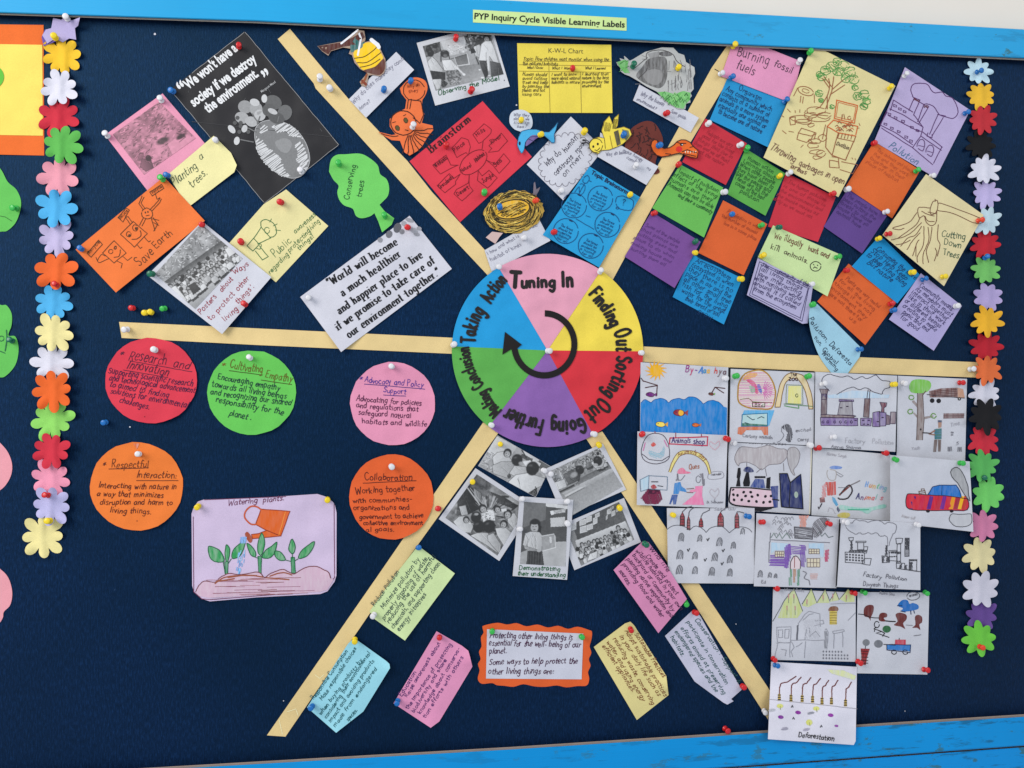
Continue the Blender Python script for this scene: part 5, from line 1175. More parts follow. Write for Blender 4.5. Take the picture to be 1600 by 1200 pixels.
for k in range(22): x = yy.seed.uniform(430, 540); y = yy.seed.uniform(762, 825); yy.line(catmull(q(x - 12, y, x, y - 8, x + 10, y + 3), 3), yy.seed.choice((TB, OR, (110, 60, 40))), .9)
yy.line(q(465, 715, 462, 745), TB, 1.4); yy.line(q(475, 712, 480, 745), TB, 1); yy.line(ell(1327, 184, 2.5, 2.5, n=8), TB, .9)
for cx, cy, rx, ry in ((300, 690, 60, 25), (350, 720, 45, 20), (270, 720, 40, 18), (210, 740, 70, 22), (320, 740, 70, 22), (270, 780, 20, 12), (220, 760, 50, 16), (290, 880, 40, 14), (340, 860, 30, 20), (280, 910, 35, 16), (330, 960, 30, 20), (300, 950, 40, 14), (305, 985, 25, 12)):
    yy.line(catmull([(1200 + (cx + rx * math.cos(t)) / 4 + yy.seed.uniform(-1.5, 1.5), (cy + ry * math.sin(t)) / 4 + yy.seed.uniform(-1, 1)) for t in [i * .7 for i in range(9)]], 3), TB, .9, wob=.3)
for l in (q(190, 830, 210, 800, 300, 830, 290, 870), q(190, 830, 180, 870, 240, 890, 270, 870, 290, 830), q(190, 830, 270, 850, 300, 835), q(135, 735, 170, 730, 170, 775, 140, 780, 135, 735), q(385, 1000, 440, 1010, 445, 1050, 385, 1045, 385, 1000), q(400, 980, 440, 985, 445, 1050), q(460, 1010, 560, 1030, 530, 1085, 450, 1060), q(360, 780, 340, 870), q(260, 870, 280, 890)): yy.line(l, TB, 1)
for l in (q(85, 720, 100, 732), q(120, 680, 140, 700), q(170, 690, 172, 705), q(200, 685, 198, 702), q(235, 690, 228, 705), q(90, 815, 115, 835), q(130, 820, 160, 825), q(205, 920, 220, 905), q(570, 770, 575, 785), q(560, 800, 570, 800), q(525, 985, 530, 995), q(545, 990, 548, 1000)): yy.line(l, TB, .9)
T(yy, 'Throwing', 1202, 232, 1241, 254, 12, (110, 64, 56), 1.2); T(yy, 'garbages in open', 1247, 258, 1318, 288, 9.5, (110, 64, 56), 1.2); T(yy, 'areas', 1234, 262, 1260, 273, 7, (110, 64, 56), 1.3)
ap = Sheet('note_sheet', catmull([(1277, 475), (1346, 544)], 4) + [(1343, 558), (1314, 598)] + catmull([(1314, 598), (1296, 579), (1280, 556), (1269, 527), (1264, 500), (1266, 476)], 5)[1:], (160, 206, 224), 'pale blue curved note reading Pollution Deforestation Global Warming', 'note', NG, curls=((1264, 500, 40, .012), (1314, 598, 30, .004)), amp=.0006)
NV = (34, 44, 66)
put_text(ap, 'Pollution,', [(1264, 497), (1272, 513), (1292, 535)], 8, NV, 1.1); T(ap, 'Deforesta', 1295, 538, 1328, 572, 8.5, NV, 1.1); T(ap, 'tion,', 1272, 527, 1282, 541, 6.5, NV, 1); T(ap, 'Global', 1284, 547, 1307, 570, 7, NV, 1.1); T(ap, 'Warming', 1283, 552, 1307, 580, 6.5, NV, 1.1)
am = note([(1326, 412), (1401, 472), (1352, 539), (1277, 471)], (228, 100, 46), 'orange note with faint writing held by two red pins, lowest of the notes', curls=((1352, 539, 40, .005),))
block(am, 1316, 432, 41, 8.5, 6, (164, 68, 36), [('Plants are very useful', 70, 6), ('for all the living', 74, 0), ('things if we not', 76, -2), ('environment they', 76, -4), ('are not there for', 66, 4), ('us', 14, 50)], .95)
aj = note([(1208, 352), (1316, 399), (1305, 430), (1293, 463), (1184, 402)], (202, 224, 156), 'light green note reading We illegally hunt and kill animals with a sad face', curls=((1293, 463, 30, .005),))
RB = (110, 44, 40)
T(aj, 'We illegally', 1209, 371, 1254, 386, 10, RB, 1.2); T(aj, 'hunt and', 1262, 391, 1295, 404, 9, RB, 1.3); T(aj, 'kill', 1203, 388, 1218, 393, 9.5, (80, 70, 50), 1.2); T(aj, 'animals.', 1224, 396, 1262, 412, 8, (80, 60, 50), 1.3)
aj.line(ell(1274.5, 416, 8.5, 7.5, n=18), (50, 46, 40), 1.2)
for l in ([(1271, 413), (1272, 414)], [(1277, 414), (1278, 415)], [(1271, 419), (1273, 417), (1277, 419)]): aj.line(l, (50, 46, 40), 1.3, wob=0)
ak = note([(1184, 403), (1270, 448), (1262, 505), (1254, 506), (1167, 461)], (178, 172, 206), 'lavender note with a ruled border about the community of living things', curls=((1254, 506, 34, .005),))
LI = (62, 54, 96)
for l in (((1187, 409), (1266, 448)), ((1189, 413), (1264, 451)), ((1187, 409), (1171, 461)), ((1190, 414), (1175, 459)), ((1171, 461), (1253, 502)), ((1175, 459), (1250, 497)), ((1264, 449), (1253, 502)), ((1262, 452), (1250, 498))): ak.line(l, LI, .9, 'ruled_border', wob=.3)
T(ak, 'The', 1190, 415, 1200, 420, 6, LI, 1); block(ak, 1210, 424, 25, 8, 7, LI, [('community of the', 58, 0), ('all living things', 70, -20), ('are interacting', 72, -20), ('with nonliving world', 80, -24), ('around it is called', 80, -22), ('from the ecosystem', 74, -18)], 1.05)
al = note([(1371, 372), (1381, 373), (1438, 430), (1402, 474), (1331, 416)], (24, 144, 206), 'blue note with dark writing under the cutting down trees drawing', curls=((1402, 474, 30, .004),))
block(al, 1366, 388, 38, 8.5, 8, BD, [('Consuming the more', 78, 2), ('Stop Help Keep', 72, -2), ('to keep living thing', 78, -4), ('But nature', 50, 4)], 1.15)
ao = Sheet('drawing_sheet', [(1447, 272), (1537, 336), (1475, 447), (1379, 367)], (226, 210, 158), 'cream sheet with a drawn axe in a tree stump captioned Cutting Down Trees', 'drawing', curls=((1475, 447, 40, .004),), amp=.0008)
q = cv(1200, 300, 4); AX = (112, 66, 48)
for l in (q(1065, 70, 1110, 80, 1330, 165, 1335, 195, 1280, 190, 1160, 135, 1060, 115), q(1030, 60, 1060, 55, 1055, 120, 1020, 140, 1015, 100, 1030, 60), q(1045, 45, 1045, 60), q(935, 110, 950, 95, 1010, 100), q(935, 110, 945, 160, 975, 150, 990, 190, 1020, 210, 1050, 190, 1055, 120), q(960, 120, 1000, 140, 1040, 150), q(980, 150, 1000, 180, 1040, 185), q(1000, 125, 1050, 135),
          q(930, 130, 880, 190, 780, 225, 825, 235, 850, 225), q(950, 160, 930, 200, 880, 240, 810, 290), q(960, 190, 900, 250, 850, 280, 770, 300), q(830, 340, 870, 290, 920, 270, 960, 215), q(870, 360, 900, 310, 950, 255), q(890, 300, 850, 320, 800, 330), q(905, 400, 930, 320, 945, 300), q(925, 400, 925, 330), q(975, 215, 970, 330, 935, 400, 935, 440), q(1000, 220, 1005, 300, 970, 390, 970, 450), q(1025, 220, 1015, 300, 990, 370, 1005, 440), q(1065, 205, 1060, 290, 1075, 330, 1060, 400), q(1045, 350, 1055, 380, 1040, 430)):
    ao.line(l, AX, 1.1, smooth=True, wob=.3)
for i, (t, a, b) in enumerate((('Cutting', (1470, 369), (1509, 374)), ('Down', (1474, 382), (1502, 388)), ('Trees.', (1473, 398), (1500, 404)))): T(ao, t, *a, *b, 10, (52, 88, 66), 1.2)
an = note([(1439, 427), (1503, 478), (1459, 548), (1389, 499)], (176, 166, 210), 'lavender note with dense dark writing at the right end of the notes', curls=((1459, 548, 34, .004),))
block(an, 1436, 447, 37, 8.2, 7, (52, 44, 92), [('Community means', 64, 0), ('its members must', 70, -2), ('interact together', 72, -4), ('like in their work', 72, -4), ('or different beings', 70, -4), ('creating to make', 66, -2), ('panic and end', 50, 4), ('for good', 34, 6)], 1.0)
S = Sheet('snake_cutout', catmull([(1017, 228), (1020, 219), (1027, 219), (1029, 226), (1038, 232), (1050, 229), (1058, 221), (1068, 218), (1078, 222), (1084, 230), (1090, 234), (1090, 245), (1087, 247), (1074, 244), (1062, 239), (1050, 242), (1034, 245), (1023, 240)], 3, True), (236, 104, 36), 'orange paper snake cut-out with open jaws held by a blue pin', 'paper cutout', curls=((1090, 240, 24, .006),), step=5)
S.line(S.poly[::2], (60, 22, 14), 1.4, closed=True, wob=0); S.fill(ell(1061, 233, 5, 4.5), (214, 40, 36), style='ink'); S.fill(ell(1065, 226, 2.6, 2), (30, 20, 20), style='ink'); S.fill(ell(1066, 226, .9, .8), (230, 230, 230), style='ink')
for l in ([(1058, 222), (1063, 224), (1072, 224)], [(1066, 237), (1074, 234), (1082, 237), (1088, 238)], [(1068, 240), (1078, 242), (1087, 244)], [(1078, 230), (1084, 229)], [(1040, 240), (1048, 241)]): S.line(l, (60, 22, 14), 1.3)
for k in range(5): S.fill([(1070 + k * 4, 236), (1072 + k * 4, 236), (1071 + k * 4, 240)], (236, 224, 200), style='ink')

# ================================================================ right: white drawing sheets
DGp = 'white sheets with children\'s drawings at the right'
def draw(poly, label, curls=(), white=(204, 204, 211), **k):
    return Sheet('drawing_sheet', poly, white, label, 'drawing', DGp, curls=curls, amp=.0017, gap=.0008, crumple=1.0, **k)
PC = (116, 114, 122); K = (26, 24, 30)
q = cv(990, 560, 5)
d = draw([(1001, 566), (1138, 574), (1136, 682), (1000, 676)], 'white drawing of a blue sea with fish under an orange sun')
d.fill(catmull(q(55, 345, 90, 325, 135, 345, 160, 325, 210, 312, 250, 325, 275, 345, 300, 325, 350, 312, 395, 322, 430, 302, 480, 305, 525, 335, 545, 355, 580, 335, 620, 328, 670, 345, 700, 375), 4) + q(730, 385, 726, 602, 52, 585), (24, 126, 200), light=.12)
d.line(catmull(q(60, 345, 90, 322, 135, 345, 160, 325, 210, 312, 250, 325, 275, 345, 300, 325, 350, 312, 395, 322, 430, 302, 480, 305, 525, 335, 545, 355, 580, 335, 620, 328, 670, 345, 700, 375), 4), (16, 84, 150), 1)
d.fill(ell(1025, 579, 9.5, 9), (236, 176, 30), light=.1)
for k in range(13):
    a = k * 2 * math.pi / 13; x, y = 1025 + 9 * math.cos(a), 579 + 8.5 * math.sin(a)
    d.fill([(x - 2 * math.sin(a), y + 2 * math.cos(a)), (1025 + 18 * math.cos(a + .25), 579 + 16.5 * math.sin(a + .25)), (x + 2 * math.sin(a), y - 2 * math.cos(a))], (234, 170, 24), light=.1)
for l in (q(70, 175, 185, 210, 180, 290), q(90, 228, 180, 212), q(60, 155, 75, 180), q(715, 235, 635, 225, 610, 270), q(640, 228, 705, 270)): d.line(l, (72, 26, 30), 1.4)
def fish(S, x, y, L, c1, c2, flip=1):
    S.fill(ell(x, y, L, L * .55, 5, n=14), c1, light=.1); S.fill([(x + flip * L * .8, y), (x + flip * L * 1.6, y - L * .5), (x + flip * L * 1.5, y + L * .5)], c2, light=.1)
    S.line(ell(x, y, L, L * .55, 5, n=14), (70, 40, 30), .7, closed=True); S.fill(ell(x - flip * L * .5, y - 1, .8, .8), K, style='ink')
fish(d, 1016, 616.5, 6.5, (112, 40, 120), (112, 40, 120)); fish(d, 1111, 615.5, 4, (110, 50, 40), (120, 170, 70)); fish(d, 1061, 645, 9, (150, 40, 60), (140, 40, 60)); d.fill(ell(1064, 645, 4, 4.6), (240, 180, 40), light=.1)
fish(d, 1032, 663, 7.5, (244, 216, 90), (220, 160, 60)); fish(d, 1087, 664, 5.5, (226, 110, 40), (190, 110, 70))
for t, x0, x1, c in (('B', 1070, 1077, (150, 40, 130)), ('y', 1078, 1083, (200, 50, 110)), ('-', 1084, 1089, (120, 50, 150)), ('A', 1091, 1098, (40, 120, 200)), ('a', 1098, 1103, (30, 140, 190)), ('a', 1104, 1109, (236, 180, 60)), ('h', 1115, 1121, (210, 60, 50)), ('y', 1122, 1127, (120, 90, 90)), ('a', 1129, 1135, (110, 80, 90))): T(d, t, x0, 581 + (x0 - 1070) * .06, x1, 581.5 + (x0 - 1070) * .06, 10, c, 1.4)
d2 = draw([(1140, 574), (1273, 580), (1271, 696), (1138, 690)], 'white drawing of a bird cage, an aquarium and the Zoo gate'); d = d2
for l in (((1141, 575), (1272, 581)), ((1140.5, 575), (1138.5, 690))): d.line(l, (22, 22, 26), 2.2, 'border', wob=0)
BRN = (158, 120, 50)
cage = catmull(q(955, 92, 1010, 96, 1055, 130, 1090, 190, 1108, 260, 1100, 330, 1075, 390, 1000, 395, 900, 385, 825, 345, 815, 270, 825, 190, 870, 120), 3, True)
d.fill(cage, (222, 214, 196), light=.5); d.hatch(cage, (212, 120, 180), 2.4, 0, .8); d.line(cage, (176, 132, 50), 2.2, closed=True, wob=.2); d.fill(catmull(q(860, 150, 900, 115, 960, 110, 960, 140, 900, 160, 860, 170), 3, True), (226, 178, 60), light=.2)
d.fill(catmull(q(880, 170, 930, 170, 965, 220, 975, 270, 950, 270, 920, 210), 3, True), (214, 90, 110), light=.3); d.fill(catmull(q(965, 210, 985, 205, 1005, 260, 995, 275, 975, 250), 3, True), (60, 120, 190), light=.2); d.fill(catmull(q(905, 215, 940, 225, 950, 260, 920, 270), 3, True), (120, 180, 130), light=.4)
for k in range(12): a = -1.3 + k * .24; x, y = q(1010, 250)[0]; d.line([(x + 3 * math.cos(a), y + 3 * math.sin(a)), (x + 15 * math.cos(a), y + 15 * math.sin(a))], (206, 110, 170), 1)
d.line(q(835, 320, 900, 312, 935, 345, 1080, 345), (120, 90, 60), 1); d.line(q(930, 340, 1025, 345, 1025, 380, 930, 378), (70, 60, 40), 1.2, closed=True); T(d, 'Bird', 1179, 635, 1193, 635.5, 5, (60, 50, 50), .9)
arch = catmull(q(1105, 380, 1125, 280, 1150, 190, 1200, 125, 1260, 115, 1330, 140, 1370, 220, 1395, 310, 1400, 395), 4) + catmull(q(1370, 395, 1355, 310, 1330, 230, 1290, 170, 1240, 155, 1190, 185, 1165, 260, 1145, 380), 4)
d.fill(arch, (224, 200, 150), light=.3); d.line(arch, (130, 96, 50), 1.2, closed=True, wob=.2)
T(d, 'The', 1234, 588, 1246, 588, 6, (50, 30, 40), 1.1); T(d, 'zoo', 1232, 594.5, 1248, 594.5, 7, (60, 30, 40), 1.4)
d.fill(q(1210, 215, 1310, 215, 1310, 355, 1205, 350), (222, 216, 130), light=.25); d.line(q(1195, 205, 1320, 210, 1322, 358, 1190, 352), (120, 140, 110), .9, closed=True); d.line(q(1175, 355, 1400, 375), (90, 130, 90), 1.2); d.line(q(1180, 370, 1290, 390, 1290, 365), (90, 150, 90), 1.4); d.line(ell(1245, 618, 2, 2.6, n=8), (90, 100, 60), 1.2)
d.fill(q(865, 405, 1100, 405, 1060, 525, 1045, 525, 1045, 425, 850, 440), (90, 170, 216), light=.2); d.fill(q(850, 440, 1045, 428, 1045, 525, 845, 530), (176, 206, 206), light=.3); d.line(q(850, 440, 1045, 428, 1045, 530, 842, 530), (30, 110, 150), 1.3, closed=True)
d.fill(q(815, 540, 850, 530, 1050, 530, 1050, 600, 1020, 598, 1000, 560, 880, 560, 845, 598, 812, 590), (206, 110, 70), light=.25); d.fill(q(845, 505, 1045, 518, 1045, 532, 845, 532), (50, 110, 90), light=.2)
for l in (q(885, 450, 930, 480, 945, 475), q(970, 470, 1000, 455, 1020, 465), q(870, 500, 900, 510)): d.line(l, (60, 80, 90), 1.3)
d.hatch(catmull(q(1160, 540, 1180, 515, 1215, 515, 1235, 560, 1240, 600, 1225, 655, 1190, 640, 1200, 580), 3, True), (76, 74, 80), 1.5, 80, 1); d.line(catmull(q(1160, 530, 1155, 570, 1175, 600, 1150, 640, 1120, 655), 3), PC, .8); T(d, 'excited', 1243, 675, 1268, 673, 4.5, PC, .8); T(d, 'Carsy', 1246, 690, 1264, 688, 4.5, PC, .9)
T(d, 'Cartony animals', 1160, 683, 1208, 686, 5, PC, .8)

d3 = draw([(996, 674), (1137, 680), (1133, 794), (995, 789)], 'white drawing of an Animals shop sign with a couple under a rainbow arch', curls=((995, 789, 30, .003),)); d = d3
ca = catmull(q(170, 585, 230, 600, 265, 650, 280, 720, 270, 790, 180, 825, 90, 800, 60, 740, 75, 660, 115, 600), 3, True)
d.line(ca, (70, 60, 74), 1.1, closed=True); d.line(q(65, 745, 120, 790, 220, 800, 275, 765), (70, 60, 74), 1); d.hatch(catmull(q(120, 720, 200, 740, 240, 680, 235, 770, 160, 775, 125, 760), 3, True), (150, 186, 200), 1.5, 20, 1); d.fill(catmull(q(135, 675, 155, 655, 175, 675, 150, 690), 3, True), (206, 60, 50)); d.line(q(90, 660, 75, 720), (200, 110, 160), 1.4); d.line(q(240, 640, 265, 690), (200, 110, 160), 1.4)
d.line(q(285, 622, 580, 612, 575, 682, 280, 668), (190, 50, 80), 1.8, closed=True); T(d, 'Animals', 1049, 691.5, 1079, 692.5, 8, (70, 40, 110), 1.4); T(d, 'shop', 1083, 693.5, 1101, 694, 7.5, (70, 40, 110), 1.4)
for l in (q(328, 580, 328, 615), q(530, 590, 530, 612), q(165, 570, 168, 585)): d.line(l, (140, 50, 70), 1.2)
ar = catmull(q(275, 885, 305, 800, 350, 735, 430, 720, 520, 745, 580, 810, 605, 900), 4); ar2 = catmull(q(590, 905, 565, 830, 505, 770, 425, 745, 360, 765, 320, 825, 290, 890), 4)
d.fill(ar + ar2, (228, 210, 120), light=.25); d.line(ar, (130, 100, 60), 1); d.line(ar2, (130, 100, 60), 1); put_text(d, 'Animals day', catmull(q(345, 768, 430, 742, 510, 765, 560, 800), 5), 6, (130, 50, 50), 1.1)
d.fill(catmull(q(345, 900, 355, 865, 385, 855, 410, 880, 440, 888, 440, 898), 3, True), (226, 120, 150)); d.line(catmull(q(345, 900, 340, 940, 370, 950, 400, 915), 3), PC, 1); d.hatch(q(335, 900, 350, 905, 350, 960, 332, 960), PC, 1.4, 90, 1)
d.fill(q(320, 975, 365, 965, 375, 1000, 405, 1020, 415, 1045, 360, 1035, 350, 1060, 310, 1060), (50, 130, 196), light=.2); d.fill(q(300, 1065, 345, 1065, 330, 1140, 310, 1142, 305, 1100, 290, 1140, 278, 1138), (40, 80, 150), light=.2)
d.fill(q(480, 1000, 540, 995, 535, 1070, 550, 1145, 380, 1142, 470, 1070, 490, 1040, 440, 1050, 440, 1030, 485, 1020), (230, 130, 170), light=.2); d.line(ell(1091, 749, 3.4, 5.6, n=12), PC, .9); d.hatch(q(515, 900, 545, 895, 560, 990, 540, 1000, 530, 940), (130, 126, 134), 1.4, 85, 1); d.line(q(415, 1020, 470, 1015), (120, 90, 90), 1.2); d.line(q(415, 1045, 465, 1050), (120, 90, 90), 1.2)
T(d, 'Ques', 1076, 733, 1093, 731, 7, (170, 100, 70), 1.1); d.line(catmull(q(600, 890, 690, 885, 700, 930, 630, 945, 580, 935), 3, True), (150, 148, 156), .7); T(d, 'I want a rabbit', 1111, 743, 1127, 742, 3.5, PC, .6)
d.line(catmull(q(635, 715, 595, 680, 600, 650, 635, 670, 665, 645, 670, 680, 635, 715), 3), (214, 170, 180), .9); d.line(catmull(q(635, 1095, 595, 1050, 610, 1020, 635, 1040, 660, 1015, 665, 1055, 635, 1095), 3), (190, 180, 186), .8); d.line(q(635, 1095, 630, 1120), PC, .7)
d.line(q(120, 915, 265, 925, 262, 1030, 115, 1020), (110, 130, 150), 1, closed=True); d.line(q(120, 915, 50, 950, 55, 1040, 115, 1020), (110, 130, 150), 1); d.fill(q(55, 950, 118, 918, 112, 1020, 60, 1035), (180, 206, 220), light=.4); d.fill(catmull(q(135, 1000, 160, 985, 180, 1010, 150, 1020), 3, True), (170, 40, 50)); d.line(q(140, 965, 190, 965), (60, 60, 70), 1.4); d.line(q(190, 995, 230, 1000), (60, 60, 70), 1.2)
d.hatch(q(110, 1020, 205, 1030, 225, 1100, 190, 1140, 100, 1140, 55, 1090), (120, 40, 70), 1.5, 75, 1.6); d.hatch(q(110, 1020, 205, 1030, 205, 1060, 100, 1060), (70, 24, 50), 1.4, 10, 1.4); T(d, 'Dr. Sukhumani', 1104, 786.5, 1130, 786, 3.5, PC, .6)
d4 = draw([(1138, 691), (1269, 697), (1266, 804), (1138, 796)], 'white drawing of a dark blue and black factory with grey smoke', curls=((1269, 697, 20, .002),)); d = d4
T(d, 'Factory pollution', 1165, 692.5, 1228, 696, 4.5, PC, .8)
smoke = catmull(q(790, 790, 810, 720, 850, 690, 940, 700, 1000, 690, 1060, 680, 1130, 705, 1190, 710, 1200, 760, 1150, 820, 1060, 830, 1000, 870, 940, 830, 880, 810, 830, 820, 820, 840), 3, True)
d.fill(smoke, (178, 170, 172), light=.35); d.line(smoke, (130, 122, 126), .9, closed=True); s2_ = catmull(q(1200, 740, 1220, 700, 1270, 700, 1300, 750, 1280, 830, 1250, 870, 1260, 910, 1240, 900, 1210, 830), 3, True); d.fill(s2_, (170, 164, 166), light=.35); d.line(s2_, (130, 122, 126), .9, closed=True)
for l in (q(1170, 820, 1175, 880), q(1030, 860, 1040, 920), q(960, 890, 1000, 860), q(885, 815, 885, 850)): d.line(l, (120, 112, 116), .9)
d.fill(q(760, 1010, 900, 1010, 1100, 1030, 1120, 1050, 1110, 1160, 1000, 1160, 800, 1145, 752, 1120), (222, 190, 200), light=.2); d.line(catmull(q(760, 1010, 752, 1060, 750, 1120, 800, 1148, 1000, 1165, 1110, 1162), 3), K, 2.4); d.line(q(760, 1010, 900, 1010, 1100, 1030), K, 2)
for x, y in ((780, 1030), (780, 1065), (812, 1070), (785, 1105), (860, 1045), (875, 1075), (845, 1105), (915, 1045), (925, 1080), (900, 1115), (970, 1068), (960, 1118), (1030, 1078), (1015, 1125), (1075, 1075), (1065, 1120)): d.fill(ell(990 + x / 5, 560 + y / 5, 2.6, 2.2, x, n=7), K, style='ink')
for p_ in (q(815, 855, 835, 855, 838, 900, 830, 940, 835, 1000, 800, 1000, 812, 940, 805, 930), q(880, 890, 900, 890, 910, 970, 905, 1000, 860, 1000, 855, 970), q(1040, 935, 1070, 925, 1065, 1020, 1035, 1015), q(945, 920, 1030, 920, 1030, 935, 945, 935), q(945, 1165, 1080, 1160, 1080, 1175, 1000, 1195, 945, 1190)): d.fill(p_, K, style='ink')
NB = (30, 42, 98)
d.fill(catmull(q(860, 880, 870, 855, 895, 845, 925, 860, 938, 885, 900, 890), 3, True), NB, light=.2); d.fill(q(950, 940, 1015, 945, 1030, 1015, 910, 1005), (50, 72, 140), light=.25); d.fill(q(1070, 1000, 1130, 995, 1125, 1165, 1095, 1165), (52, 66, 130), light=.2); d.fill(q(1140, 900, 1200, 900, 1225, 970, 1305, 905, 1325, 1175, 1155, 1160), NB, light=.12); d.line(q(1225, 970, 1305, 905, 1325, 1175, 1155, 1160, 1140, 900, 1200, 900), K, 1.6, closed=True); d.line(q(1225, 970, 1215, 1165), K, 1.5)
d.fill(ell(1244, 773, 3, 5), (150, 170, 150), light=.3); d.line(q(1085, 1100, 1135, 1108), K, 1.8); d.line(((1138, 690), (1133.5, 793)), (22, 22, 26), 2, 'border', wob=0)
d.line(((1268, 698), (1265, 803)), (222, 214, 190), 1.5, 'border', wob=0)

q = cv(1260, 570, 4.615)
d5 = draw([(1274, 581), (1402, 587), (1399, 706), (1273, 699)], 'white drawing of a purple and grey factory under a scalloped cloud', curls=()); d = d5
cl1 = catmull(q(165, 190, 130, 150, 110, 110, 150, 70, 200, 75, 250, 90, 300, 80, 350, 105, 400, 85, 440, 100, 500, 75, 540, 110, 600, 120, 600, 160, 560, 180, 540, 210, 480, 195, 430, 165, 380, 180, 340, 160, 290, 175, 250, 195, 220, 215), 4)
d.line(cl1, (70, 68, 80), 1, wob=.5); d.fill(q(150, 220, 250, 205, 330, 185, 430, 190, 540, 215, 600, 215, 590, 240, 400, 240, 160, 240), (182, 204, 222), light=.45)
PP = (128, 104, 156); GB = (120, 104, 108)
for p_, c in ((q(95, 175, 160, 175, 150, 205, 145, 355, 105, 360, 108, 210), GB), (q(110, 210, 145, 210, 145, 250, 108, 250), (70, 50, 90)), (q(245, 260, 330, 260, 335, 370, 225, 360), (150, 144, 150)), (q(236, 250, 342, 252, 342, 266, 236, 264), PP), (q(100, 380, 370, 385, 370, 440, 105, 438), PP), (q(105, 358, 345, 365, 345, 382, 105, 378), (130, 110, 110)), (q(420, 245, 460, 245, 450, 380, 412, 375), (110, 84, 84)), (q(390, 385, 470, 385, 465, 440, 390, 438), PP), (q(480, 345, 530, 335, 530, 445, 478, 445), PP), (q(530, 270, 580, 275, 575, 300, 560, 310, 560, 340, 540, 340, 545, 308), (120, 70, 84)), (q(525, 340, 575, 345, 572, 440, 525, 442), (134, 116, 160)), (q(575, 360, 605, 370, 600, 430, 575, 432), (120, 100, 110)), (q(608, 340, 645, 340, 642, 425, 605, 425), (138, 120, 128))):
    d.fill(p_, c, light=.3); d.line(p_, (60, 44, 70), .9, closed=True)
for x in (120, 155, 205, 245, 285, 325): d.line(ell(1260 + x / 4.615, 570 + 412 / 4.615, 1.8, 1.8, n=8), (50, 36, 70), 1)
for x, y in ((410, 400), (450, 400), (415, 428), (445, 430), (350, 370), (355, 400), (515, 410), (550, 380), (250, 310), (295, 300)): d.line(q(x - 6, y, x + 6, y), (50, 36, 60), 1.6, wob=0)
d.line(q(437, 240, 445, 180), (60, 50, 60), 1); d.line(q(455, 240, 460, 180), (60, 50, 60), 1)
T(d, 'Factory', 1320, 692, 1352, 693, 7, (170, 168, 174), .8); T(d, 'Pollution', 1362, 693, 1396, 695, 7, (176, 174, 180), .8); T(d, 'Aavya Sharma', 1298, 700, 1346, 702, 4.5, PC, .8)
d6 = draw([(1403, 587), (1511, 592), (1508, 722), (1401, 714)], 'white drawing of a man cutting a tree beside a log truck', curls=((1511, 592, 20, .002),)); d = d6
d.fill(catmull(q(745, 140, 770, 110, 830, 105, 890, 120, 898, 160, 870, 195, 820, 205, 760, 200, 742, 170), 3, True), (122, 190, 76), light=.2); d.fill(q(800, 205, 840, 205, 845, 300, 850, 400, 838, 543, 795, 543, 800, 400), (140, 124, 120), light=.25)
d.line(q(800, 205, 800, 400, 795, 543), (90, 74, 70), 1); d.line(q(840, 205, 848, 400, 838, 543), (90, 74, 70), 1); d.line(q(860, 190, 838, 220), (110, 90, 80), 1.6)
for p_ in (q(760, 265, 775, 255, 805, 290, 800, 310), q(765, 345, 780, 345, 805, 370, 800, 385), q(845, 375, 915, 365, 915, 375, 845, 395)): d.fill(p_, (140, 124, 120), light=.25)
for x, y in ((757, 235), (750, 337), (917, 368)): d.line(ell(1260 + x / 4.615, 570 + y / 4.615, 4, 3.6, n=10), (110, 150, 80), 1.6, wob=.4)
d.fill(q(885, 190, 970, 170, 1090, 165, 1090, 235, 890, 235), (120, 84, 80), light=.25); d.fill(q(1090, 165, 1130, 175, 1142, 235, 1092, 240), (190, 140, 110), light=.2); d.line(q(870, 215, 1140, 240), (60, 50, 56), 1.2)
for x, y, r_ in ((907, 258, 3.6), (954, 260, 3.6), (1103, 245, 2.6)): d.fill(ell(1260 + x / 4.615, 570 + y / 4.615, r_, r_), K, style='ink'); d.fill(ell(1260 + x / 4.615, 570 + y / 4.615, r_ * .4, r_ * .4), (190, 190, 190), style='ink')
for k in range(4): d.line(q(895 + k * 4, 196 + k * 10, 1085, 176 + k * 14), (80, 54, 54), .8)
d.fill(q(990, 350, 1138, 350, 1135, 385, 988, 388), (128, 104, 104), light=.2); d.line(q(990, 368, 1136, 366), (90, 70, 70), .8)
d.fill(q(948, 400, 978, 400, 978, 415, 948, 415), (50, 60, 90)); d.fill(q(950, 415, 976, 415, 974, 450, 952, 455), (170, 130, 110), light=.15); d.fill(q(922, 465, 976, 458, 974, 535, 925, 535), (56, 110, 136), light=.15); d.hatch(q(922, 465, 976, 458, 974, 535, 925, 535), (70, 120, 90), 2.4, 0, 1); d.fill(q(922, 540, 945, 540, 935, 628, 915, 628), (112, 96, 92), light=.15); d.fill(q(950, 540, 972, 540, 968, 625, 950, 625), (112, 96, 92), light=.15)
d.line(q(925, 475, 885, 500, 925, 505), (150, 110, 90), 2); d.line(q(838, 490, 900, 494), (50, 44, 44), 1.6); d.fill(ell(1438.6, 671, 1.2, 1.6), K, style='ink')
d.hatch(q(1040, 480, 1065, 480, 1060, 510, 1040, 512), PC, 1.6, 0, 1); d.hatch(q(1020, 590, 1050, 588, 1048, 625, 1018, 625), PC, 1.6, 90, 1); d.hatch(q(1088, 590, 1122, 592, 1120, 628, 1088, 626), PC, 1.6, 90, 1); T(d, 'Tree', 1485, 667, 1500, 664, 6, (160, 158, 166), .7); T(d, '45', 1488, 695, 1498, 695, 5, PC, .8)
T(d, 'Yash', 1424, 703, 1438, 702, 5, (170, 168, 176), .7)
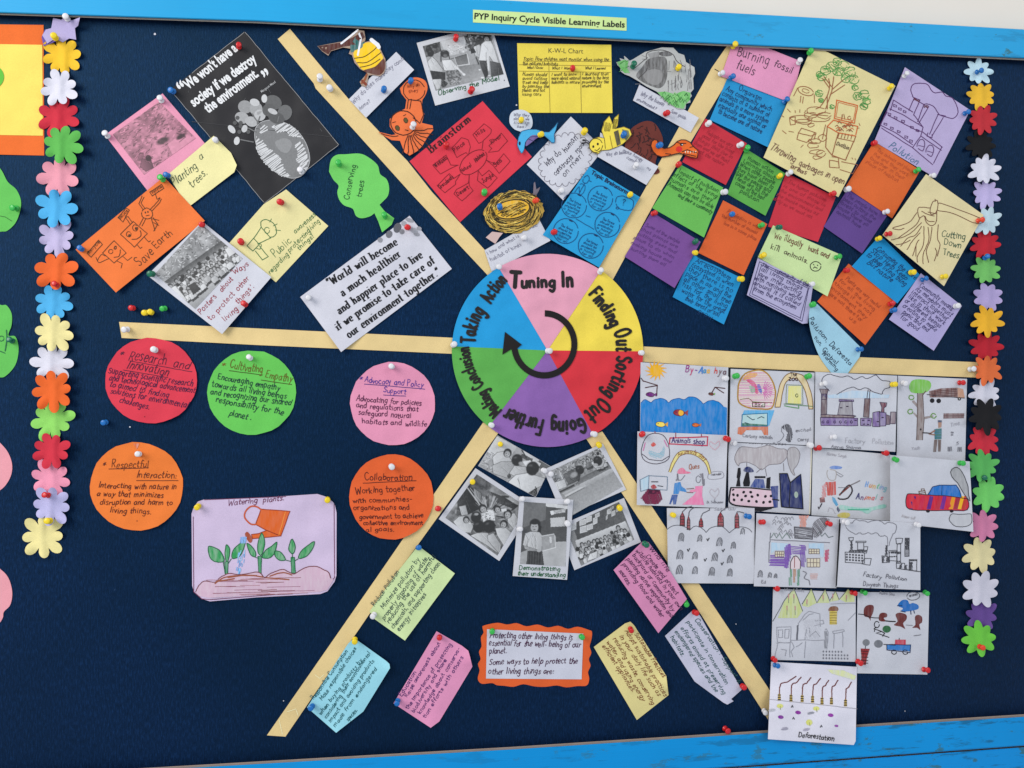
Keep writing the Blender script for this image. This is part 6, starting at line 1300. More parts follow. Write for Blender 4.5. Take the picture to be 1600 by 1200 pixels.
d7 = draw([(1270, 699), (1391, 710), (1392, 814), (1268, 805)], 'white drawing of a hunter with a bow reading Hunting Animals', curls=((1268, 805, 24, .003),), white=(208, 208, 213)); d = d7
d.fill(catmull(q(168, 738, 195, 728, 240, 732, 258, 740, 240, 752, 180, 750), 3, True), (110, 140, 200), light=.2); d.line(catmull(q(155, 760, 150, 800, 170, 830, 205, 830, 215, 790, 205, 760), 3, True), (170, 160, 150), .9); d.line(q(215, 770, 265, 800, 250, 810, 220, 790), PC, .8)
d.hatch(q(140, 845, 210, 840, 215, 940, 150, 945), (206, 90, 80), 1.6, 88, 1.4); d.hatch(q(115, 870, 140, 850, 145, 950, 110, 975), (214, 150, 150), 1.6, 70, 1.2); d.fill(q(95, 960, 130, 950, 135, 990, 100, 995), (130, 90, 90), light=.2); d.line(q(110, 1000, 90, 1040, 85, 1025), (60, 56, 66), 1.8); d.fill(q(185, 950, 205, 960, 230, 1010, 215, 1020, 190, 985), (90, 160, 200), light=.2); d.fill(q(225, 1020, 245, 1050, 230, 1065, 218, 1040), (60, 70, 100))
d.line(catmull(q(240, 940, 290, 880, 315, 870, 330, 910, 300, 960, 250, 970, 230, 960), 3), (56, 50, 54), 2.2); d.line(q(240, 935, 310, 875), (120, 60, 50), 2.6); d.line(q(300, 880, 385, 835), (130, 124, 124), 1.8); d.line(q(230, 885, 290, 885), PC, .8)
d.fill(catmull(q(225, 1080, 260, 1065, 310, 1070, 310, 1095, 270, 1108, 230, 1095), 3, True), (206, 190, 96), light=.2); d.line(q(155, 1060, 165, 1030, 190, 1040, 210, 1075), (180, 176, 180), .9)
for t, x0, y0, x1, c in (('H', 1351, 760, 1356, (110, 160, 220)), ('u', 1357, 761, 1362, (214, 150, 90)), ('n', 1363, 762, 1368, (220, 180, 110)), ('t', 1369, 762, 1372, (120, 190, 150)), ('i', 1373, 763, 1375, (120, 180, 200)), ('n', 1375, 764, 1380, (150, 170, 210)), ('g', 1380, 765, 1385, (140, 190, 200)), ('A', 1337, 779, 1343, (60, 60, 110)), ('n', 1344, 780, 1349, (120, 90, 130)), ('i', 1350, 780, 1352, (206, 90, 90)), ('m', 1353, 780, 1360, (220, 130, 90)), ('a', 1361, 780, 1366, (210, 110, 110)), ('l', 1367, 780, 1369, (120, 180, 170)), ('s', 1374, 780, 1379, (210, 120, 130))): T(d, t, x0, y0, x1, y0 + .5, 9, c, 1.5)
d.fill(catmull(q(245, 1010, 330, 1025, 450, 1030, 560, 1005, 570, 1030, 480, 1050, 440, 1075, 380, 1050, 250, 1045), 3, True), (150, 206, 190), light=.45); d.line(q(300, 1042, 450, 1046), (60, 170, 130), 1.6, wob=.6); T(d, 'Nannu Singh', 1291, 711, 1322, 715, 5, (176, 172, 178), .8)
d8 = draw([(1391, 711), (1515, 721), (1521, 831), (1450, 823), (1391, 817)], 'white drawing of a striped red and purple car with grey exhaust smoke', curls=((1521, 831, 26, .003),)); d = d8
body = catmull(q(725, 940, 760, 930, 900, 940, 1000, 945, 1120, 960, 1165, 975, 1160, 1045, 1050, 1050, 850, 1050, 740, 1040, 718, 1000), 3, True)
d.fill(body, (206, 40, 60), light=.05)
for x0, c in ((765, (80, 24, 110)), (830, (200, 30, 70)), (890, (100, 30, 130)), (950, (190, 40, 60)), (985, (120, 40, 140)), (1050, (230, 150, 30)), (1085, (160, 40, 60)), (1115, (236, 180, 40)), (1140, (190, 60, 50))): d.fill(q(x0, 945, x0 + 26, 950, x0 + 6, 1042, x0 - 24, 1040), c, light=.05)
d.line(body, (60, 24, 40), 1.2, closed=True); d.fill(q(875, 940, 910, 880, 960, 868, 1080, 868, 1105, 905, 1118, 955, 1000, 945), (24, 110, 190), light=.12); d.line(q(875, 940, 910, 880, 960, 868, 1080, 868, 1105, 905, 1118, 955), (20, 60, 110), 1.3); d.line(q(978, 868, 975, 945), (20, 60, 110), 1)
d.fill(ell(1450, 798.5, 3, 2.4), K, style='ink'); d.fill(ell(1487, 798.5, 3, 2.4), K, style='ink'); d.line(q(815, 940, 812, 912, 855, 908, 862, 940), (110, 80, 60), 1.3); d.line(q(820, 925, 858, 922), (110, 80, 60), 1); d.line(q(830, 910, 830, 895, 850, 893, 850, 908), (110, 80, 60), 1)
sm = catmull(q(1040, 775, 1060, 745, 1090, 742, 1120, 770, 1145, 820, 1165, 880, 1170, 940, 1180, 980, 1150, 950, 1120, 900, 1090, 850, 1060, 820), 3, True); d.fill(sm, (158, 158, 160), light=.25); d.line(sm, (60, 60, 64), 1.1, closed=True)
sm = catmull(q(1030, 1110, 1050, 1075, 1100, 1080, 1165, 1075, 1190, 1080, 1190, 1140, 1150, 1165, 1080, 1165, 1045, 1140), 3, True); d.fill(sm, (190, 190, 194), light=.25); d.line(sm, (70, 70, 74), 1, closed=True); T(d, 'Aman Gill', 1408, 808, 1430, 812, 4, (180, 174, 176), .7)

q = cv(1030, 780, 5.517)
d9 = draw([(1042, 794), (1179, 794), (1179, 912), (1044, 911)], 'white drawing of five brick chimneys above rows of pencil gravestones', curls=((1044, 911, 40, .003),), wave=lambda x, y: .0016 * (1 + np.sin((x - 1042) / 9.5)) * np.clip((y - 800) / 110, 0, 1)); d = d9
d.line(catmull(q(70, 260, 110, 232, 170, 225, 225, 240, 262, 268), 4) + catmull(q(262, 268, 300, 235, 340, 235, 380, 260, 405, 287), 4) + catmull(q(405, 287, 440, 250, 500, 232, 550, 240, 605, 290), 4) + catmull(q(605, 290, 650, 255, 710, 238, 770, 255, 800, 285), 4), (90, 90, 98), 1, wob=.2)
for x, y0, w_, y1 in ((200, 110, 20, 228), (253, 140, 13, 262), (360, 155, 18, 240), (530, 112, 26, 236), (670, 112, 18, 248)):
    p_ = q(x - w_, y1, x - w_ * .9, y0 + 40, x, y0, x + w_ * .9, y0 + 40, x + w_, y1); d.fill(p_, (150, 52, 62), light=.2); d.line(p_, (60, 40, 44), 1, closed=True)
    for yy_ in range(y0 + 40, y1, 24): d.line(q(x - w_ * .8, yy_, x + w_ * .8, yy_), (60, 60, 56), 1)
for l in (q(200, 108, 240, 75, 280, 60), q(255, 140, 265, 100, 320, 60), q(362, 150, 380, 120, 430, 95, 430, 70), q(530, 110, 560, 85, 590, 70), q(672, 108, 700, 110, 730, 120)): d.line(l, (90, 88, 94), 1.3, smooth=True)
def grave(S, x, y, s=1.0):
    p_ = catmull([(x - 5 * s, y + 6 * s), (x - 3 * s, y - 4 * s), (x + 1 * s, y - 7 * s), (x + 4 * s, y - 3 * s), (x + 3.4 * s, y + 6 * s)], 3); S.hatch(p_, (128, 128, 134), 1.7, 70, 1); S.line(p_, (110, 110, 116), 1)
for x, y, s_ in ((190, 330, 1), (350, 338, .8), (520, 370, 1), (640, 400, .8), (720, 278, .7), (180, 480, 1.1), (310, 488, .9), (480, 500, 1), (610, 520, .9), (175, 610, 1.1), (310, 615, .9), (455, 625, 1), (610, 635, .9)): grave(d, 1030 + x / 5.517, 780 + y / 5.517, s_)
for x, y in ((420, 350), (252, 440), (397, 525), (552, 445), (543, 558)): d.line(q(x - 9, y - 8, x - 2, y + 10, x + 10, y - 14), K, 1.5, wob=0)
T(d, 'Saira Gill', 1115, 797.5, 1148, 797.5, 5, (150, 148, 156), .8)
d10 = draw([(1182, 802), (1313, 809), (1307, 919), (1178, 916)], 'white drawing of a purple house with windows and two grey smoke clouds', curls=((1178, 916, 24, .002),)); d = d10
PUR = (128, 92, 172)
d.line(((1312, 812), (1306.5, 917)), (24, 24, 28), 1.8, 'border', wob=0)
for l in (q(950, 370, 945, 545), q(950, 570, 1080, 575), q(945, 525, 1120, 530), q(945, 545, 1100, 545), q(965, 350, 1470, 375), q(960, 290, 955, 370)): d.line(l, PUR if l[0][1] > 850 else PC, 1.2)
d.hatch(q(955, 480, 1110, 500, 1110, 575, 955, 570), PUR, 2, 0, 1.3); d.hatch(q(1085, 400, 1130, 380, 1135, 480, 1110, 600, 1080, 590), PUR, 1.7, 85, 1.8); d.hatch(q(1215, 400, 1265, 400, 1260, 590, 1215, 580), PUR, 1.9, 85, 1.3); d.hatch(q(1130, 400, 1260, 395, 1255, 480, 1150, 480), PUR, 2.4, 5, 1.2)
d.fill(q(965, 372, 1110, 382, 1105, 440, 1000, 440, 965, 470), (176, 204, 224), light=.4); d.fill(q(1290, 380, 1420, 380, 1415, 500, 1390, 500, 1380, 430, 1290, 420), (176, 204, 224), light=.4)
for x0, y0, x1, y1 in ((1000, 450, 1075, 500), (1290, 430, 1380, 470), (1275, 510, 1385, 585)):
    d.fill(q(x0, y0, x1, y0, x1, y1, x0, y1), (216, 204, 176), light=.3); n_ = 4
    for k in range(n_ + 1): d.line(q(x0 + (x1 - x0) * k / n_, y0, x0 + (x1 - x0) * k / n_, y1), (120, 104, 100), .9)
    for k in range(3): d.line(q(x0, y0 + (y1 - y0) * k / 2, x1, y0 + (y1 - y0) * k / 2), (120, 104, 100), .9)
d.fill(catmull(q(1130, 600, 1135, 540, 1160, 500, 1190, 500, 1215, 540, 1215, 600), 3), (226, 206, 208), light=.3); d.line(catmull(q(1130, 600, 1135, 540, 1160, 495, 1190, 495, 1218, 540, 1215, 600), 3), (80, 60, 70), 1.2); d.line(q(1168, 500, 1166, 590), (140, 60, 60), 1.1)
d.hatch(q(1125, 600, 1145, 600, 1140, 745, 1120, 745), (110, 160, 130), 1.8, 88, 1.2); d.hatch(q(1150, 600, 1180, 600, 1175, 720, 1150, 720), (200, 150, 120), 1.8, 88, 1); d.hatch(q(1195, 600, 1215, 600, 1210, 745, 1190, 745), (110, 160, 130), 1.8, 88, 1)
d.hatch(q(1165, 240, 1330, 250, 1320, 345, 1170, 335), (110, 108, 114), 1.7, 10, 1.3); d.fill(q(1200, 270, 1280, 272, 1278, 325, 1198, 322), (204, 204, 210), light=.2); d.line(q(1165, 240, 1330, 250, 1320, 345, 1170, 335), (80, 78, 84), 1.2, closed=True); d.hatch(q(1205, 140, 1290, 140, 1270, 180, 1265, 240, 1215, 240, 1215, 180), (222, 156, 140), 1.5, 80, 1.4)
for k in range(26):
    x = d.seed.uniform(985, 1150); y = d.seed.uniform(160, 330); d.line(catmull(q(x - 16, y, x, y - 18, x + 14, y + 6), 3), (140, 138, 144), .8)
d.hatch(catmull(q(1320, 220, 1380, 160, 1440, 160, 1470, 190, 1400, 300, 1340, 330), 3, True), (110, 106, 112), 1.7, 55, 1.1); d.line(q(965, 330, 990, 290, 1010, 335, 1040, 295, 1060, 340, 1100, 290, 1130, 340), (110, 130, 120), 1.1); d.line(q(1360, 310, 1380, 280, 1400, 320, 1430, 290, 1460, 330, 1500, 320), (110, 120, 120), 1.1)
d.hatch(q(1430, 440, 1465, 430, 1455, 540, 1425, 540), (196, 90, 120), 1.6, 80, 1.2); grave(d, 1188, 897, .8); grave(d, 1203, 899, .6); grave(d, 1212, 900, .5); d.line(catmull(q(1240, 620, 1270, 640, 1250, 680, 1290, 700, 1300, 740), 3), PC, 1.2); d.hatch(q(1300, 640, 1370, 640, 1365, 690, 1300, 690), (214, 170, 160), 2, 0, .9); T(d, 'Ed', 1189, 911, 1197, 912, 5, PC, .8)
q = cv(1300, 800, 9.23)
d11 = draw([(1313, 809), (1438, 818), (1438, 922), (1307, 917)], 'white drawing of a black and white factory captioned Factory Pollution', curls=((1438, 826, 20, .002),)); d = d11
d.line(((1313, 818), (1307, 915)), (24, 24, 28), 1.6, 'border', wob=0)
cd = catmull(q(200, 200, 230, 140, 290, 160, 330, 110, 400, 125, 480, 130, 520, 150, 600, 125, 700, 130, 760, 170, 800, 150, 880, 160, 930, 200, 920, 280, 880, 320), 3); d.line(cd, PC, 1, wob=.5); d.line(catmull(q(200, 215, 240, 260, 300, 300, 350, 320, 400, 300, 450, 320, 520, 300, 580, 320, 640, 300, 700, 350, 760, 340, 800, 370), 3), PC, 1, wob=.5); d.line(q(800, 370, 805, 470), PC, .9); d.line(q(880, 320, 830, 440, 825, 480), PC, .9)
GK = (70, 70, 76)
for p_ in (q(265, 420, 295, 420, 295, 550, 265, 550), q(245, 545, 500, 545, 500, 580, 245, 580), q(770, 480, 805, 480, 795, 640, 765, 640), q(820, 570, 940, 560, 940, 600, 820, 600), q(820, 640, 940, 630, 940, 650, 820, 655), q(935, 570, 990, 570, 990, 610, 935, 610), q(935, 700, 990, 700, 985, 725, 935, 725), q(725, 640, 755, 640, 755, 725, 725, 725), q(790, 640, 830, 660, 820, 720, 780, 720), q(1060, 380, 1110, 380, 1105, 540, 1060, 540), q(1120, 690, 1225, 690, 1225, 710, 1120, 710)): d.hatch(p_, GK, 1.3, 75, 1.3)
for p_ in (q(190, 580, 470, 590, 470, 740, 190, 725), q(240, 370, 310, 370, 300, 415, 250, 415), q(345, 420, 490, 420, 490, 440, 345, 440), q(370, 440, 460, 440, 460, 545, 370, 545), q(460, 500, 515, 500, 500, 590, 450, 590), q(470, 670, 565, 670, 550, 765, 430, 750), q(920, 380, 1020, 380, 1010, 450, 930, 460), q(940, 460, 990, 460, 990, 740, 930, 740), q(820, 560, 940, 550, 940, 710, 830, 700), q(1055, 375, 1115, 375, 1110, 640, 1050, 640), q(930, 730, 1050, 740, 1050, 830, 930, 810), q(1115, 685, 1225, 685, 1220, 850, 1110, 840), q(720, 630, 830, 650, 830, 725, 725, 730)): d.line(p_, GK, 1.0, closed=True)
for r_ in range(3):
    for c_ in range(6): d.fill(ell(1300 + (215 + c_ * 44) / 9.23, 800 + (612 + r_ * 38 + c_ * 3) / 9.23, 1.6, 1.5, n=7), GK, style='ink')
for y in range(400, 640, 18): d.line(q(1060, y, 1108, y), GK, .8)
for p_ in (q(980, 760, 1010, 740, 1005, 820, 960, 815), q(1040, 780, 1080, 750, 1080, 830, 1050, 830), q(1120, 720, 1160, 720, 1160, 840, 1115, 840)): d.hatch(p_, GK, 1.2, 80, 1.2)
d.line(q(960, 815, 1270, 860), GK, 1.2)
T(d, 'Factory', 1348, 900, 1378, 905, 7, (96, 94, 102), 1.0); T(d, 'Pollution', 1383, 903, 1417, 908, 6.5, (96, 94, 102), 1.0); T(d, 'Divyesh Things', 1348, 915, 1403, 919, 6.5, (110, 108, 116), 1.0)
q = cv(1190, 910, 5.926)
d12 = draw([(1208, 920), (1337, 926), (1337, 1034), (1205, 1031)], 'white pencil drawing of a house below a row of yellow green hills', curls=((1205, 1031, 22, .002),)); d = d12
HG = (200, 208, 140)
for p_ in (q(150, 330, 210, 180, 300, 55, 380, 265, 330, 330), q(375, 215, 460, 60, 510, 190, 430, 230), q(515, 190, 590, 65, 630, 190), q(630, 180, 685, 80, 715, 165), q(720, 155, 800, 60, 860, 120, 860, 180, 780, 185)): d.fill(p_, HG, light=.35)
d.line(q(105, 360, 160, 260, 215, 160, 300, 55, 380, 265), (90, 96, 90), 1); d.line(q(375, 200, 460, 60, 512, 190, 590, 65, 630, 170, 685, 80, 718, 160, 800, 60, 840, 100), (90, 96, 90), 1)
for x, y in ((235, 250), (310, 250), (250, 140), (300, 140), (660, 140), (785, 150), (570, 150), (420, 190)): d.line(q(x, y - 30, x, y + 5), (190, 140, 140), 1.8); d.line(q(x, y + 5, x, y + 50 if x < 340 else y + 25), (130, 140, 120), 1)
d.fill(catmull(q(620, 265, 640, 225, 700, 225, 705, 265), 3, True), (130, 84, 60), light=.15); d.fill(q(628, 265, 700, 265, 695, 390, 630, 390), (204, 180, 76), light=.15)
for y in range(280, 385, 24): d.line(q(632, y, 696, y), (130, 110, 60), 1)
LG = (150, 150, 158)
for l in (q(140, 415, 275, 410, 265, 560, 145, 555, 140, 415), q(155, 440, 195, 438, 195, 510, 155, 512, 155, 440), q(215, 438, 255, 436, 252, 515, 215, 515, 215, 438), q(140, 560, 265, 555, 260, 690), q(150, 560, 125, 690), q(345, 400, 340, 380, 400, 300, 440, 265, 540, 290, 545, 410), q(270, 535, 580, 535, 590, 615), q(405, 545, 400, 700), q(275, 545, 300, 600, 270, 640, 290, 690), q(585, 440, 600, 430, 620, 460, 605, 620), q(655, 455, 760, 435, 765, 455, 665, 475, 655, 455), q(672, 475, 670, 610), q(750, 460, 755, 600), q(800, 350, 870, 280), q(380, 350, 440, 300, 480, 290), q(420, 420, 400, 530), q(440, 420, 450, 500, 500, 450, 540, 500), q(640, 200, 870, 190), q(180, 620, 230, 625, 220, 680), q(320, 600, 380, 560), q(500, 360, 570, 350, 575, 380, 490, 400)): d.line(l, LG, .9, wob=.5)
d.line(q(335, 400, 328, 530), (100, 100, 108), 2.4); d.hatch(q(580, 450, 605, 450, 605, 610, 585, 610), (150, 150, 156), 1.4, 85, 1.2); d.hatch(q(390, 350, 540, 330, 540, 520, 400, 520), (196, 196, 202), 2.6, 60, .9)
for r_, n_ in ((640, 7), (672, 9), (702, 9)):
    for c_ in range(n_): d.fill(ell(1190 + (572 + c_ * 28) / 5.926, 910 + (r_ + c_ * .5) / 5.926, 1.3, 1.7, n=6), (120, 120, 128), style='ink')
T(d, 'Ishaan Rathi', 1225, 923, 1256, 925, 4.5, (170, 168, 176), .7)
d13 = draw([(1340, 925), (1452, 926), (1449, 1054), (1338, 1052)], 'white drawing of brown stumps, a small blue car and a red chimney', curls=((1449, 1054, 26, .003),)); d = d13
MR = (104, 42, 40)
for p_ in (q(950, 240, 985, 210, 1035, 215, 1035, 270, 1010, 330, 1010, 355, 990, 325, 950, 310), q(1090, 300, 1120, 280, 1160, 290, 1160, 320, 1130, 330, 1150, 360, 1090, 355), q(1240, 300, 1280, 280, 1340, 300, 1340, 345, 1310, 380, 1330, 430, 1290, 410, 1225, 395, 1260, 360), q(1420, 320, 1450, 300, 1485, 320, 1485, 370, 1460, 390, 1470, 440, 1440, 420, 1395, 420, 1425, 390)): d.fill(catmull(p_, 3, True), MR, light=.08)
d.line(q(895, 292, 950, 300, 1010, 325, 1090, 330), K, 1.2); d.line(q(1150, 358, 1240, 362), K, 1.8); d.line(q(1340, 395, 1400, 398), (120, 118, 124), .9)
d.fill(catmull(q(1260, 215, 1300, 165, 1350, 165, 1370, 200, 1400, 190, 1450, 210, 1450, 245, 1400, 260, 1380, 265, 1330, 270, 1290, 265, 1310, 240), 3, True), (24, 104, 180), light=.08)
for l in (q(1290, 265, 1330, 275), q(1380, 262, 1385, 295), q(1410, 260, 1415, 285), q(1260, 215, 1300, 215)): d.line(l, (20, 50, 90), 1.4)
d.line(catmull(q(1345, 130, 1370, 95, 1440, 95, 1465, 125, 1430, 160, 1370, 160), 3, True), (80, 78, 86), 1); T(d, 'vroom', 1421, 933, 1434, 930, 5, (80, 78, 86), .9)
d.line(ell(1370, 976, 4, 5, n=10), K, 1.2); d.line(q(1060, 415, 1040, 430, 1075, 440, 1110, 455, 1140, 470, 1120, 500), K, 1.4); d.line(q(1050, 430, 1045, 455), K, 1.2); d.line(q(1110, 455, 1060, 470, 1100, 480, 1180, 510), K, 1.3); d.fill(ell(1385.5, 983, 6.5, 5.6), (28, 96, 50), light=.08)
d.fill(ell(1353.4, 1004, 5.6, 5.2), (120, 122, 126), light=.1); d.line(q(965, 590, 960, 610), K, 1); d.fill(q(918, 612, 1002, 615, 975, 700, 965, 765, 915, 760, 925, 700), (140, 34, 40), light=.08)
for y in (635, 660, 690, 720, 745): d.line(q(922, y, 985, y + 4), (50, 20, 24), 1.1)
d.fill(ell(1372.6, 1006, 6.8, 6), (110, 112, 118), light=.1); d.line(q(1130, 575, 1240, 580), K, 1.2); d.fill(q(1158, 575, 1380, 580, 1380, 640, 1160, 620), (30, 116, 190), light=.12); d.fill(q(1238, 530, 1335, 530, 1335, 578, 1235, 575), (196, 60, 80), light=.15); d.line(q(1158, 575, 1380, 580, 1375, 650, 1160, 625), (20, 40, 80), 1.2, closed=True)
d.line(ell(1397, 1019, 4, 3.4, n=10), K, 1.2); d.line(ell(1414.5, 1019, 4, 3.4, n=10), K, 1.2); d.line(q(1275, 515, 1275, 530), K, 1); d.line(q(1410, 495, 1475, 485), (100, 98, 106), .9); T(d, 'Rudra Soni', 1374, 928, 1398, 931, 4.5, (150, 148, 156), .8)
q = cv(1200, 900, 4)
d14 = draw([(1205, 1034), (1339, 1042), (1337, 1158), (1334, 1164), (1200, 1155)], 'white drawing captioned Deforestation with smoking stumps, lowest sheet on the board', curls=((1205, 1034, 24, .002), (1200, 1155, 40, .006)), white=(226, 222, 232), wave=lambda x, y: .0012 * (1 + np.sin((x - 1200) / 12)) * np.clip((y - 1040) / 110, 0, 1) + .019 * np.clip((y - 1062) / 55, 0, 1) ** 2 * (3 - 2 * np.clip((y - 1062) / 55, 0, 1))); d = d14
for x, y0, dx in ((70, 780, 105), (143, 785, 65), (213, 788, 55), (278, 792, 50), (337, 803, 42), (396, 803, 42), (484, 815, 38)):
    d.line(catmull(q(x + 3, y0 - 85, x + dx * .15, y0 - 100 - 10, x + dx * .5, y0 - 118, x + dx * .7, y0 - 132, x + dx, y0 - 152), 4), (110, 56, 56), 1.8, wob=.35); d.line(q(x + 2, y0 - 45, x + 3, y0 - 85), (120, 70, 60), 1.6)
    d.fill(q(x - 9, y0, x - 6, y0 - 44, x + 8, y0 - 44, x + 10, y0), (190, 160, 70), light=.15)
    for k in range(3): d.line(q(x - 7, y0 - 8 - k * 14, x + 8, y0 - 8 - k * 14), (44, 34, 26), 1.6, wob=0)
d.line(q(5, 770, 140, 785, 300, 800, 555, 830), (150, 148, 156), .8)
for x, y, c in ((188, 853, (140, 40, 150)), (80, 882, (130, 40, 150)), (392, 870, (150, 50, 160)), (428, 937, (150, 60, 160))): d.fill(ell(1200 + x / 4, 900 + y / 4, 4.4 if x != 428 else 3, 2.8 if x != 428 else 1.8, 8), c, light=.08)
for x, y, c in ((268, 857, (150, 150, 160)), (105, 955, (160, 156, 172)), (240, 960, (176, 170, 186)), (25, 838, (190, 190, 196))): d.hatch(ell(1200 + x / 4, 900 + y / 4, 6, 2.2, -10), c, 1.1, -10, 1)
for x, y in ((75, 812), (302, 828), (258, 915)): d.fill(ell(1200 + x / 4, 900 + y / 4, 5, 3.2 if y < 900 else 4.6), (216, 216, 110), light=.25); d.line(q(x, y, x + 4, y + 22), (150, 150, 100), .9)
for x, y in ((152, 816), (333, 940), (160, 890)): d.line(q(x - 6, y + 5, x, y - 8, x + 5, y + 4), (50, 48, 56), 1.3)
d.fill(q(370, 585, 470, 590, 550, 625, 540, 650, 400, 610), (226, 230, 170), light=.6); T(d, 'Deforestation', 1247, 1151, 1304, 1158, 8, (26, 24, 28), 1.4)
# ================================================================ round notes and drawings at the lower left
def disc(c, rx, ry, color, label, **k):
    R = random.Random(int(c[0])); P = [(c[0] + rx * (1 + R.uniform(-.013, .013)) * math.cos(t), c[1] + ry * (1 + R.uniform(-.013, .013)) * math.sin(t)) for t in [i * 2 * math.pi / 34 for i in range(34)]]
    return Sheet('round_note', P, color, label, 'round note', 'round paper notes left of the wheel', amp=.0009, crumple=1.3, curls=((c[0] + 30, c[1] + ry, 60, .006),), **k)
S = disc((236, 595), 71.5, 67, (224, 58, 76), 'round red note titled Research and Innovation')
RK = (70, 20, 50)
T(S, '*', 185, 555, 193, 556, 9, RK, 1.3); T(S, 'Research', 199, 562, 260, 570, 14, RK, 1.4); T(S, 'and', 269, 573, 296, 578, 12, RK, 1.3); S.line([(203, 564), (300, 581)], RK, 1); T(S, 'Innovation', 196, 575, 263, 587, 13, RK, 1.4); S.line([(193, 578), (262, 590)], RK, 1)
for t, a, b, c_, d_ in (('Supporting scientific research', 168, 583, 301, 604), ('and technological advancement', 169, 594, 303, 614), ('to aimed to finding', 170, 603, 264, 622), ('solutions for environmental', 171, 614, 293, 637), ('challenges.', 185, 628, 234, 640)): T(S, t, a, b, c_, d_, 8.5, (64, 16, 60), 1.3)
S.fill(ell(226, 651, .8, .8), (120, 20, 30), style='ink')
S = disc((393.5, 613.5), 69.5, 66, (100, 198, 82), 'round green note titled Cultivating Empathy')
T(S, '*', 344, 573, 353, 574, 9, (110, 80, 20), 1.3); T(S, 'Cultivating', 358, 575, 411, 583, 11.5, (96, 90, 20), 1.3); T(S, 'Empathy', 413, 590, 456, 597, 11, (96, 90, 20), 1.3); S.line([(358, 579), (410, 586)], (60, 70, 20), 1.1); S.line([(408, 594), (456, 601)], (60, 70, 20), 1.1)
for t, a, b, c_, d_ in (('Encouraging empathy', 339, 592, 436, 610), ('towards all living beings', 330, 604, 447, 623), ('and recognizing our shared', 328, 616, 455, 634), ('responsibility for the', 336, 628, 442, 648), ('planet .', 357, 649, 393, 656)): T(S, t, a, b, c_, d_, 9, (14, 50, 50), 1.4)
S = disc((613.5, 630.5), 66.5, 65, (230, 146, 176), 'round pink note titled Advocacy and Policy Support')
T(S, '*', 560, 594, 566, 595, 8, (70, 40, 130), 1.2); T(S, 'Advocacy and Policy', 569, 597, 661, 605, 9.5, (76, 46, 140), 1.3); S.line([(569, 600), (664, 608)], (60, 40, 120), 1.1); T(S, 'Support', 598, 613, 634, 616, 8.5, (76, 46, 140), 1.3); S.line([(599, 617), (634, 619)], (60, 40, 120), 1.1)
for t, a, b, c_, d_ in (('Advocating for policies', 556, 626, 660, 634), ('and regulations that', 556, 637, 653, 643), ('safeguard natural', 559, 648, 642, 654), ('habitats and wildlife', 565, 661, 667, 667)): T(S, t, a, b, c_, d_, 9, (90, 34, 70), 1.35)
S = disc((611.5, 776.5), 66, 66.5, (232, 96, 44), 'round orange note titled Collaboration lying over the slanting cream strip')
OK_ = (80, 24, 20)
T(S, 'Collaboration', 569, 750, 645, 751, 11.5, OK_, 1.4); S.line([(567, 755), (650, 751)], OK_, 1.1)
for t, a, b, c_, d_, s_ in (('Working together', 555, 772, 649, 766, 11), ('with communities-', 551, 786, 645, 783, 8.5), ('organizations and', 552, 797, 640, 796, 8.5), ('government to achieve', 561, 811, 661, 809, 8.5), ('collective environment', 567, 820, 661, 820, 8), ('al goals.', 571, 831, 616, 830, 8)): T(S, t, a, b, c_, d_, s_, OK_, 1.35)
S = disc((213.5, 760), 73, 69, (240, 122, 48), 'round orange note titled Respectful Interaction')
T(S, '*', 159, 729, 166, 729, 8, OK_, 1.3); T(S, 'Respectful', 173, 731, 232, 731, 12, (110, 50, 20), 1.4); S.line([(170, 733), (232, 731)], OK_, 1.1); T(S, 'Interaction:', 212, 746, 277, 747, 11, (90, 36, 24), 1.4); S.line([(213, 751), (278, 751)], OK_, 1)
for t, a, b, c_, d_ in (('Interacting with nature in', 153, 762, 276, 765), ('a way that minimizes', 150, 775, 255, 777), ('disruption and harm to', 155, 788, 270, 789), ('living things.', 171, 801, 237, 803)): T(S, t, a, b, c_, d_, 9, (88, 30, 20), 1.4)
S.fill([(208, 693), (218, 693), (214, 702)], (210, 96, 36), 'crease'); S.fill(ell(214, 814, .9, .9), (110, 40, 20), style='ink')

q = cv(290, 760, 6.316)
S = Sheet('framed_drawing', q(120, 150, 180, 130, 600, 118, 1000, 95, 1300, 75, 1380, 100, 1455, 155, 1475, 190, 1490, 260, 1488, 880, 1470, 940, 1400, 1035, 1330, 1062, 700, 1095, 240, 1135, 150, 1105, 85, 1045, 65, 980, 58, 270, 75, 220), (206, 186, 214), 'lavender sheet with cut corners, a drawn orange watering can and three green plants', 'drawing', amp=.0011, crumple=1.2, curls=((330, 935, 50, .005), (525, 900, 50, .006)), thick=.0012)
MB_ = (110, 50, 80)
S.line(q(185, 133, 990, 100), MB_, .9, wob=0); S.line(q(75, 300, 80, 1040, 160, 1110, 240, 1118, 1350, 1030, 1470, 900, 1465, 180), MB_, 1.1, wob=.1)
T(S, 'Watering', 355, 790.5, 403, 785, 8.5, MB_, 1.3); T(S, 'plants.', 410, 784.5, 444, 782, 8, MB_, 1.3)
for p_ in (q(745, 225, 1030, 245, 940, 490, 800, 435, 690, 375), q(800, 435, 940, 490, 660, 515, 650, 475, 720, 465)): S.fill(p_, (214, 96, 34), light=.05); S.line(p_, (150, 54, 24), 1.4, closed=True)
S.fill(catmull(q(585, 470, 615, 450, 660, 520, 640, 558, 610, 530), 3, True), (160, 70, 40), light=.1)
h1 = catmull(q(745, 230, 700, 200, 640, 200, 590, 250, 585, 310, 640, 370, 700, 375), 4); S.line(h1, (190, 84, 50), 2.4, wob=.1)
S.line(q(985, 250, 920, 480), (240, 150, 60), 1, wob=.2)
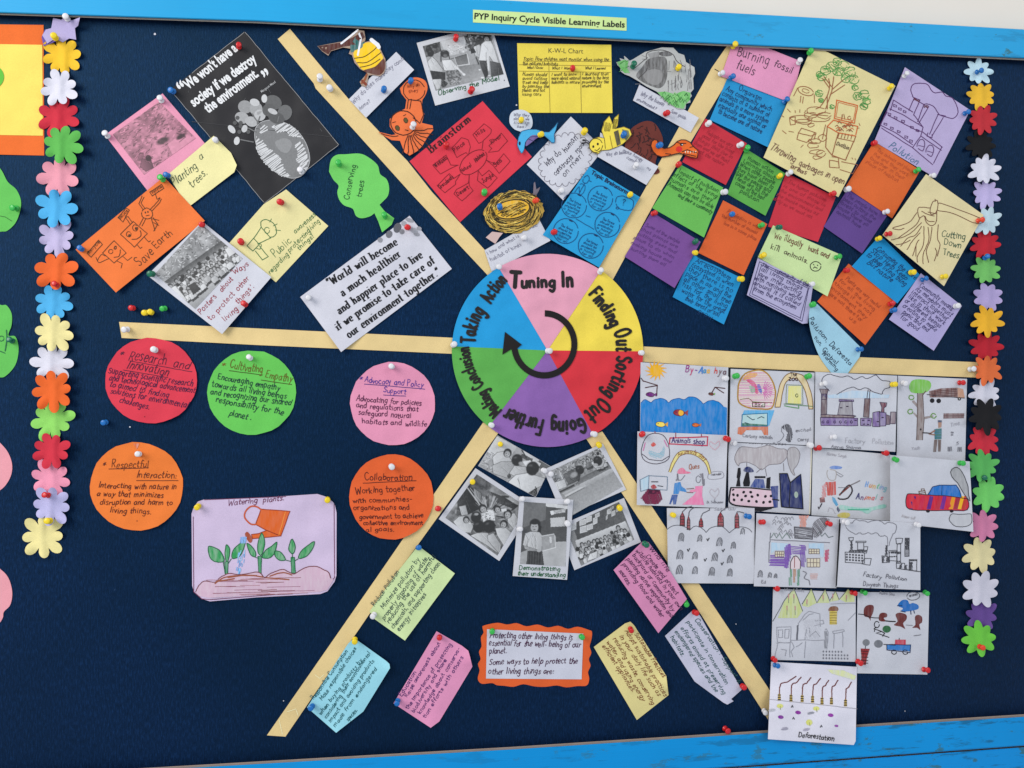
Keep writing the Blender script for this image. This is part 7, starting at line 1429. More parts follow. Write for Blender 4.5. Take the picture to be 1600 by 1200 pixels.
LGn = (52, 150, 84); LD = (24, 92, 56)
def leafd(a): p_ = catmull(q(*a), 4, True); S.fill(p_, LGn, light=.28); S.line(p_, LD, 1.3, closed=True, wob=.15)
for a in ((225, 595, 300, 610, 350, 650, 380, 735, 300, 745, 240, 700), (405, 575, 435, 620, 425, 710, 405, 750, 390, 690, 392, 620), (460, 710, 470, 630, 540, 560, 590, 535, 570, 620, 530, 690), (605, 565, 650, 590, 690, 650, 685, 695, 640, 670), (750, 460, 780, 540, 765, 640, 740, 680, 712, 640, 715, 560), (755, 700, 790, 630, 850, 590, 900, 550, 880, 650, 830, 705), (880, 640, 940, 650, 985, 720, 930, 730, 885, 690), (1050, 520, 1082, 590, 1070, 650, 1050, 665, 1018, 625, 1025, 575), (1115, 710, 1140, 640, 1210, 580, 1270, 545, 1250, 620, 1190, 690)): leafd(a)
for a in ((385, 745, 420, 740, 415, 870, 395, 870), (712, 690, 750, 690, 745, 855, 722, 850), (1040, 700, 1075, 700, 1085, 855, 1045, 855)): S.fill(q(*a), (44, 136, 84), light=.2); S.line(q(*a), LD, 1, closed=True)
for l in (q(370, 740, 390, 860), q(450, 715, 420, 760), q(690, 700, 720, 710), q(985, 725, 1040, 740), q(1110, 715, 1075, 735), q(1052, 660, 1055, 710)): S.line(l, LD, 1.2)
for k in range(30):
    x = S.seed.uniform(500, 565); y = S.seed.uniform(620, 840); S.line(q(x + (840 - y) * .12, y, x + (840 - y) * .12 - 6, y + 30), S.seed.choice(((90, 150, 210), (130, 180, 226), (150, 200, 236))), 1.1)
for k in range(10): x = S.seed.uniform(540, 600); S.line(q(x, 500, x - 10, 560), (140, 180, 230), 1)
gr = catmull(q(100, 1040, 130, 980, 185, 935, 290, 945, 340, 900, 430, 860, 520, 870, 620, 860, 700, 845, 740, 860, 780, 900, 830, 865, 900, 835, 960, 820, 1010, 840, 1070, 865, 1130, 830, 1200, 795, 1290, 790, 1370, 825, 1410, 850, 1430, 905), 4)
S.fill(gr + q(1460, 920, 1400, 1020, 1330, 1040, 240, 1100, 130, 1080), (204, 172, 190), 'soil_colouring', light=.2); S.line(gr, (112, 50, 56), 1.3)
for k in range(26):
    y = S.seed.uniform(900, 1080); x = S.seed.uniform(180, 900); S.line(q(x, y, x + S.seed.uniform(150, 450), y - S.seed.uniform(0, 12)), S.seed.choice(((150, 100, 120), (170, 120, 130), (128, 70, 70))), .8)
for l in (q(290, 960, 380, 900, 520, 880, 700, 880), q(420, 900, 600, 875, 760, 895), q(300, 940, 480, 910), q(830, 885, 960, 850, 1050, 875), q(800, 900, 1020, 920)): S.line(l, (150, 84, 60), 2.0, smooth=True)

# ================================================================ lower middle: photographs and cards
PG = 'black and white photographs below the wheel'
def photo(poly, label, **k): return Sheet('photo_sheet', poly, (202, 202, 208), label, 'photo', PG, amp=.0006, **k)
z = 4.848; q = cv(680, 680, z)
S = photo([(777, 680), (861, 729), (837, 777), (747, 728)], 'borderless photograph of seated pupils seen from behind, partly under the purple segment', curls=())
p = Photo(S, [(777.3, 680.4), (860.5, 729.3), (836.7, 776.3), (747.4, 728)], .65, .6)
p.grain(.3, 6, .2); p.gg(q(470, 10, 620, 90, 540, 200, 380, 120), .85, .7, 20)
p.gg(q(690, 110, 890, 220, 870, 300, 640, 160), .22, .34, 30); p.gg(q(680, 90, 800, 160, 780, 200, 660, 140), .8, .7, 0); p.l(q(655, 110)[0], q(690, 170)[0], 2.6, .1); p.g(q(660, 200, 720, 190, 760, 230, 700, 250), .88); p.l(*q(600, 60, 760, 140), 1, .3); p.g(q(740, 180, 800, 215, 790, 235, 735, 200), .82)
for i in range(60): x, y = p.R.uniform(340, 470), p.R.uniform(130, 270); p.l(*q(x, y, x + p.R.uniform(-25, 25), y + p.R.uniform(-15, 15)), 1, p.R.choice((.25, .4, .85, .9)))
p.cloth(q(470, 130, 530, 120, 580, 190, 540, 260, 440, 220, 430, 170), .78, 5, 70); p.head(*q(548, 135)[0], 6.4, 15, True); p.cloth(q(500, 200, 600, 200, 680, 250, 640, 300, 560, 330, 440, 290, 430, 230), .64, 14, 40, .25); 
p.cloth(q(600, 230, 690, 240, 700, 290, 600, 310, 560, 290), .74, 5, 60); p.head(*q(620, 188)[0], 8.4, 15, False); p.e(*q(650, 215)[0], 4, 3, .55, 15, .3); p.head(*q(560, 310)[0], 3, 0, False, .2)
p.cloth(q(610, 300, 700, 285, 830, 325, 820, 380, 770, 400, 700, 450, 640, 425, 560, 380, 555, 350), .86, 16, 75, .3, 1.2); p.head(*q(738, 252)[0], 10, 15, False); p.e(*q(790, 300)[0], 5, 3, .55, 30, .3); p.l(*q(625, 330, 640, 370), 1.2, .4)
p.g(q(700, 440, 770, 395, 775, 465, 720, 460), .14, .7, 2); p.l(*q(760, 390, 765, 440), 1.6, .08)
p.grain(.14, 1.5); p.make()
S = photo([(743, 731.5), (812, 777), (830, 800), (780, 876.5), (685.5, 811)], 'white bordered photograph of a huddle of children seen from above', curls=((780, 876, 30, .003),))
S.poly  # outline continues under the portrait photograph
p = Photo(S, [(745, 741), (823, 792), (777, 868), (696, 809)], .65, .4)
p.grain(.4, 5, .3)
for i in range(90):   # dark jumpers and arms crowding in
    x, y = p.R.uniform(120, 620), p.R.uniform(330, 760)
    p.l(*q(x, y, x + p.R.uniform(-50, 50), y + p.R.uniform(-40, 40)), p.R.uniform(1, 5), p.R.choice((.06, .12, .2, .3, .55, .7)))
p.cloth(q(170, 460, 250, 380, 320, 430, 330, 560, 250, 600, 170, 560), .16, 8, 50, .06); p.e(*q(368, 372)[0], 12, 9.5, .24, 20, .15, .2); p.e(*q(355, 360)[0], 6, 4, .34, 20, .5); p.cloth(q(290, 400, 350, 440, 350, 520, 300, 490), .5, 3, 60); p.cloth(q(420, 430, 520, 470, 620, 530, 600, 560, 470, 510), .2, 6, 20, .05)
p.l(*q(245, 400, 340, 530), 2.6, .72); p.l(*q(265, 400, 350, 510), 1.6, .6)
for k in range(26):
    a = -2.5 + k * .11 + p.R.uniform(-.05, .05); x, y = q(400, 600)[0]; r0 = p.R.uniform(9, 13); r1 = r0 + p.R.uniform(8, 20); p.l((x + r0 * math.cos(a), y + r0 * math.sin(a)), (x + r1 * math.cos(a), y + r1 * math.sin(a)), p.R.uniform(1, 2.6), p.R.choice((.07, .16, .5, .62, .72, .1)))
p.e(*q(400, 605)[0], 11, 8.5, .74, 0, .25, .4); p.g(q(350, 575, 440, 565, 455, 645, 365, 655), .85, .5, 1.6); 
for i in range(22): x, y = p.R.uniform(355, 450), p.R.uniform(575, 650); p.e(*q(x, y)[0], 1, .8, p.R.choice((.2, .35, .95)), 0, .3)
p.cloth(q(135, 655, 180, 615, 240, 610, 290, 690, 270, 740, 200, 735), .78, 8, 30); p.cloth(q(180, 540, 230, 530, 250, 600, 200, 610), .7, 3, 60); p.cloth(q(265, 760, 330, 735, 400, 740, 430, 800, 480, 900, 400, 840), .76, 10, 40); p.cloth(q(395, 760, 440, 740, 500, 830, 490, 905, 400, 800), .68, 7, 60)
p.cloth(q(455, 705, 530, 695, 585, 745, 560, 780, 520, 840, 470, 760), .76, 8, 50); p.cloth(q(545, 600, 600, 590, 635, 640, 600, 720, 550, 660), .72, 6, 60)
for x, y, r_ in ((310, 620, 8), (330, 692, 9), (408, 690, 9.5), (360, 556, 6.5), (550, 596, 6.5), (520, 672, 6), (235, 640, 5), (470, 560, 5.5)): p.head(*q(x, y)[0], r_, p.R.uniform(-30, 30), r_ < 7)
p.e(*q(312, 598)[0], 3.4, 2, .55); p.g(q(500, 560, 540, 555, 540, 575, 505, 580), .85); p.grain(.14, 1.5); p.make()
S = photo([(942, 693), (978.5, 765), (880, 808), (849, 734)], 'white bordered photograph of a person lying on the floor, held by yellow and white pins', curls=())
p = Photo(S, [(936, 700), (973, 760), (893, 806), (858, 737)], .65, .55)
p.gg(q(840, 300, 1300, 100, 1440, 400, 1000, 620), .4, .62, 65)
p.g(q(850, 290, 1270, 90, 1340, 200, 900, 410), .5, .5, 3)
for i in range(190): x = p.R.uniform(860, 1320); y = 410 - (x - 860) * .52 - p.R.uniform(8, 120); p.l(*q(x, y, x + p.R.uniform(-20, 20), y + p.R.uniform(-14, 14)), p.R.uniform(.7, 1.8), p.R.choice((.1, .2, .5, .75, .88)))
p.gg(q(900, 420, 1370, 190, 1385, 225, 920, 460), .3, .44, 65); p.gg(q(960, 440, 1385, 225, 1400, 250, 1000, 470), .72, .5, 65)
p.crowd(q(1120, 180, 1260, 120, 1310, 190, 1170, 240), 10, 4.4, -20)
p.cloth(q(970, 300, 1040, 260, 1100, 300, 1090, 350, 1010, 370), .3, 9, 60, .1); p.head(*q(1095, 262)[0], 6.6, -30, False, .08); p.l(*q(1060, 235, 1130, 255), 2, .14); p.e(*q(1050, 300)[0], 6, 4, .55, -30, .3); p.l(*q(970, 345, 940, 270), 1.6, .85)
p.cloth(q(1180, 210, 1230, 160, 1290, 190, 1270, 240, 1210, 250), .74, 5, 60); p.head(*q(1232, 195)[0], 7, -20, False, .07); p.e(*q(1215, 225)[0], 4, 2.5, .6)
p.l(*q(925, 440, 1080, 365), 3.2, .14); p.l(*q(930, 425, 1080, 350), 1.4, .6); p.cloth(q(900, 360, 980, 330, 1000, 390, 920, 420), .82, 6, 50); p.l(*q(990, 460, 1130, 385), 4.2, .78); p.l(*q(990, 472, 1130, 398), 1, .2); p.e(*q(1120, 385)[0], 3, 2, .66); p.e(*q(1075, 372)[0], 4, 2.6, .5, -20, .3, .6)
p.grain(.16, 1.4); p.make()
S = photo([(975, 778), (1001.5, 847), (897.5, 891), (872, 822)], 'white bordered photograph of a seated class under a pin board', curls=((897, 890, 24, .003),))
p = Photo(S, [(967, 784), (991, 843), (908, 884), (884, 824)], .62, .45)
p.gg(q(1020, 620, 1430, 500, 1450, 660, 1080, 800), .2, .3, 20); p.gg(q(1060, 800, 1440, 650, 1470, 720, 1080, 860), .8, .62, 70)
for x, y, w_, h_ in ((1118, 660, 26, 22), (1165, 636, 22, 22), (1125, 712, 30, 26), (1172, 695, 24, 22), (1212, 648, 18, 26), (1228, 606, 18, 16), (1318, 578, 18, 20), (1350, 592, 16, 20), (1384, 562, 14, 16), (1300, 622, 8, 16), (1338, 552, 14, 10), (1050, 690, 20, 30), (1060, 640, 16, 14)):
    r_ = q(x - w_, y - h_ + 8, x + w_, y - h_ - 8, x + w_, y + h_ - 8, x - w_, y + h_ + 8); p.g(r_, .88)
    for s_, t_ in zip(r_, r_[1:] + r_[:1]): p.l(s_, t_, .8, .3)
    for k in range(4): p.l(*q(x - w_ * .7, y - h_ * .5 + k * h_ * .35 + 3, x + w_ * .7, y - h_ * .5 + k * h_ * .35 - 4), .8, .45)
p.crowd(q(1075, 860, 1110, 820, 1200, 790, 1290, 745, 1370, 715, 1440, 720, 1470, 760, 1380, 820, 1260, 870, 1130, 930), 50, 5.0, -18); p.cloth(q(1170, 900, 1230, 875, 1225, 930, 1150, 955), .9, 3, 60); p.head(*q(1385, 700)[0], 3.6, -10)
p.grain(.14, 1.4); p.make()
S = photo([(812, 775.5), (896, 781), (886, 906), (801, 900)], 'white bordered photograph of a girl holding a box captioned Demonstrating their understanding', curls=((886, 906, 26, .002),), gap=.0016)
p = Photo(S, [(819, 784), (887, 789), (883.5, 885), (812.5, 881)], .62, .24)
p.grain(.06, 8); p.g(q(840, 510, 1010, 535, 1005, 560, 838, 540), .85, .1); p.g(q(670, 500, 840, 515, 835, 640, 665, 700), .36, .06); p.g(q(870, 575, 990, 555, 985, 585, 875, 600), .7, .4, 2); p.g(q(872, 628, 985, 618, 980, 690, 875, 695), .78, .06)
p.g(q(870, 575, 895, 570, 900, 600, 880, 605), .92); p.g(q(820, 810, 1000, 805, 985, 1000, 800, 990), .68, .1, 8); p.g(q(645, 890, 720, 860, 700, 990, 640, 985), .6, .1)
p.e(680 + 757 / z, 680 + 672 / z, 8.2, 8, .06); p.g(q(785, 670, 805, 690, 800, 740, 780, 740), .07); p.e(680 + 752 / z, 680 + 697 / z, 6, 8, .62, 0, .12, .06); p.e(680 + 742 / z, 680 + 692 / z, 1, .7, .2); p.e(680 + 764 / z, 680 + 692 / z, 1, .7, .2); p.e(680 + 752 / z, 680 + 714 / z, 2, .7, .3); p.e(680 + 752 / z, 680 + 660 / z, 6.5, 3.5, .08)
p.g(q(740, 725, 770, 725, 772, 745, 738, 745), .5); p.cloth(q(680, 745, 720, 730, 790, 735, 812, 762, 806, 880, 700, 876, 696, 800), .76, 9, 85, .3, .8); p.cloth(q(682, 748, 664, 830, 690, 848, 706, 790), .78, 3, 85, .35, .7); p.l(*q(757, 745, 757, 870), .7, .4)
p.cloth(q(670, 838, 694, 842, 780, 868, 772, 890, 680, 862), .56, 1, 20, .3, .7); p.g(q(775, 860, 800, 868, 796, 888, 770, 886), .6)
p.g(q(700, 878, 812, 882, 825, 985, 690, 980), .14, .08)
for k in range(6): x = 705 + k * 20; p.l(q(x, 885, x - 4, 978)[0], q(x, 885, x - 4, 978)[1], .9, .28)
p.l(*q(706, 878, 812, 882), 1, .05)
p.g(q(805, 760, 900, 745, 915, 770, 910, 850, 810, 880), .56, .1); p.l(q(808, 765, 900, 748)[0], q(808, 765, 900, 748)[1], 1.2, .9); p.l(q(905, 760, 912, 850)[0], q(905, 760, 912, 850)[1], 1.2, .85); p.l(q(812, 878, 912, 850)[0], q(812, 878, 912, 850)[1], 1.4, .9); p.g(q(865, 770, 880, 768, 885, 815, 868, 818), .8); p.e(680 + 785 / z, 680 + 875 / z, 3.2, 2.2, .62)
p.grain(.08, 1.4); p.make()
GN = (26, 92, 52)
T(S, 'Demonstrating', 810, 890, 875, 892, 6.5, GN, 1.4); T(S, 'their understanding', 808, 898.5, 884, 902, 6.5, GN, 1.4)
for l in (q(640, 480, 1040, 495), q(640, 480, 625, 760)): pass
# cards
CG = 'handwritten cards along the bottom'
def card(poly, color, label, curls): return Sheet('handwritten_card', poly, color, label, 'card', CG, curls=curls, amp=.0007)
def mlines(S, oy, items, size, color, w):
    for t, a, b, c_, d_ in items: pts = oy(a, b, c_, d_); T(S, t, *pts[0], *pts[1], size, color, w)
q = cv(560, 850, 7.5)
S = card(q(700, 20, 740, 50, 1130, 345, 545, 1132, 190, 880, 130, 790, 480, 300), (204, 224, 160), 'light green card titled Reduce Pollution leaning on the slanting cream strip', ((633, 1001, 44, .008),))
VN = (44, 70, 70)
mlines(S, q, (('Reduce Pollution', 185, 735, 480, 330), ('Minimize pollution by', 290, 770, 720, 185), ('properly disposing of waste.', 300, 900, 830, 165), ('reducing the use of harmful', 355, 935, 910, 150), ('chemicals, and supporting clean', 410, 1000, 960, 230), ('energy initiatives', 480, 1030, 800, 590)), 6.9, VN, 1.1)
q = cv(460, 980, 7.06)
S = card(q(590, 185, 660, 120, 1010, 370, 1048, 405, 1055, 450, 760, 930, 460, 1165, 140, 885), (150, 214, 228), 'pale blue card titled Responsible Consumption with a curled right edge', ((609, 1045, 36, .014), (525, 1145, 30, .007)))
TL = (30, 92, 98)
mlines(S, q, (('Responsible Consumption', 215, 805, 590, 265), ('Make responsible choices', 305, 815, 690, 235), ('when buying products by', 290, 975, 745, 370), ('considering their environmental', 350, 1015, 840, 285), ('impact and avoiding products', 400, 1060, 880, 370), ('made from endangered', 450, 1110, 915, 460), ('species.', 590, 1045, 700, 920)), 6.5, TL, 1.1)
q = cv(600, 980, 7.06)
S = card(q(580, 45, 860, 205, 930, 260, 950, 330, 975, 435, 610, 1040, 515, 1110, 105, 840), (228, 146, 184), 'pink card about Education with a folded corner, red and blue pins', ((737, 1030, 32, .014), (673, 1137, 30, .006)))
PV = (78, 40, 104)
mlines(S, q, (('Education', 190, 770, 360, 500), ('Raise awareness about', 255, 780, 620, 180), ('the importance of protecting', 265, 910, 750, 190), ('biodiversity and share', 330, 950, 690, 360), ('knowledge about conserva-', 400, 965, 850, 240), ('tion efforts with others', 450, 1010, 880, 330)), 6.9, PV, 1.1)
q = cv(740, 960, 8)
# scalloped outline
top = [(130, 140), (300, 106), (420, 128), (540, 110), (660, 150), (800, 128), (930, 165), (1060, 143), (1180, 182), (1300, 155), (1440, 195), (1480, 220), (1472, 320), (1450, 400), (1472, 480), (1440, 560), (1462, 640), (1430, 720), (1445, 800), (1430, 870), (1390, 895), (1300, 895), (1160, 912), (1040, 888), (900, 905), (760, 900), (620, 872), (500, 905), (380, 892), (290, 885), (230, 858), (110, 868), (60, 830), (55, 780), (75, 700), (55, 620), (88, 560), (68, 470), (100, 400), (92, 290), (125, 230), (112, 170)]
S = Sheet('framed_card', catmull(q(*[v for t in top for v in t]), 3, True), (232, 96, 42), 'orange scalloped card with a white panel about protecting other living things', 'card', amp=.0006, curls=((920, 1070, 24, .003),), thick=.0008)
S.sub('white_panel', q(168, 185, 1372, 240, 1350, 812, 155, 802), (204, 204, 216), e=.0007); S.n += 60
MN = (70, 24, 60)
mlines(S, q, (('Protecting other living things is', 195, 290, 1240, 320), ('essential for the well- being of our', 185, 385, 1335, 415), ('planet.', 190, 487, 420, 487), ('Some ways to help protect the', 185, 625, 1300, 612), ('other living things are:', 180, 745, 1010, 740)), 9, MN, 1.3)
q = cv(920, 960, 7.06)
S = card(q(400, 100, 460, 80, 500, 120, 855, 680, 880, 890, 530, 1165, 55, 360), (228, 212, 140), 'pale yellow card titled Sustainable Practices', ((985, 972, 22, .006), (1043, 1070, 32, .011), (928, 1011, 24, .004)))
BB = (120, 56, 30)
mlines(S, q, (('Sustainable Practices', 500, 215, 815, 700), ('Adopt sustainable practices', 395, 180, 830, 900), ('in your daily life such as', 335, 235, 765, 910), ('reducing waste, conserving', 265, 265, 700, 1000), ('water, and using energy', 195, 300, 590, 960), ('efficient appliances.', 145, 345, 480, 860)), 6.9, BB, 1.1)
q = cv(950, 840, 7.5)
S = card(q(400, 50, 430, 38, 475, 55, 690, 330, 925, 720, 590, 1120, 65, 380), (216, 136, 176), 'pink card about wildlife habitats partly under the chimney drawing', ((1029, 989, 36, .004),))
PK2 = (70, 30, 70)
mlines(S, q, (('Wild life', 480, 120, 700, 410), ('Create and protect', 440, 215, 800, 680), ('wildlife habitats in your own', 320, 150, 850, 850), ('backyard or community by', 280, 205, 760, 870), ('planting native vegetation and', 215, 250, 740, 950), ('providing food and water', 165, 310, 630, 940), ('sources.', 125, 385, 240, 570)), 6.9, PK2, 1.1)
q = cv(1030, 930, 6.67)
S = card(q(340, 165, 375, 150, 430, 220, 640, 600, 860, 985, 750, 1082, 775, 1105, 710, 1140, 670, 1120, 370, 900, 60, 425), (198, 196, 214), 'pale grey lavender card titled Conservation Support with a curled lower edge', ((1136, 1100, 36, .014), (1090, 1062, 24, .004)))
GT = (40, 84, 84)
mlines(S, q, (('Conservation : Support &', 370, 250, 830, 930), ('participate in conservation', 285, 275, 700, 935), ('efforts aimed at preserving', 220, 340, 680, 1050), ('endangered species and the', 160, 375, 590, 1015), ('habitats.', 115, 435, 240, 640)), 7.3, GT, 1.1)

# ================================================================ push pins
PROT = {}
PCOL = {'white': (222, 220, 222), 'yellow': (236, 206, 30), 'red': (204, 28, 32), 'green': (52, 178, 72), 'dark green': (12, 104, 76), 'blue': (14, 106, 180), 'orange red': (226, 66, 30)}
def steel():
    if 'steel' not in MATS:
        m, nt, b = new_mat('steel'); b.inputs['Metallic'].default_value = 1; b.inputs['Roughness'].default_value = .3; b.inputs['Base Color'].default_value = (.6, .6, .6, 1); MATS['steel'] = m
    return MATS['steel']
def lathe(prof, n=18):
    V = []; F = []
    for i, (r, z) in enumerate(prof):
        for j in range(n): a = 2 * math.pi * j / n; V.append((r * math.cos(a), -z, r * math.sin(a)))
    for i in range(len(prof) - 1):
        for j in range(n): k = (j + 1) % n; F.append((i * n + j, (i + 1) * n + j, (i + 1) * n + k, i * n + k))
    F.append(tuple(range(n))); F.append(tuple((len(prof) - 1) * n + j for j in range(n))[::-1])
    return V, [f[::-1] for f in F]
HEAD = [(.0016, .0014), (.0042, .0018), (.0047, .0027), (.0043, .0036), (.0026, .0046), (.0021, .0066), (.0022, .0088), (.0031, .0104), (.0044, .0112), (.0049, .0124), (.0048, .0136), (.0040, .0144), (.0024, .0148), (.0008, .0149)]
NEED = [(.0002, -.0040), (.0005, -.001), (.0005, .0018)]
def pin_parts(colname):
    if colname in PROT: return PROT[colname]
    out = []
    for nm, prof, m in (('head', HEAD, plastic(PCOL[colname])), ('needle', NEED, steel())):
        V, F = lathe(prof, 18 if nm == 'head' else 6); me = bpy.data.meshes.new(nm); me.from_pydata(V, [], F); me.materials.append(m)
        me.polygons.foreach_set('use_smooth', [True] * len(me.polygons)); me.update()
        import bmesh
        bm = bmesh.new(); bm.from_mesh(me); bmesh.ops.recalc_face_normals(bm, faces=bm.faces); bm.to_mesh(me); bm.free(); out.append((nm, me))
    PROT[colname] = out; return out
RP = random.Random(5)
def pin(x, y, colname, where, s=None):
    h = 0.0
    for S in SHEETS:
        if inside(S.poly, np.array([x]), np.array([y]))[0]: h = max(h, float(S.H(x, y)))
    s = s or RP.uniform(.84, .98)
    w = world_of(x, y, h + .0078 * s); 
    e = bpy.data.objects.new('push_pin', None); COL.objects.link(e); e.empty_display_size = .01
    e.location = (w[0], -h - .0004, w[2]); e.scale = (s, s, s); e.rotation_euler = (RP.uniform(-.22, .16), 0, RP.uniform(-.2, .2))
    tag(e, colname + ' push pin ' + where, 'push pin', 'push pins holding the papers')
    for nm, me in pin_parts(colname):
        o = bpy.data.objects.new(nm, me); COL.objects.link(o); o.parent = e
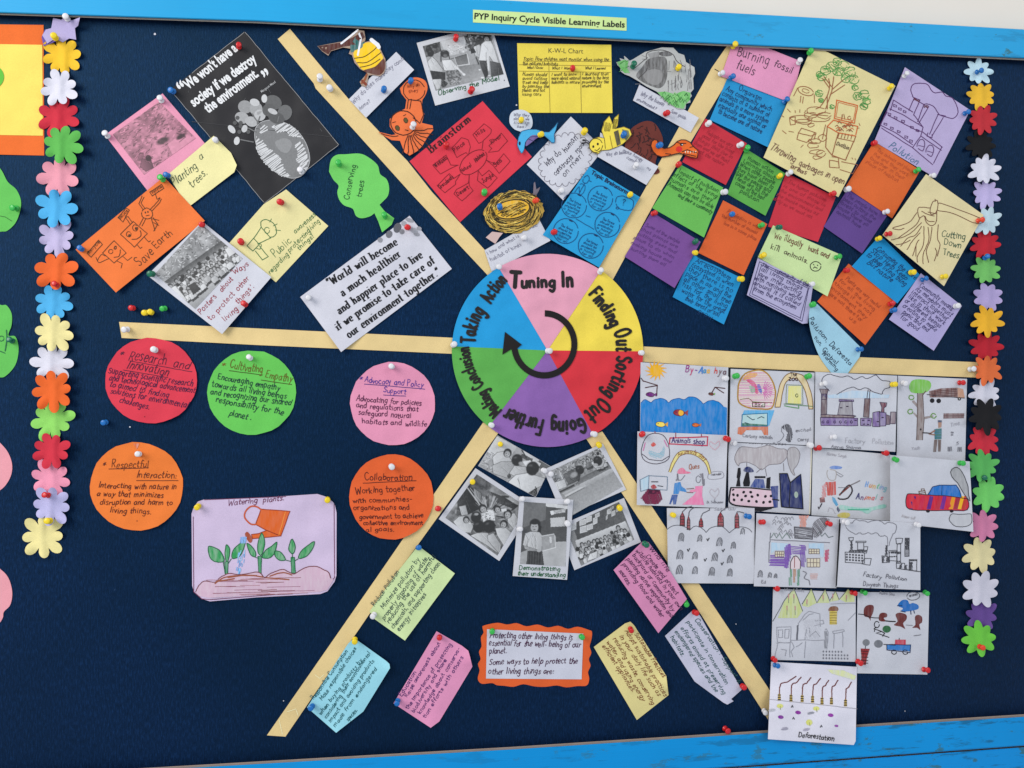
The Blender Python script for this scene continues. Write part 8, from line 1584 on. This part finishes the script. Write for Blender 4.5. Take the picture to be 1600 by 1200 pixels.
PINS = [
 (103, 27, 'white', 'at the top of the torn lavender flower'), (84, 57, 'yellow', 'on the purple backing of the torn lavender flower'), (372, 72, 'red', 'at the upper corner of the black poster'), (270, 141, 'blue', 'at the left corner of the black poster'),
 (251, 156, 'white', 'at the top of the pink photograph sheet'), (167, 212, 'white', 'at the left corner of the pink photograph sheet'), (336, 218, 'white', 'at the top of the planting trees note'), (262, 273, 'blue', 'between the planting trees note and the orange drawing'), (254, 280, 'green', 'at the top corner of the orange Save Earth drawing'),
 (471, 268, 'white', 'at the foot of the grey globe on the black poster'), (439, 315, 'red', 'at the top of the cream megaphone drawing'), (376, 378, 'red', 'beside the drawn megaphone'), (315, 350, 'red', 'at the right corner of the Save Earth drawing'), (237, 427, 'dark green', 'at the left corner of the garden photograph sheet'), (383, 476, 'red', 'below the red handwriting of the garden photograph'), (126, 389, 'blue', 'at the left corner of the Save Earth drawing'),
 (207, 481, 'red', 'stuck alone in the felt left of two yellow pins'), (227, 488, 'yellow', 'left one of the touching yellow pair in the bare felt'), (235, 488, 'yellow', 'right one of the touching yellow pair in the bare felt'), (257, 481, 'green', 'stuck alone in the felt right of the yellow pair'),
 (198, 514, 'white', 'at the left end of the level cream strip'), (241, 547, 'white', 'on the round red note'), (391, 560, 'white', 'on the round green note'), (499, 123, 'white', 'upper of two on the upper left slanting strip'), (516, 137, 'white', 'lower of two on the upper left slanting strip'),
 (599, 140, 'blue', 'on the slip under the beehive'), (641, 126, 'blue', 'on the speech bubble of the octopus'), (644, 198, 'white', 'on the head of the octopus'), (712, 60, 'red', 'at the top of the Observing the Model photograph'), (735, 142, 'red', 'under the caption of the Observing the Model photograph'),
 (530, 256, 'green', 'at the top of the green tree note'), (602, 338, 'green', 'on the trunk of the green tree note'), (638, 354, 'red', 'at the top corner of the white quote sheet'), (482, 464, 'white', 'at the left corner of the white quote sheet'), (697, 228, 'red', 'below the Brainstorm title'), (757, 301, 'green', 'near the lower edge of the red Brainstorm sheet'),
 (896, 106, 'red', 'in the middle of the yellow K-W-L chart'), (1061, 105, 'yellow', 'on the grey cave cut-out'), (1041, 176, 'red', 'on the slip below the cave'), (990, 103, 'dark green', 'on the left side of the cave cut-out'), (815, 187, 'yellow', 'in the white speech bubble of the dolphin'), (844, 209, 'yellow', 'on the body of the dolphin'), (913, 206, 'yellow', 'at the right side of the white cloud sheet'),
 (975, 211, 'blue', 'on the tail of the yellow bee'), (994, 260, 'white', 'on the slip below the bee'), (1030, 226, 'blue', 'on the tail of the orange snake'), (782, 324, 'blue', 'in the left of the straw nest'), (836, 313, 'orange red', 'at the right rim of the straw nest'), (818, 371, 'white', 'on the slip below the straw nest'), (876, 298, 'white', 'at the lowest corner of the white cloud sheet'),
 (985, 304, 'yellow', 'at the right corner of the Topic Brainstorm sheet'), (865, 362, 'red', 'at the left corner of the Topic Brainstorm sheet'), (779, 416, 'white', 'on the wheel rim between blue and pink segments'), (938, 425, 'white', 'on the wheel rim between pink and yellow segments'), (1002, 551, 'white', 'on the wheel rim between yellow and red segments'), (927, 678, 'white', 'on the wheel rim between red and purple segments'), (767, 664, 'white', 'on the wheel rim between purple and green segments'), (708, 539, 'white', 'on the wheel rim between green and blue segments'), (856, 548, 'white', 'at the hub of the wheel'),
 (1147, 71, 'yellow', 'at the left of the pink fossil fuels note'), (1126, 114, 'white', 'at the lower left corner of the pink fossil fuels note'), (1143, 120, 'blue', 'at the left corner of the blue note below the pink one'), (1227, 158, 'blue', 'at the right corner of the blue note below the pink one'), (1107, 193, 'white', 'at the upper left of the red note by the snake'), (1156, 226, 'white', 'at the right of the red note by the snake'), (1168, 234, 'green', 'at the top of the right green note'), (1061, 257, 'red', 'at the top corner of the left green note'),
 (1267, 81, 'green', 'at the top corner of the large cream garbage drawing'), (1250, 97, 'white', 'at the right of the pink fossil fuels note'), (1392, 137, 'yellow', 'at the right corner of the cream garbage drawing'), (1415, 118, 'white', 'at the top of the lavender Pollution drawing'), (1510, 176, 'blue', 'at the right corner of the lavender Pollution drawing'), (1367, 223, 'red', 'at the left corner of the lavender Pollution drawing'), (1433, 267, 'green', 'at the lower edge of the lavender Pollution drawing'), (1457, 274, 'white', 'at the top of the cream axe drawing'),
 (1219, 275, 'yellow', 'at the right corner of the right green note'), (1233, 271, 'white', 'at the upper left of the red note in the centre'), (1324, 295, 'white', 'at the top of the small purple note'), (1301, 303, 'red', 'at the right corner of the centre red note'), (1384, 331, 'white', 'at the right corner of the small purple note'), (1131, 299, 'white', 'where the two green notes meet'), (1145, 334, 'blue', 'on the orange note below the green ones'), (1189, 352, 'green', 'at the right corner of the orange note below the green ones'),
 (1021, 333, 'red', 'at the top corner of the lower purple note'), (1087, 378, 'dark green', 'at the right corner of the lower purple note'), (1086, 394, 'yellow', 'at the left corner of the lower blue note'), (1157, 435, 'yellow', 'at the right corner of the lower blue note'), (1217, 354, 'dark green', 'at the left of the light green hunting note'), (1308, 402, 'green', 'at the right of the light green hunting note'), (1192, 400, 'yellow', 'at the left of the bordered lavender note'), (1268, 444, 'white', 'at the right of the bordered lavender note'),
 (1387, 365, 'red', 'at the left of the cream axe drawing'), (1373, 373, 'yellow', 'at the top of the blue note by the axe drawing'), (1426, 425, 'yellow', 'at the right of the blue note by the axe drawing'), (1443, 437, 'blue', 'at the top of the dense lavender note'), (1475, 432, 'yellow', 'at the lowest corner of the cream axe drawing'), (1531, 344, 'orange red', 'at the right corner of the cream axe drawing'), (1323, 422, 'red', 'at the top of the lowest orange note'), (1393, 475, 'red', 'at the right corner of the lowest orange note'), (1396, 485, 'blue', 'at the left corner of the dense lavender note'), (1496, 478, 'white', 'at the right corner of the dense lavender note'),
 (1342, 546, 'blue', 'at the right corner of the pale blue curved note'), (1271, 476, 'green', 'at the top of the pale blue curved note'), (1518, 577, 'white', 'at the right end of the level cream strip'), (1133, 591, 'white', 'at the upper right of the sea drawing'), (1150, 588, 'green', 'at the upper left of the zoo drawing'), (1263, 589, 'green', 'at the upper right of the zoo drawing'), (1286, 601, 'white', 'at the upper left of the purple factory drawing'), (1397, 601, 'yellow', 'at the upper right of the purple factory drawing'), (1414, 598, 'white', 'at the upper left of the tree cutting drawing'), (1502, 598, 'red', 'at the upper right of the tree cutting drawing'), (1302, 684, 'white', 'below the purple factory drawing'),
 (1004, 680, 'red', 'at the upper left of the animals shop drawing'), (1135, 685, 'red', 'at the upper right of the animals shop drawing'), (1145, 692, 'white', 'at the upper left of the black and blue factory drawing'), (1267, 695, 'white', 'at the upper right of the black and blue factory drawing'), (1277, 701, 'red', 'at the upper left of the hunter drawing'), (1384, 707, 'red', 'at the upper right of the hunter drawing'), (1400, 717, 'green', 'at the upper left of the striped car drawing'), (1503, 724, 'green', 'at the upper right of the striped car drawing'),
 (1537, 748, 'dark green', 'between the two green flowers of the right garland'), (1542, 403, 'blue', 'between the red and green flowers of the right garland'), (1529, 111, 'blue', 'on the pale blue flower atop the right garland'), (1052, 805, 'yellow', 'at the upper left of the chimney drawing'), (1167, 807, 'blue', 'at the upper right of the chimney drawing'), (1190, 817, 'red', 'at the upper left of the purple house drawing'), (1295, 818, 'red', 'at the upper right of the purple house drawing'), (1321, 816, 'white', 'at the upper left of the black and white factory drawing'), (1434, 820, 'white', 'at the upper right of the black and white factory drawing'),
 (1214, 919, 'red', 'at the upper left of the pencil house drawing'), (1333, 927, 'red', 'at the upper right of the pencil house drawing'), (1349, 925, 'green', 'at the upper left of the brown stumps drawing'), (1448, 926, 'green', 'at the upper right of the brown stumps drawing'), (1210, 1030, 'red', 'at the lower left of the pencil house drawing'), (1343, 1035, 'red', 'at the lower left of the brown stumps drawing'), (1446, 1048, 'red', 'at the lower right of the brown stumps drawing'), (1212, 1041, 'blue', 'at the upper left of the deforestation drawing'),
 (1534, 1012, 'orange red', 'on the lowest green flower of the right garland'), (1134, 1140, 'red', 'alone in the felt just above the bottom rail'), (164, 660, 'blue', 'alone in the felt left of the round red note'), (216, 710, 'white', 'on the round orange Respectful note'), (613, 573, 'white', 'on the round pink note'), (611, 729, 'white', 'on the round orange Collaboration note'), (309, 791, 'yellow', 'at the left of the watering can drawing'), (511, 781, 'yellow', 'at the right of the watering can drawing'),
 (686, 796, 'red', 'on the slanting strip beside the Collaboration note'), (653, 857, 'blue', 'at the top of the light green pollution card'), (585, 961, 'white', 'at the lower left of the light green pollution card'), (554, 1000, 'yellow', 'at the top of the pale blue card'), (488, 1105, 'blue', 'at the lower left of the pale blue card'), (687, 997, 'red', 'at the top of the pink Education card'), (622, 1096, 'blue', 'at the lower left of the pink Education card'), (770, 987, 'green', 'at the left of the scalloped orange card'), (909, 996, 'green', 'at the right of the scalloped orange card'),
 (986, 983, 'red', 'at the top of the pale yellow card'), (1008, 850, 'dark green', 'at the top of the pink wildlife card'), (1073, 942, 'green', 'at the right of the pink wildlife card'), (1086, 958, 'red', 'at the top of the grey lavender card'), (1162, 1074, 'red', 'at the right of the grey lavender card'), (783, 695, 'yellow', 'on the photograph of seated pupils'), (936, 694, 'yellow', 'on the photograph of a person lying down'), (739, 753, 'yellow', 'on the photograph of the huddle of children'), (969, 793, 'yellow', 'on the photograph of the seated class'),
 (849, 735, 'white', 'at the left corner of the lying person photograph, left of two'), (858, 741, 'white', 'at the left corner of the lying person photograph, right of two'), (815, 781, 'white', 'at the upper left of the girl photograph'), (886, 785, 'white', 'at the upper right of the girl photograph'), (887, 818, 'white', 'halfway down the right edge of the girl photograph'), (811, 828, 'white', 'halfway down the left edge of the girl photograph'),
 (24, 324, 'green', 'on the upper green tree cut-out at the left edge'), (17, 533, 'dark green', 'on the lower green tree cut-out at the left edge'), (87, 445, 'red', 'on the orange flower of the left garland'), (74, 775, 'red', 'between the pink and pale lavender flowers'), (76, 815, 'yellow', 'on the bottom flower of the left garland'), (1196, 1112, 'white', 'at the left edge of the deforestation drawing')]
for a in PINS: pin(*a)
# a few white flecks and holes left in the felt
for i, (x, y, r_) in enumerate(((242, 53, 1.8), (443, 1095, .9), (807, 164, 1.3), (203, 667, 1.2), (1414, 1111, .8), (1150, 975, .8))):
    tag(link_mesh('paper_fleck', world_of(*np.array([(x + r_ * math.cos(t) * (1 + .3 * math.sin(3 * t)), y + r_ * math.sin(t)) for t in [k * .785 for k in range(8)]]).T, np.full(8, .0006)), [tuple(range(8))], ink((200, 200, 208)), None, False, world_of(x, y, .0006)),
        'tiny white fleck on navy felt ' + ('right of the torn lavender flower', 'near the taped strip end', 'below the left end of the yellow chart', 'below the round red note', 'above the lower rail at the right', 'between the slanting strip and the drawings')[i], 'fleck')
for S in SHEETS: S.finish()
print('sheets', len(SHEETS), 'max height mm', max(S.h0 for S in SHEETS[1:]) * 1000, [(S.obj.name, round(S.h0 * 1000, 1)) for S in sorted(SHEETS, key=lambda s: -s.h0)[:8]])
